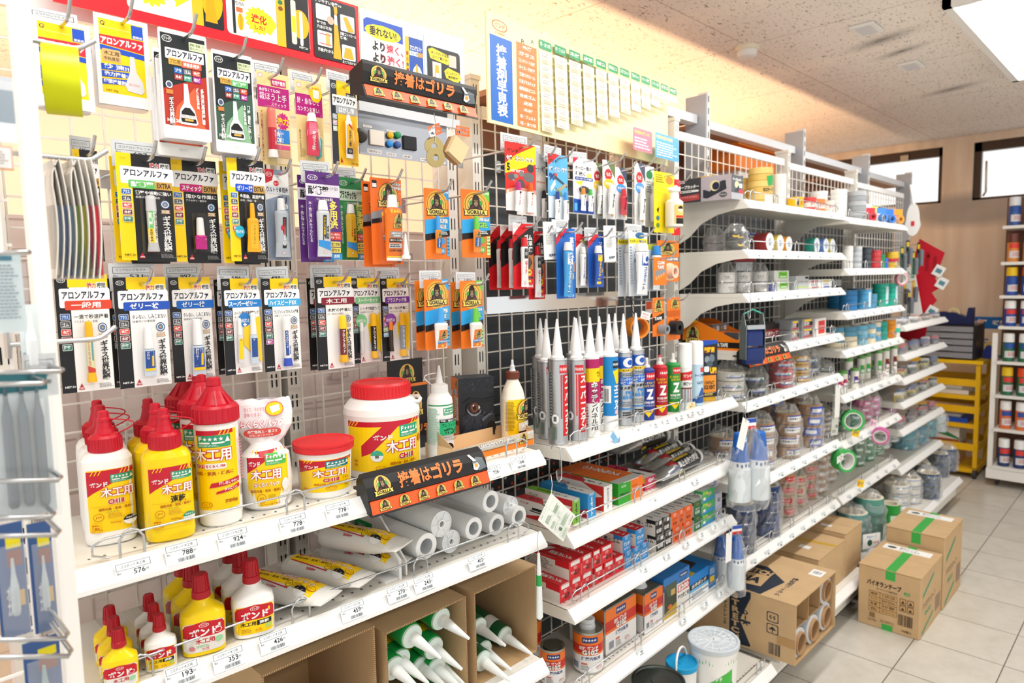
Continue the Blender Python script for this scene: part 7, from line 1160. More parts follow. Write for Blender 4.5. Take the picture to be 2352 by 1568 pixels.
# fourth shelf: sloped display tray of repair tape
zd = S3['d']; P_ = pos(1703,1.112,zd); o = thing('display_tray','orange and black sloped display tray with ape emblem on its side','display tray',(P_.x-.0,1.112,zd))
sp = [(0,0),(.235,0),(.235,.105),(.175,.105),(.0,.03)]
for X,nm in ((0,'side_panel'),(.13,'side_panel')):
    m = MB(); m.ext(sp,X,X+.002,'f08218','x')
    if not X: m.art([p('f08218',0,0,25,0,100,72,100,100,0,100),r(0,72,100,20,'141414'),r(0,92,100,8,'f08218'),t('GORILLA TAPE',42,75,36,14,'W',.06),gem(4,18,28,68),p('Y',0,0,25,0,27,4,22,8,16,3,8,7,2,4)],.235,.105,lf(0,.235,0))
    m.build(nm,o)
m = MB(); m.box(.002,.13,0,.002,0,.03,'f08218'); m.art([r(0,20,100,60,'141414'),gem(2,4,30,92),t('GORILLA TAPE',36,34,56,30,'W',.05)],.128,.03,fr(.002,0,0)); m.build('front_panel',o); MB().box(.002,.13,.002,.233,0,.002,'KB').build('tray_floor',o)
for k in range(4):
    q = Vector((P_.x+.012+(k % 2)*.056,1.13+(k//2)*.1,zd+.0025)); q.z += .0; b = thing('tape_box',f'orange and grey tape box with ape emblem in the display tray, {ORD[k]} one','tape box',q); m = MB(); H = .062+.026*(k//2); m.box(0,.052,0,.09,0,H,'f07a22'); m.art([r(0,0,100,44,'5a5e62'),gem(4,10,44,80),t('GORILLA',52,8,44,20,'W',.05)],.052,H,fr(0,0,0)); m.art([r(40,0,60,40,'4a4e52'),gem(8,14,40,80)],.09,H,lf(0,.09,0)); m.build('carton',b); MB().box(.004,.048,.01,.08,H,H+.001,'clear').build('film_window',b)
A = aY(1712,772,1.075); B = aY(1812,745,1.075); header('black and orange header board with ape emblems, clipped in the tape bay',aY(1722,800,1.06).x,aY(1818,795,1.06).x,1.062,zd-.052,zd+.014,5)
for i,(a_,b_,zo,tx) in enumerate(((1755,1790,.0,'テープ'),(1791,1812,.0,'テープ'))): pbox(('black and red repair tape box beside the display tray','white coded tape box beside the black and red one')[i],a_,728,b_,760,zd+zo,[r(0,0,100,100,'1c1416' if not i else 'e4e4e0'),r(0,30,100,44,'8a1c22' if not i else 'e4e4e0'),t('補修テープ',10,40,80,26,'W',.04) if not i else [r(20+12*(k % 5),10+14*(k//5),9,9,'K') for k in range(25) if k % 3]],None,None,'3a3a3e',dep=.1,Y=1.18,name='tape_box',fixed=.07)
sc = [r(0,0,100,100,'8e9296'),r(20,8,60,20,'Y'),t('補強',22,34,40,36,'W',.06,'c01a2a'),r(64,34,30,40,'K'),r(10,78,80,14,'c01a2a')]
for i,(a_,b_,zo) in enumerate(((1816,1836,0),(1842,1869,0),(1818,1835,.0405),(1842,1868,.0405))): pbox(f'grey and red strong tape box, {("lower", "lower", "upper", "upper")[i]} row {("near", "far")[i % 2]} one',a_,730,b_,770,zd+zo,sc,None,None,'8e9296',dep=.07,Y=1.13,name='tape_box',fixed=.04)
pbox('tall white tape box with red panel at the fourth shelf end',1872,727,1897,765,zd,[r(0,0,100,100,'f4f2ee'),r(30,14,60,80,'e03a3a'),t('メッシュ',36,40,48,16,'W',.04)],None,None,'f4f2ee',dep=.06,Y=1.14,name='tape_box',fixed=.072)
# fifth and sixth shelves: cloth tape in bags
ze = S3['e']; cl = [r(0,20,100,50,'f0f4f8'),t('布テープ',14,26,50,24,'1c4a9a',.04),r(0,54,100,18,'1c4a9a'),c_(80,44,10,16,'3a9a4a')]
for nm,u,Y,R,n,c,c2 in (('cream',1676,1.17,.05,3,'e8e4d8',None),('black',1727,1.14,.05,2,'1a1a1c','2a2a2c'),('black upper',1742,1.27,.05,3,'1a1a1c',None),('red',1792,1.15,.046,3,'c42838',None),('yellow',1832,1.16,.044,3,'e0a820',None),('navy blue',1856,1.2,.042,2,'2a3a5a',None),('dark green',1885,1.15,.048,3,'1c5a3a',None)): bagged(f'{nm} cloth tape rolls in a clear bag on the fifth shelf',u,Y,ze,R,.042,n,c,cl,11,c2=c2)
zf = S3['f']; br_ = [r(0,10,100,70,'e8e8e6'),t('布粘着テープ',10,30,76,24,'K',.04),r(0,0,100,14,'1a50c0')]; BRN = 'b08868'
for i,(u,Y,n) in enumerate(((1610,1.22,2),(1660,1.25,3),(1745,1.14,4),(1772,1.27,5),(1806,1.14,4),(1830,1.25,5),(1858,1.14,4),(1880,1.2,5))): bagged(f'brown cloth tape rolls with blue and white labels, {ORD[i]} bag along the sixth shelf',u,Y,zf,.052,.047,n,BRN,br_ if i % 3 else [r(0,0,100,100,'1a50c0'),r(10,26,60,50,'e8e8e6')],21+i)
zg = S3['g']; bl_ = [r(0,0,100,100,'18305c'),[c_(8+i*13,20+30*(i % 3),3,8,'3a6ab0',6) for i in range(8)],t('布テープ',30,40,50,26,'W',.03)]; rd_ = [r(10,10,80,60,'d01c24'),t('テープ',24,26,50,24,'W',.04)]; wh_ = [r(0,20,100,50,'e8e8e8'),t('テープ50',14,30,70,26,'K',.04)]
for i,(u,Y,n,c,lb) in enumerate(((1700,1.15,4,'3a4a70',bl_),(1725,1.27,5,'2a3a60',bl_),(1760,1.14,5,'2a4a8a',bl_),(1797,1.2,4,BRN,rd_),(1822,1.14,3,'c8b090',rd_),(1848,1.22,5,BRN,rd_),(1872,1.14,5,BRN,wh_),(1893,1.25,5,BRN,wh_))): bagged(f'{("navy patterned bag of tape", "red labelled bag of brown tape", "white labelled bag of brown tape")[0 if lb is bl_ else 1 if lb is rd_ else 2]}, {ORD[i]} along the lowest raised shelf',u,Y,zg,.05,.047,n,c,lb,31+i)
# ------------------------------------------------------------------ blue masking tape bay
z_ = S4['a']; tower('grey tape tower at the start of the masking tape bay top shelf',1967,1.16,z_,.042,.024,6,['9aa0a4','b4b8bc'])
for i,(u,Y,h,c1,c2) in enumerate(((1990,1.25,.12,'e8e8f0','f0e020'),(1998,1.13,.07,'d83a4a','f0c040'),(2012,1.24,.11,'f0e860','3a6ac0'),(2024,1.13,.08,'4a8ad8','f0f0f0'),(2030,1.25,.11,'8ad83a','f4f4f4'),(2042,1.13,.08,'3a7ad0','e8a840'),(2054,1.14,.075,'e8eef0','e0a030'),(2066,1.12,.085,'f09a2a','5a5ab0'))):
    o = thing('tape_pack',f'colourful blister tape pack, {ORD[i]} along the masking tape bay top shelf','tape pack',Vector((min(4.1,pos(u,Y,z_).x),Y,z_)),-.5); m = MB(); m.box(-.03,.03,0,.0012,0,h,c2); m.art([r(0,0,100,36,c1),r(10,44,80,12,'f4f4f2'),li(10,60,70,20,3,'5a6a80'),r(40,80,50,16,c1)],.06,h,fr(-.03,0,0)); m.build('printed_card',o); m = MB(Matrix.Translation((0,-.001,h*.36)) @ Matrix.Rotation(PI/2,4,'X')); m.loft([(0,.012),(0,.022),(.02,.022),(.02,.012),(0,.012)],c1,20,cap=False); m.build('tape_roll',o)
z_ = S4['b']
for i,(u,c,n,R,nm) in enumerate(((1946,['f0f0ec'],8,.024,'white'),(1966,['b8c0c8','d0d4d8'],8,.026,'silver'),(1988,['3a4450','2a323c'],8,.026,'dark slate'),(2009,['c8323a','d84048'],7,.028,'red'),(2023,['1c8a5a'],4,.02,'green'),(2031,['2a6ad0'],3,.018,'blue'),(2048,['d8b030','e0b838','c83040'],5,.032,'yellow'))): tower(f'{nm} tape tower standing on the second masking tape shelf',u,1.15,z_,R,.0135 if n > 5 else .018,n,c,None,n > 6)
z_ = S4['c']; bl = '2a86c0'
for i,(u,Y,n,R,c) in enumerate(((1925,1.27,3,.05,bl),(1948,1.17,4,.04,'2a7ab8'),(1965,1.28,4,.046,'1c6a9a'),(1983,1.14,4,.036,'4aa0d0'),(1999,1.15,3,.03,'5a9ac0'),(2022,1.16,5,.04,'1fb49a'),(2046,1.14,5,.034,'2abca4'))): tower(f'{"teal" if i > 4 else "blue"} masking tape tower, {ORD[i]} along the third masking tape shelf',u,Y,z_,R,.024,n,c,[r(50,8,30,84,'cfe4ee')] if i in (3,5,6) else None)
z_ = S4['d']
for i,(u,Y,n,R,c) in enumerate(((1915,1.2,4,.044,['e4d8b8','4a8aa8']),(1945,1.14,4,.045,['e8dcc0','e8dcc0','5a9ab8','4a8aa8']),(1972,1.15,4,.04,['8ac0d8','6ab0d0']),(1993,1.14,4,.036,['e4d8b8','7ab4d0']),(2008,1.15,4,.03,['5ab0e0','f0e8d8']),(2022,1.14,4,.032,['1c9a8a','2aa898']),(2041,1.14,4,.032,['e08a1a','f0981a']),(2055,1.13,3,.025,['f4e4dc','2ac0a8']))): tower(f'{("cream and blue", "cream and blue", "pale blue", "cream and blue", "sky blue", "teal", "orange", "pale")[i]} masking tape tower, {ORD[i]} along the fourth masking tape shelf',u,Y,z_,R,.024,n,c)
z_ = S4['e']
for i,(u,Y,h,c) in enumerate(((1925,1.13,.1,'b01a6a'),(1936,1.14,.1,'b01a6a'),(1948,1.16,.15,'4a2a90'),(1962,1.13,.1,'4a2a90'),(1976,1.2,.13,'2ab04a'),(1990,1.18,.14,'2ab04a'),(2003,1.2,.14,'2ab04a'),(2016,1.16,.15,'2ab04a'),(2033,1.14,.16,'7a1a2a'),(2051,1.14,.16,'7a1a2a'))):
    o = thing('masking_film_roll',f'white masking film roll with {({"b01a6a": "magenta", "4a2a90": "purple", "2ab04a": "green", "7a1a2a": "maroon"})[c]} label, {ORD[i]} along the fifth masking tape shelf','film roll',pos(u,Y,z_),-.6); R = .019; m = MB().loft([(0,R),(h*.86,R),(h*.86,R)],'efede4',20); m.art([r(20,30,60,40,c),r(28,52,44,14,'W'),c_(70,36,8,6,'Y')],R*2.4,h*.84,cyl(R+.0002,.002,R*2.4),seg=.005); m.build('film',o); MB().loft([(h*.86,R*1.03),(h*.985,R*1.03),(h,R*.9)],'6aa85a',20).build('tape_edge',o)
z_ = S4['f']; pk = [r(30,20,50,40,'f4f0f4')]
for i,(u,Y,n,c) in enumerate(((1925,1.2,3,'3a6a4a'),(1958,1.14,2,'4a9a7a'),(1978,1.2,3,'d05a90'),(1998,1.15,3,'e08ab8'),(2020,1.2,4,'e070b0'),(2040,1.15,4,'d868b0'),(2056,1.22,4,'c860b8'))): bagged(f'{"green" if i < 2 else "pink"} tape rolls in a clear bag, {ORD[i]} along the sixth masking tape shelf',u,Y,z_,.046,.036,n,c,pk,41+i)
z_ = S4['g']
for i,(u,Y,n,c) in enumerate(((1905,1.2,4,'1c7a4a'),(1935,1.14,4,'3aa05a'),(1962,1.22,5,'1a6a3c'),(1985,1.15,5,'1c8a4a'),(2005,1.22,5,'1f9a4a'),(2022,1.14,3,'dfe4e2'),(2042,1.18,4,'d4dcd8'))): bagged(f'{"green" if i < 5 else "white"} protective tape rolls in a clear bag, {ORD[i]} along the seventh masking tape shelf',u,Y,z_,.048,.044,n,c,[r(20,20,50,50,'dff0e4')] if i < 5 else None,51+i)
z_ = S4['h']
for i,(u,Y,n,c) in enumerate(((1955,1.1,4,'6a9a98'),(1992,1.08,5,'5a9a8a'))): bagged(f'large clear bag of grey green tape rolls, {ORD[i]} on the base deck by the cartons',u,Y,z_,.07,.045,n,c,None,61+i)
q = pos(1990,1.0,z_)+Vector((0,-.02,.09)); o = thing('bag_price_sign','white price sign with pictured tape roll on the large clear bag','price sign',q,-.5); m = MB(); m.box(-.05,.05,0,.001,-.035,.035,'W'); m.art([R_(4,6,92,88,'dfe4e8',5,6),R_(5,8,90,84,'W',5,6),t('養生テープ',22,14,56,18,'1a7ad0',.04),c_(40,62,14,22,'2a5a4a'),t('¥2,640',60,56,32,16,'d03a4a',.02)],.1,.07,fr(-.05,0,-.035)); m.build('printed_sign',o)
tower('bright green tape roll standing on the base deck beside the white rolls',2043,1.07,z_,.05,.05,2,'2a9a3c',[r(10,55,80,30,'cfe8d4')])
# ------------------------------------------------------------------ far fastener bay
for k,cols in (('a',['e8e0dc','f0d0c0']),('b',['6a7078','5a3a6a']),('c',['5a6a70','d0c050']),('d',['c8ccc8','e0c040']),('e',['8a8488','b04a5a'])):
    for i in range(7):
        x = 4.22+i*.12; o = thing('fastener_pack',f'small clear fastener pack, {ORD[i]} from the tape bays on the {dict(a="top", b="second", c="third", d="fourth", e="fifth")[k]} fastener shelf','fastener pack',(x+.02,1.125+.02*(i % 2),S5[k]),-.5); m = MB(); c = random.choice(cols); m.box(-.035,.035,0,.0012,0,.035 if k == 'a' else .05,c); m.art([r(0,0,100,30,random.choice(['W','c04040','3a5a9a','K'])),li(10,40,70,40,3,'3a4048')],.07,.035 if k == 'a' else .05,fr(-.035,0,0)); m.build('printed_card',o); mm = bagm(.034,.016,.035 if k == 'a' else .055,i,.6,'film',12); mm.build('plastic_bag',o); MB().box(-.02,.02,-.012,-.004,.001,.016,('8a8e90',.4,'metal')).build('fasteners',o)
for i,(u,Y,c) in enumerate(((2075,1.14,'4a98a8'),(2100,1.16,'3a8ea4'),(2122,1.13,'50a4b0'),(2145,1.15,'c8d4d8'))): bagged(f'{"turquoise" if i < 3 else "clear"} bag of hose fittings, {ORD[i]} on the lowest raised fastener shelf',u,Y,S5['f'],.07,.06,2,c,None,71+i,name='bagged_fittings')
for i,(u,Y,n,c) in enumerate(((2058,1.1,3,'e4e0d4'),(2085,1.06,3,'e8e4d8'),(2110,1.12,4,'3a4450'),(2130,1.06,3,'3a4650'),(2152,1.1,4,'303a44'),(2172,1.06,3,'4a545c'),(2090,1.22,4,'e0dcd0'))): bagged(f'{"cream" if c[0] == "e" else "dark"} film rolls with blue edges in a clear bag, {ORD[i]} on the far base deck',u,Y,S5['h'],.062,.055,n,c,[r(0,0,100,8,'3a78c8'),r(0,92,100,8,'3a78c8')],81+i)
q = Vector((5.12,1.225,1.18)); o = thing('end_panel','white end panel of the far bay with a hanging hook','panel',q); MB().ext([(0,0),(.13,0),(.13,.36),(.066,.35)],-.006,0,'eeece6','x').build('board',o); MB().tube([(-.006,.08,.3),(-.06,.08,.3),(-.075,.08,.315)],.003,'chrome',6).build('hook',o)
for i,(u,w_,c) in enumerate(((2072,590,'1c5a3a'),(2085,575,'2a2a30'),(2098,600,'1c7a4a'),(2110,580,'K'),(2088,690,'3a3a40'),(2078,670,'8a7a7a'),(2098,665,'d8a040'))): 
    q = aX(u,w_,4.5+.075*i); o = thing('hanging_tool_pack',f'dark hanging tool pack, {ORD[i]} of those above the far fastener bay','tool pack',q,-.0); m = MB(); m.box(-.03,.03,0,.002,-.1,.06,c); m.art([r(10,6,80,18,'e8c830'),r(20,40,50,40,'8a9a8a'),li(10,84,70,12,2,'W')],.06,.16,fr(-.03,0,-.1)); m.build('printed_card',o); MB().loft([(-.08,.012),(.01,.014),(.02,.006)],'6a7078',12,cy=-.015).build('tool',o); MB().tube([(0,0,.05),(0,GY-q.y,.05)],.0025,'chrome',6).build('peg',o)
# red zigzag board and paddle shaped sign at the far end
ang = .5; pts = [aX(u,w_,5.16) for u,w_ in ((2112,548),(2170,580),(2148,640),(2160,660),(2140,672),(2152,690),(2138,705),(2120,800),(2060,770),(2085,640))]
o = thing('saw_blade_board','large red saw toothed board fixed at the far end of the shelves','display board',(5.16,0,0)); MB().ext([(k.y,k.z) for k in pts],0,.006,'c4182c','x').build('board',o)
for i,(u,w_) in enumerate(((2130,600),(2148,610),(2134,588))): k = aX(u,w_,5.155); MB().box(5.154-5.16,0,k.y-.008,k.y+.008,k.z-.05*(i < 2)-.01,k.z+.05*(i < 2)+.01,'a01020').build('slot',o)
for i,(u,w_) in enumerate(((2156,622),(2163,650),(2140,715))): k = aX(u,w_,5.15); oo = thing('white_label',f'small white label at the edge of the red saw toothed board, {("upper", "middle", "lower")[i]} one','label',k,0,None,(.5,0,0)); m = MB(); m.box(0,.002,-.03,.03,-.035,.035,'f0eeea'); m.art([r(20,30,60,40,'5a8a9a')],.06,.07,lf(0,.03,-.035)); m.build('paper',oo)
k = aX(2097,500,4.7); o = thing('paddle_sign','white paddle shaped sign with red dot hanging over the far bay','sign',k); MB().ext([(.045*math.cos(2*PI*i/18)*(1 if math.sin(2*PI*i/18) < 0 else .8),-.01+.1*math.sin(2*PI*i/18)) for i in range(18)],-.002,.002,'W','x').build('paddle',o); MB().box(-.003,-.002,-.01,.01,-.05,-.02,'d83a4a').build('red_dot',o); MB().tube([(0,0,.08),(0,.02,.2)],.006,'W',8).build('handle',o)
# ================================================================== cartons on the floor
def fbox(label,x,y,W,D,z,H,fops,tops,sops=None,rz=0,name='carton',c='card'):
    o = thing(name,label,'cardboard box',(x,y,z),rz); m = MB(); m.box(0,W,0,D,0,H-.003,c,.003); m.art([r(0,0,100,100,'KB')][:0]+fops,D,H,lf(0,D,0)); 
    if sops: m.art(sops,W,H,fr(0,0,0))
    m.build('carton_body',o); k = MB(); k.box(-.001,W/2-.0008,-.001,D+.001,H-.003,H,c); k.box(W/2+.0008,W+.001,-.001,D+.001,H-.003,H,c); k.art(tops,D,W,lambda a_,b_,o_: (b_,D-a_,H+o_)); k.build('top_flaps',o)
    return o
GT = '3aa84a'
bio = [r(44,0,16,16,GT),r(40,90,18,10,GT),t('バイオランテープ',14,22,56,9,'K',.05),t('eco',74,28,10,6,'2a9a5a',.03),t('ダイヤテックス株式会社',30,33,34,4,'3a2a1a',.01),R_(18,40,46,34,'3a2a1a',.6,.6),R_(18.5,40.5,45,33,'c09a68',.6,.6),[r(18,40+8.5*i,46,.6,'3a2a1a') for i in range(4)],r(36,40,.6,34,'3a2a1a'),[t(s,21,42+8.5*i,11,4.4,'3a2a1a',0) for i,s in enumerate(('種類','サイズ','数量','色'))],[t(s,39,42+8.5*i,22,4.4,'3a2a1a',0) for i,s in enumerate(('Y-09-GR','50×25m','30巻','グリーン'))],[[R_(68+12*(k % 2),40+11*(k//2),10,10,'3a2a1a',1,1),R_(68.8+12*(k % 2),40.8+11*(k//2),8.4,8.4,'c09a68',1,1),p('3a2a1a',70+12*(k % 2),48+11*(k//2),73+12*(k % 2),42.5+11*(k//2),76+12*(k % 2),48+11*(k//2))] for k in range(4)],bar(66,66,24,18,'3a2a1a',16),r(20,76,9,8,'8a6a40'),t('Lot No.',18,86,14,4,'3a2a1a',0),t('35100912',38,84,22,4,'7a5a38',0),t('×30巻入',72,90,16,4,'3a2a1a',.02)]
ptop = lambda s: [r(44,0,16,100,GT),R_(8,8,80,18,'f4f4f2',1,1),R_(12,10,70,14,'d0d4d4',1,1),R_(12.4,10.6,69.2,12.8,'f4f4f2',1,1),c_(22,17,8,4,'3a4a4a'),t('養生テープ',34,11.5,30,4,'3a3a3a',.02),t(s,34,17,34,4.4,'3a3a3a',0)]
sid = [p('2a8a5a',10,30,60,12,60,18,10,38),t('バイオランテープ',10,46,60,10,'3a2a1a',.03),t('eco',20,62,30,8,'2a8a5a',.03),p('2a8a5a',10,92,60,76,60,82,10,98),r(70,60,24,26,'8a6a50')]
A = aZ(1971,1425,0); B = aZ(2111,1472,0); D0 = A.y-B.y
def topface(P): return P
fbox('front carton on the floor with green tape and a white price strip',B.x+.002,B.y,.335,D0,0,.262,bio,ptop('¥10,043'),sid)
fbox('rear carton on the floor with green tape, standing behind the front one',B.x+.352,B.y-.005,.33,D0,0,.33,bio,ptop('¥15,015'),sid)
# cartons on the base deck, pulled out over its edge
ZH = S3['h']+.001
X0 = aZ(1826,1543,ZH-.0).x; q = aZ(1826,1530,ZH); L = .46
o = thing('open_carton','open ended cardboard box of large stretch film rolls with black print','cardboard box',(q.x,q.y,ZH)); W,D,H = .37,.42,aY(1826,1396,q.y).z-ZH
m = MB(); m.box(0,.005,0,D,0,H,'card'); st = [p('1c2838',43,4,62,0,62,96,43,100),p('KB',53,52,62,10,62,52),p('KB',53,56,62,56,62,92),v('STRETCH',44.5,8,8,84,'KB',.05),v('DIA',55,34,5,26,'1c2838',.06),v('ダイヤストレッチ',37,12,4,60,'1c2838',.02),[[R_(76,22+20*i,10,17,'1c2838',2,2),R_(76.8,23.4+20*i,8.4,14.2,'KB',2,2)] for i in (0,1)],t('↑↑',78,26,6,9,'1c2838',.05),p('1c2838',77.6,52,81,46,84.4,52),r(80.6,52,.8,5,'1c2838'),bar(78,74,10,20,'1c2838',12),r(85,58,15,14,'b08a58')]
m.art(st,D,H,lf(0,D,0)); m.build('side_panel',o); MB().box(W-.005,W,0,D,0,H,'card').build('side_panel',o); MB().box(.005,W-.005,D-.005,D,0,H,'cardin').build('rear_panel',o); MB().box(.005,W-.005,0,D-.005,0,.004,'cardin').build('bottom_panel',o)
m = MB(); m.box(-.001,W+.001,0,D,H,H+.005,'card'); m.art([p('1c2838',26,40,52,36,76,60,70,100,20,98),p('KB',34,62,62,56,64,84,36,90),t('DIA',38,66,22,14,'1c2838',.06),t('STRETCH',26,46,36,11,'KB',.05),v('梱包用フィルム',78,44,5,48,'1c2838',.02),r(84,10,11,16,'f4f4f2'),bar(86,14,7,7,'5a5a5a',8)],D,W,lambda a_,b_,o_: (b_,D-a_,H+.005+o_)); m.build('top_panel',o)
MB().box(.005,W-.005,.02,D-.01,H*.5-.002,H*.5+.002,'cardin').build('inner_divider',o); MB().box(W*.36,W*.37,.01,.3,H*.5+.004,H-.004,'cardin').build('inner_divider',o); MB().box(W*.68,W*.69,.015,.3,H*.5+.004,H-.004,'cardin').build('inner_divider',o)
for nm,cx,cz in (('upper one by the aisle',W*.84,H*.74),('lower one by the aisle',W*.84,H*.26),('lower one in the middle',W*.52,H*.24),('lower one beside the shelf',W*.19,H*.24)):
    oo = thing('stretch_film_roll',f'stretch film roll with brown core in the open ended box, {nm}','film roll',(q.x+cx,q.y+.012,ZH+cz)); Mx = Matrix(((1,0,0,0),(0,0,1,0),(0,1,0,0),(0,0,0,1))); R = .052
    m = MB(Mx); m.loft([(0.004,.038),(.003,R*.98),(.006,R),(.3,R)],('cfd4d8',.25),30,cap=False); m.build('film',oo); m = MB(Mx); m.loft([(.25,.034),(-.006,.034),(-.006,.039),(.25,.039)],'b08a64',30,cap=False); m.loft([(.25,.001),(.25,.034)],'6a4e34',20,cap=False); m.build('paper_core',oo)
pt = [p('c8a040',0,44,100,30,100,40,0,54),r(64,60,14,12,'f0f0ee')]
for nm,(ul,vl),(ur,vr),y,dd,ops_,tops_ in (('closed cardboard box with pale tape and small white label, second on the base deck',(1881,1286),(1941,1238),1.0,.33,[R_(40,20,50,40,'b06a50',.5,.5),R_(40.5,20.5,49,39,'c8a472',.5,.5),R_(60,58,10,14,'b04030',1,1),R_(60,76,10,14,'b04030',1,1)],pt),('closed cardboard box with blue print and small white label, third on the base deck',(1937,1231),(1980,1199),1.0,.33,[r(0,20,100,.8,'3a5a80'),t('テープ養生用',14,30,50,6,'3a4a70',.03),t('No.15',30,40,30,5,'3a4a70',.02),r(0,54,100,.8,'3a5a80'),r(0,68,100,.8,'3a5a80')],[R_(30,40,24,26,'3a6a90',1,1),R_(31.5,42,21,22,'c0a070',1,1),r(34,52,14,8,'3a6a90'),r(62,66,14,12,'f0f0ee')])):
    A = aY(ul,vl,y); B = aY(ur,vr,y); x0 = max(A.x,q.x+W+.012 if 'second' in nm else xe+.008); xe = B.x; fbox(nm,x0,y,xe-x0,dd,ZH,A.z-ZH,ops_,tops_)
# ------------------------------------------------------------------ bagged wrap dispensers, tags and loose rolls hanging on hooks
def wrapbag(label,u,w_,Y,n=2,s=1.):
    q = aY(u,w_,Y); o = thing('wrap_dispenser_bag',label,'bagged wrap',q,-.5)
    for k in range(n):
        X = (k-(n-1)/2)*.062*s; b = MB(); b.loft([(-.2*s,.029*s),(-.198*s,.03*s),(-.108*s,.03*s)],('dfe8ec',.25),22,cx=X); b.loft([(-.108*s,.026*s),(-.085*s,.026*s)],'f4f6f8',22,cx=X); b.art([[R_(8+20*i,20+10*(i % 2),10,50,'3a6aa0',4,20) for i in range(5)]],.06*s,.02*s,cyl(.0263*s,-.106*s,.06*s,0,X),seg=.006); b = b.build('film_roll',o); MB().loft([(-.086*s,.027*s),(-.082*s,.024*s),(-.012*s,.017*s),(-.008*s,.014*s)],'1a62b8',20,cx=X).build('blue_handle',b)
    m = bagm(.062*s*(n*.5+.0),.036*s,.23*s,5+int(u),.25); m.v = [(a_,b_,c-.225*s) for a_,b_,c in m.v]; m.build('plastic_bag',o); k = MB(); k.box(-.02*s,.02*s,-.002,.002,0,.03*s,'f4f4f4'); k.art([r(0,0,100,40,'2a50b0'),r(0,70,100,30,'d82a2a')],.04*s,.03*s,fr(-.02*s,-.002,0)); k.build('header_strip',o)
    return q
def tagcard(label,u,w_,Y,W,H,ry,c='f6f6f4',ops=None,hole=(50,8)):
    q = aY(u,w_,Y); o = thing('hanging_tag',label,'tag',q,0,None,(0,ry,0)); m = MB(); m.box(-W*hole[0]/100,W*(1-hole[0]/100),0,.0007,-H*(1-hole[1]/100),H*hole[1]/100,c); m.art([c_(hole[0],hole[1],2.4,2.4*W/H,'K')]+(ops or []),W,H,fr(-W*hole[0]/100,0,-H*(1-hole[1]/100))); m.build('paper_card',o); MB(Matrix.Rotation(-ry,4,'Y')).tube([(0,-.001,0),(-.004,-.002,.015),(-.006,.004,.04)],.0009,'chrome',5).build('wire',o)
wrapbag('clear bag with two blue handled wrap rolls hanging at the tape bay',1722,985,1.02,2,1.2); tagcard('blank white tag hanging askew above the bag of two wrap rolls',1713,968,1.0,.05,.1,.45)
shook('wire hook carrying the bag of two blue handled wrap rolls',aY(1704,915,1.07),.03)
wrapbag('clear bag with one wrap roll hanging beside the stretch film box',1692,1225,1.05,1,.95); tagcard('blank white tag hanging before the bag with one wrap roll',1675,1228,1.045,.04,.1,.04)
wrapbag('clear bag with one wrap roll hanging behind the blank white tag',1655,1225,1.14,1,.9)
tagcard('blank white tag hanging at the masking tape bay end',1925,890,1.08,.058,.145,.04); tagcard('grey printed card hanging behind the blank tag at the masking tape bay',1922,915,1.1,.085,.18,.12,'d8dad4',[li(10,14,60,16,4,'8a8e88'),R_(10,44,34,14,'c8ccc6',2,2),R_(52,44,36,14,'c8ccc6',2,2),bar(56,74,34,8,'5a5e5a',12),li(10,86,70,8,2,'8a8e88')])
def loose(label,u,w_,Y,R,wd,c,rz):
    q = aY(u,w_,Y); o = thing('tape_roll',label,'tape roll',q,rz); m = MB(Matrix.Rotation(PI/2,4,'X')); m.loft([(-wd/2,R*.78),(-wd/2,R),(wd/2,R),(wd/2,R*.78)],c,32,cap=False); m.build('tape',o); m = MB(Matrix.Rotation(PI/2,4,'X')); m.loft([(wd/2,R*.79),(wd/2,R*.7),(-wd/2,R*.7),(-wd/2,R*.79)],'e8e8e4',32,cap=False); m.build('core',o); MB().tube([(-.006,0,R*.7),(-.01,.0,R*1.3),(-.004,.01,R*2)],.0016,'e8ecec',5).build('hang_loop',o)
    return q
loose('green tape roll hanging on the price rail with a white paper strip',1937,1056,1.06,.05,.05,'3cae54',-.5); tagcard('white paper strip with print inside the hanging green roll',1930,1046,1.03,.075,.03,-.05,'f2f2ee',[t('マスカー養生',14,20,70,26,'4a4a4a',.02),t('見本',50,60,24,26,'4a4a4a',.02)])
loose('green tape roll hanging behind the grey printed card',1958,965,1.08,.05,.03,'3cae54',-1.0)
loose('pink tape roll hanging at the end of the masking tape bay',2022,1000,1.05,.04,.05,'d868a8',-1.35); loose('small pink tape roll hanging near the white end panel',2070,640,1.09,.035,.02,'e08a98',-.6)
for i,(u,w_,c) in enumerate(((1966,994,'Y'),(1977,1110,'Y'),(2007,972,'f4d0e0'),(2034,862,'f4f4f2'))): q = aY(u,w_,1.065); o = thing('small_sign',f'{"yellow" if c == "Y" else "pink" if i == 2 else "white"} clip sign on the masking tape bay rails, {ORD[i]} one','sign card',q,-.2,None,(0,.3,-.2)); m = MB(); m.box(-.03,.03,0,.001,-.018,.018,c); m.art([r(10,16,14,70,'c86a20' if c == 'Y' else 'c04080'),t('新タイプ',30,26,60,44,'1a4a8a',.04)],.06,.036,fr(-.03,0,-.018)); m.build('printed_card',o)
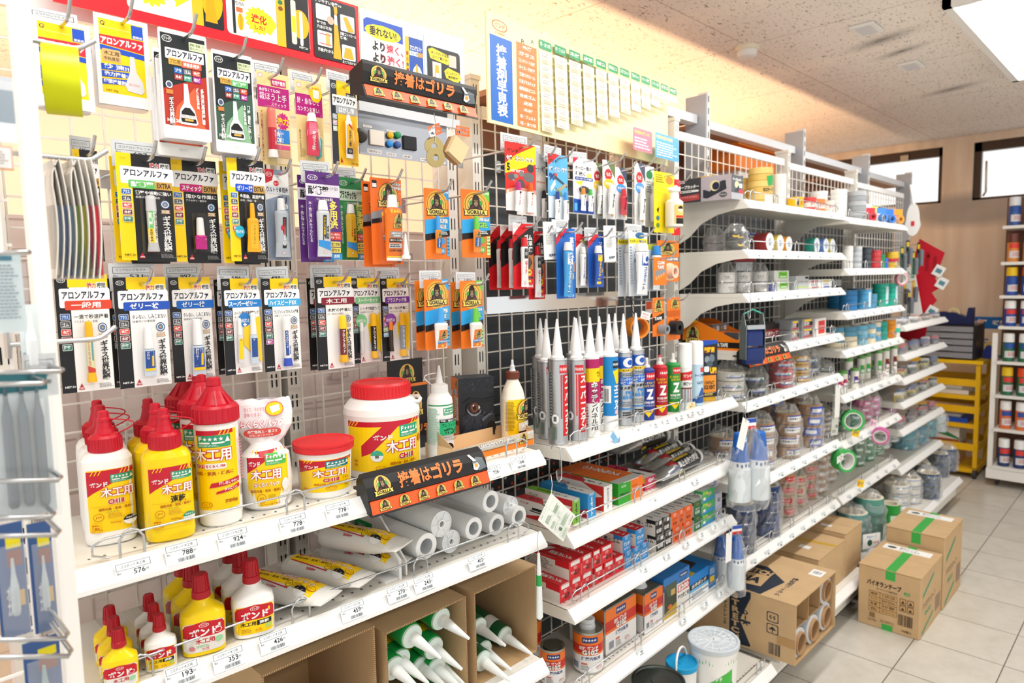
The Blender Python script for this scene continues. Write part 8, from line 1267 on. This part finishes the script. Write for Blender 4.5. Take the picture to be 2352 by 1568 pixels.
# blue packing tape dispenser hanging on a hook
shook('wire hook carrying the dark blue tape dispenser',aY(1712,672,1.07),.07)
q = aY(1728,785,1.06); o = thing('tape_dispenser','dark blue packing tape dispenser hanging from a wire hook','tape dispenser',q,-.55)
m = MB(); m.loft([(-.075,.034,.02,5),(-.06,.036,.024,5),(-.02,.036,.026,5),(-.018,.03,.02,5)],('142a66',.25),24,P=5); m.loft([(-.012,.034,.02,5),(.03,.034,.02,5),(.045,.034,.012,5)],('142a66',.25),24,P=5); m.build('housing',o)
for s in (-1,1): MB().ext([(-.02,-.06),(.02,-.06),(.02,.05),(.004,.1),(-.004,.1),(-.02,.05)],s*.036,s*.0375,('9aa8a8',.3,'metal'),'x').build('side_frame',o)
MB().box(-.034,.034,-.022,-.018,.045,.06,('b8bcc0',.3,'metal')).build('cutter',o); MB().tube([(-.034,0,.098),(0,0,.112),(.034,0,.098)],.003,'3aa08a',6).build('hang_strap',o)
# shelf edge labels of the far bays (small printed strips)
for S_,x0,x1,ks,nm,n in ((S3,2.262,3.215,'abcdefg','tape bay',8),(S4,3.245,4.135,'abcdefg','masking tape bay',6)):
    for k in ks:
        for i in range(n):
            x = x0+(x1-x0)*(i+.7)/(n+.4); o = thing('rail_price_label',f'small price label, {ORD[i]} along the {ORD["abcdefg".index(k)]} shelf rail of the {nm}','price label',(x,1.081,S_[k]-.018),0,None,(-.36,0,0)); m = MB(); m.box(-.02,.02,-.0005,0,-.011,.011,'eef4f6'); m.art([r(6,10,88,34,'5a646c'),r(9,15,82,24,'dce6ea'),r(40,54,40,26,'3a444c')],.04,.022,fr(-.02,-.0005,-.011)); m.build('paper_label',o)
# orange box on the tall rack behind
k = aY(1690,345,1.55); o = thing('storage_box','bright orange box on the rack behind the top shelf of the tape bay','box',(k.x,1.54,2.0)); MB().box(0,.42,0,.2,0,aY(1690,328,1.53).z-2.0,'f08020',.01).build('box_body',o); MB().box(-.006,.426,-.006,.206,aY(1690,328,1.53).z-2.0,aY(1690,322,1.53).z-2.0,'f08a28').build('lid',o); MB().box(.05,.3,.02,.18,-.18,0,'e8e4e0').build('white_stand',o)
# ================================================================== far corner: cart, tray cabinet, can rack
cx,cyy = 5.75,1.02
o = thing('utility_cart','yellow steel utility cart on castors against the plywood wall','cart',(cx,cyy,0)); w_,d_ = .36,.56; zt = aX(2230,835,cx).z
for i in (0,1):
    for j in (0,1):
        b = MB().box(i*w_-.014,i*w_+.014,j*d_-.014,j*d_+.014,.08,zt-.001,'e0b010').build('leg',o); MB(Matrix.Translation((i*w_,j*d_,.036)) @ Matrix.Rotation(PI/2,4,'X')).loft([(-.012,.03),(-.01,.034),(.01,.034),(.012,.03)],'3a3a3a',18).build('castor',b)
MB().box(-.03,w_+.03,-.03,d_+.03,zt,zt+.025,'e8bc14').build('top_tray',o)
TZ = []
for w1,w2 in ((877,906),(938,971),(1023,1072)):
    z1_ = aX(2205,w1,cx).z; z_ = aX(2205,w2,cx).z; TZ.append(z_); MB().box(-.012,w_+.012,-.012,d_+.012,z_-.03,z_,'e0b010').build('shelf_tray',o)
    for a_,b_,c,e in ((-.016,-.012,0,d_),(w_+.012,w_+.016,0,d_),(0,w_,-.016,-.012),(0,w_,d_+.012,d_+.016)): MB().box(a_,b_,c,e,z1_-.025,z1_+.025,'e0b010').build('rim_bar',o)
o = thing('drawer_cabinet','black drawer cabinet with grey trays on the yellow cart','drawer unit',(cx-.02,cyy+.02,zt+.026)); MB().box(.003,.3,.004,.36,0,.25,'1a1b1e',.004).build('housing',o)
for k in range(5): b = MB().box(-.001,.003,.02,.345,.012+k*.047,.05+k*.047,'8a8c92').build('drawer',o); MB().box(-.012,-.001,.14,.22,.02+k*.047,.028+k*.047,'a0a2a8').build('handle',b)
o = thing('tape_dispenser','blue tape dispenser on the black drawer cabinet','tape dispenser',(cx+.05,cyy+.06,zt+.277)); MB().ext([(0,0),(.3,0),(.3,.03),(.2,.09),(.1,.08),(.04,.05),(.03,.12),(0,.12)],0,.08,'142454','x').build('body',o); MB(Matrix.Translation((.04,.12,.08)) @ Matrix.Rotation(PI/2,4,'Y')).loft([(-.015,.02),(-.015,.04),(.015,.04),(.015,.02)],'d8c89a',20,cap=False).build('tape_roll',o)
o = thing('tape_dispenser','small blue tape dispenser on the cart top beside the drawer cabinet','tape dispenser',(cx+.16,cyy-.04,zt+.026)); MB().ext([(-.02,0),(.05,0),(.05,.05),(.03,.09),(-.01,.09),(-.02,.04)],0,.1,'1a2a7a','x').build('body',o); MB(Matrix.Translation((.05,.02,.09)) @ Matrix.Rotation(PI/2,4,'Y')).loft([(-.012,.012),(-.012,.03),(.012,.03),(.012,.012)],'d8b060',18,cap=False).build('tape_roll',o)
o = thing('poster_board','blue and cream printed board leaning on the plywood wall','poster',(WX-.07,.93,aX(2240,800,WX).z),0); zz = o.location.z; m = MB(); m.box(0,.006,0,.52,-.05,.26,'1a6ab8'); m.art([r(6,30,88,66,'e8d8c0'),t('ひかり釘',20,6,46,18,'f4b898',.08,'W'),t('収納',74,8,18,12,'W',.04),li(20,46,60,40,5,'5a7aa8')],.52,.31,lf(0,.52,-.05)); m.build('board',o); MB().box(.006,.03,.2,.32,-.05,.1,'1a6ab8').build('rear_stand',o)
for i,(x,y,z,a_,b_,c,col,nm) in enumerate(((.0,.06,.0,.26,.4,.15,'c89a68','brown carton on the lowest tray of the yellow cart'),(.06,.06,.156,.24,.36,.12,'d8d4cc','white and green carton stacked on the brown carton in the yellow cart'))): o = thing('storage_box',nm,'box',(cx+.03+x*.1,cyy+.05+y,TZ[2]+.001+z)); m = MB(); m.box(0,a_,0,b_,0,c,col); m.art([p('2a7a4a',0,0,60,0,100,60,100,70),r(0,70,100,20,'9a5a3a')] if i else [li(10,40,60,30,3,'8a6a40')],b_,c,lf(0,b_,0)); m.build('body',o); MB().box(0,a_,0,b_,c,c+.004,col).build('lid',o)
for i in (0,1):
    z_ = TZ[i]+.001; o = thing('tool_tray',f'{("white paper stack", "blue tool tray")[i]} on the {("upper", "middle")[i]} tray of the yellow cart','tray',(cx+.02,cyy+.06,z_)); m = MB(); m.box(0,.3,0,.4,0,.03,('d8d4cc','1a4ab0')[i]); m.build('tray',o); MB().box(.04,.26,.05,.3,.031,.05,('f0ece4','c8c8c8')[i]).build('contents',o)
# spray can rack at the wall
rx,y0 = 5.66,.93
o = thing('can_rack','white steel rack of spray cans against the end wall','rack',(rx,y0,0)); LZ = [aX(2290,w2,rx-.02).z for w2 in (520,602,678,748,828,905,982,1068)]
MB().box(-.02,.02,-.03,0,.1,aX(2281,764,rx).z,'eeece6').build('side_post',o); MB().box(.3,.33,-1.2,.0,.1,2.0,'6a4a38').build('rear_panel',o); MB().box(-.05,.32,-1.2,-.0,.06,LZ[7]-.022,'eeece6').build('base',o)
for yy in (-.06,-.5): MB(Matrix.Translation((0,yy,.045)) @ Matrix.Rotation(PI/2,4,'X')).loft([(-.012,.03),(-.01,.035),(.01,.035),(.012,.03)],'2a2a2a',18).build('castor',o)
for i,z_ in enumerate(LZ): oo = thing('can_shelf',f'white narrow shelf board of the spray can rack, {ORD[i]} from the top','shelf',(rx,y0,z_-.02)); MB().box(-.05,.29,-1.2,-.035,0,.0195,'f2f0ea').build('shelf_board',oo); MB().box(-.054,-.05,-1.2,-.035,.0,.02,'e8e6e0').build('label_strip',oo)
RC = [('white and blue','dfe4ea','3a5a9a'),('brown','6a3a30','d88a3a'),('yellow','e8c020','2a4a9a'),('white and blue','f0f0ee','2a4a9a'),('white and green','f0f0ee','2a6a48'),('bright','e8c020','2a6a48'),('white and orange','f0f0ee','d8703a'),('white','f0f0ee','2a3a6a')]
for k,z_ in enumerate(LZ):
    nm,cap,bd = RC[k]; hh = (LZ[k-1]-LZ[k] if k else .25)-.035; hh = min(.19,hh)
    for j in range(4):
        cc = cap if k not in (2,5,7) else (['e8c020','e0502a','e07a8a','W'] if k in (2,5) else ['f0f0ee','f0f0ee','c8202a','c8202a'])[j]; yy = -.09-j*.088
        o = thing('spray_can',f'{nm} spray can, {ORD[j]} from the rack post on the {ORD[k]} rack shelf','spray can',(rx,y0+yy,z_)); R = .034; m = MB().loft([(0,R*.95),(.004,R),(hh*.66,R),(hh*.69,R*.8)],bd,22); m.art([r(0,0,100,30,'d8403a' if k % 2 else '2a50a0'),r(0,46,100,40,'d8d8dc'),li(20,52,60,26,3,'c84a3a')],.1,hh*.6,cyl(R+.0003,.01,.1,-.6),seg=.01); m.build('can_body',o); MB().loft([(hh*.69,R*.96),(hh-.004,R*.93),(hh,R*.8)],cc,22).build('cap',o)
# ================================================================== the rack at the near end
o = thing('rack_post','white square post at the near end, out of focus','rack post',(.1685,.9,0)); MB().box(0,.017,0,.03,0,2.35,('f8f6f0',.4),.003).build('post',o); MB().box(-.02,.037,-.02,.05,0,.006,'W').build('foot_plate',o); MB().box(-.002,.019,-.002,.032,2.35,2.36,'W').build('cap',o)
def xpeg(label,u,w_,Y,L0=.09,tip=.02):
    q = aY(u,w_,Y); o = thing('peg_hook',label,'hook',q); MB().tube([(-L0,0,0),(-.004,0,0),(.004,0,.002),(tip,0,.014)],.003,'chrome',8).build('wire',o); MB().box(-L0-.003,-L0,-.01,.01,-.015,.015,'chrome').build('back_clip',o); return q
xpeg('bare chrome hook reaching past the white post before the orange strip card',226,778,.95)
q = xpeg('chrome hook carrying the yellow reflective tape roll',176,112,.95,.06); o = thing('tape_roll','yellow reflective tape roll hanging beside the white post','tape roll',(q.x-.017,.95,q.z-.04),-.25); Mx = Matrix.Rotation(PI/2,4,'Y'); R = .039
m = MB(Mx); m.loft([(-.018,R*.93),(-.018,R),(.018,R),(.018,R*.93)],'d8e000',34,cap=False)
for i in range(12):
    for j in range(7): 
        if (i+j) % 2: m.M = Mx @ Matrix.Rotation(PI+(i-5.5)*.13,4,'Z'); zz = -.0145+j*.0048; m.add([(R+.0004,0,zz-.0024),(R+.0004,.0028,zz),(R+.0004,0,zz+.0024),(R+.0004,-.0028,zz)],[(0,1,2,3)],'f0f020')
m.build('tape',o); m = MB(Mx); m.loft([(-.0185,R*.93),(-.0185,R*.35),(.018,R*.35),(.018,R*.93)],'c8d0d0',30,cap=False); m.build('core_label',o)
xpeg('chrome hook carrying the row of thin packs seen edge-on',205,368,.95,.1)
for i in range(8):
    c = ('c8c0b8','5a6a80','4a5a7a','5a7080','6a7a3a','8a8a2a','8a2a3a','d02a3a')[i]; A = aY(118+i*14.2,640,.95); o = thing('thin_pack',f'thin clear pack seen edge-on beside the white post, {ORD[i]} from the post','pack',(A.x,.93,0),0); z0 = A.z; z1 = aY(118+i*13,372,.95).z; m = MB(); H = z1-z0; n = 9
    for k in range(n): 
        za,zb = z0+H*k/n,z0+H*(k+1)/n; f = lambda z: .006*math.sin(PI*(z-z0)/H)+(.01*((z-z0)/H-.85)/.15 if i in (0,3) and z > z0+.85*H else 0)
        m.add([(f(za),0,za),(f(za),.075,za),(f(zb),.075,zb),(f(zb),0,zb),(f(za)+.0012,0,za),(f(za)+.0012,.075,za),(f(zb)+.0012,.075,zb),(f(zb)+.0012,0,zb)],[(0,3,2,1),(4,5,6,7),(0,1,5,4),(3,7,6,2),(0,4,7,3),(1,2,6,5)],'e8e4dc')
    m.build('backing_card',o); MB().box(.0015,.006,.006,.07,z0+.004,z0+H*.62,c).build('contents',o); MB().box(.006,.0065,.002,.073,z0,z0+H*.66,'film').build('film_front',o)
A = aY(205,347,1.19); hang('glue_card','black glue card with gold strip half hidden by the thin packs',HC,165,341,241,597,1.19,aron('Y','一般用','d8432a','一滴で秒速接着','プラスチック','2g'),price='546')
# packs on the near rack, out of focus
def npack(label,u0,v0,u1,v1,Y,ops,c='dfe8ea',tube=None):
    A = aY(u0,v0,Y); B = aY(u1,v1,Y); W = B.x-A.x; H = A.z-B.z; o = thing('hanging_pack',label,'pack',(A.x,Y,B.z)); m = MB(); m.box(0,W,0,.001,0,H,c); m.art(ops,W,H,fr(0,0,0)); m.build('printed_card',o)
    if tube: 
        for k,(cx,w2,y0_,y1_,cc) in enumerate(tube): MB().loft([(H*(1-y1_),w2*W*.7),(H*(1-y1_)+.004,w2*W),(H*(1-y0_)-.03,w2*W),(H*(1-y0_)-.015,w2*W*.5),(H*(1-y0_),w2*W*.3)],cc,14,cx=W*cx,cy=-w2*W).build('pen',o)
    MB().box(0,W,-.02,-.0195,0,H*.86,'film').build('film_front',o)
npack('pale blue printed bag on the near rack',-30,580,62,760,.8,[li(8,14,80,70,16,'6a8a98'),r(10,4,60,6,'4a7a90')],'cfe0e4'); npack('pack with white pump bottle on the near rack',40,700,98,850,.86,[li(8,70,60,20,3,'8aa8b0')],'e4eef0',[(.5,.3,.1,.95,'f4f8fa')])
npack('clear pack with dark pencil tubes on the near rack',-40,860,132,1170,.82,[r(0,0,100,14,'2a6a74'),r(80,20,12,60,'e8ecee')],'c4d0d4',[(.3,.09,.1,.92,'4a5a64'),(.55,.09,.1,.92,'54646e'),(.8,.09,.12,.94,'5a6a72')])
bp = lambda: [r(0,0,100,100,'3a5a90'),r(40,12,50,10,'e8d820'),r(40,24,50,14,'8a4a3a'),r(50,60,40,14,'d8b060'),v('オカ',30,55,14,26,'W',.04)]
npack('blue and yellow paint pen pack, upper row on the near rack',-20,1210,72,1450,.8,bp(),'8a98ac',[(.55,.16,.3,.8,'b8c4cc')]); npack('blue and yellow paint pen pack beside the upper one',60,1205,135,1440,.86,bp(),'8a98ac',[(.55,.16,.3,.8,'b8c4cc')]); npack('blue and yellow paint pen pack, lower row on the near rack',50,1480,150,1640,.82,bp(),'8a98ac',[(.5,.16,.3,.9,'9ab0b8')])
npack('silver foil product pack high on the near rack',-30,170,40,330,.8,[r(0,20,100,50,'6a8498'),r(0,70,100,30,'eef2f4')],'c8d0d6'); npack('white card with tan border on the near rack',-40,330,32,392,.78,[r(6,8,88,84,'f4f0ec'),li(14,20,70,60,5,'9a8a80')],'d8a070')
for i,(v_,Y) in enumerate(((582,.8),(856,.82),(1106,.8),(884,.78),(1190,.8),(1232,.78),(1470,.8),(1510,.78))): A = aY(-40,v_,Y-.03); B = aY((60,138,134,96,118,130,150,158)[i],v_-4,Y-.03); o = thing('wire_rail',f'chrome wire rail before the packs of the near rack, {ORD[i]} counted in height','wire rail',A); MB().tube([(0,0,0),(B.x-A.x,0,B.z-A.z),(B.x-A.x+.004,.01,B.z-A.z),(B.x-A.x+.004,.09,B.z-A.z)],.0024,'chrome',8).build('wire',o)
grid('white wire grid of the near rack behind its packs',-.25,.16,.95,.2,2.3,'f4f0ec')
A = aY(62,805,.84); pricecard(Vector((A.x+.012,.84,A.z-.05)),.03,.045,'519','white price card on the near rack beside the white post')
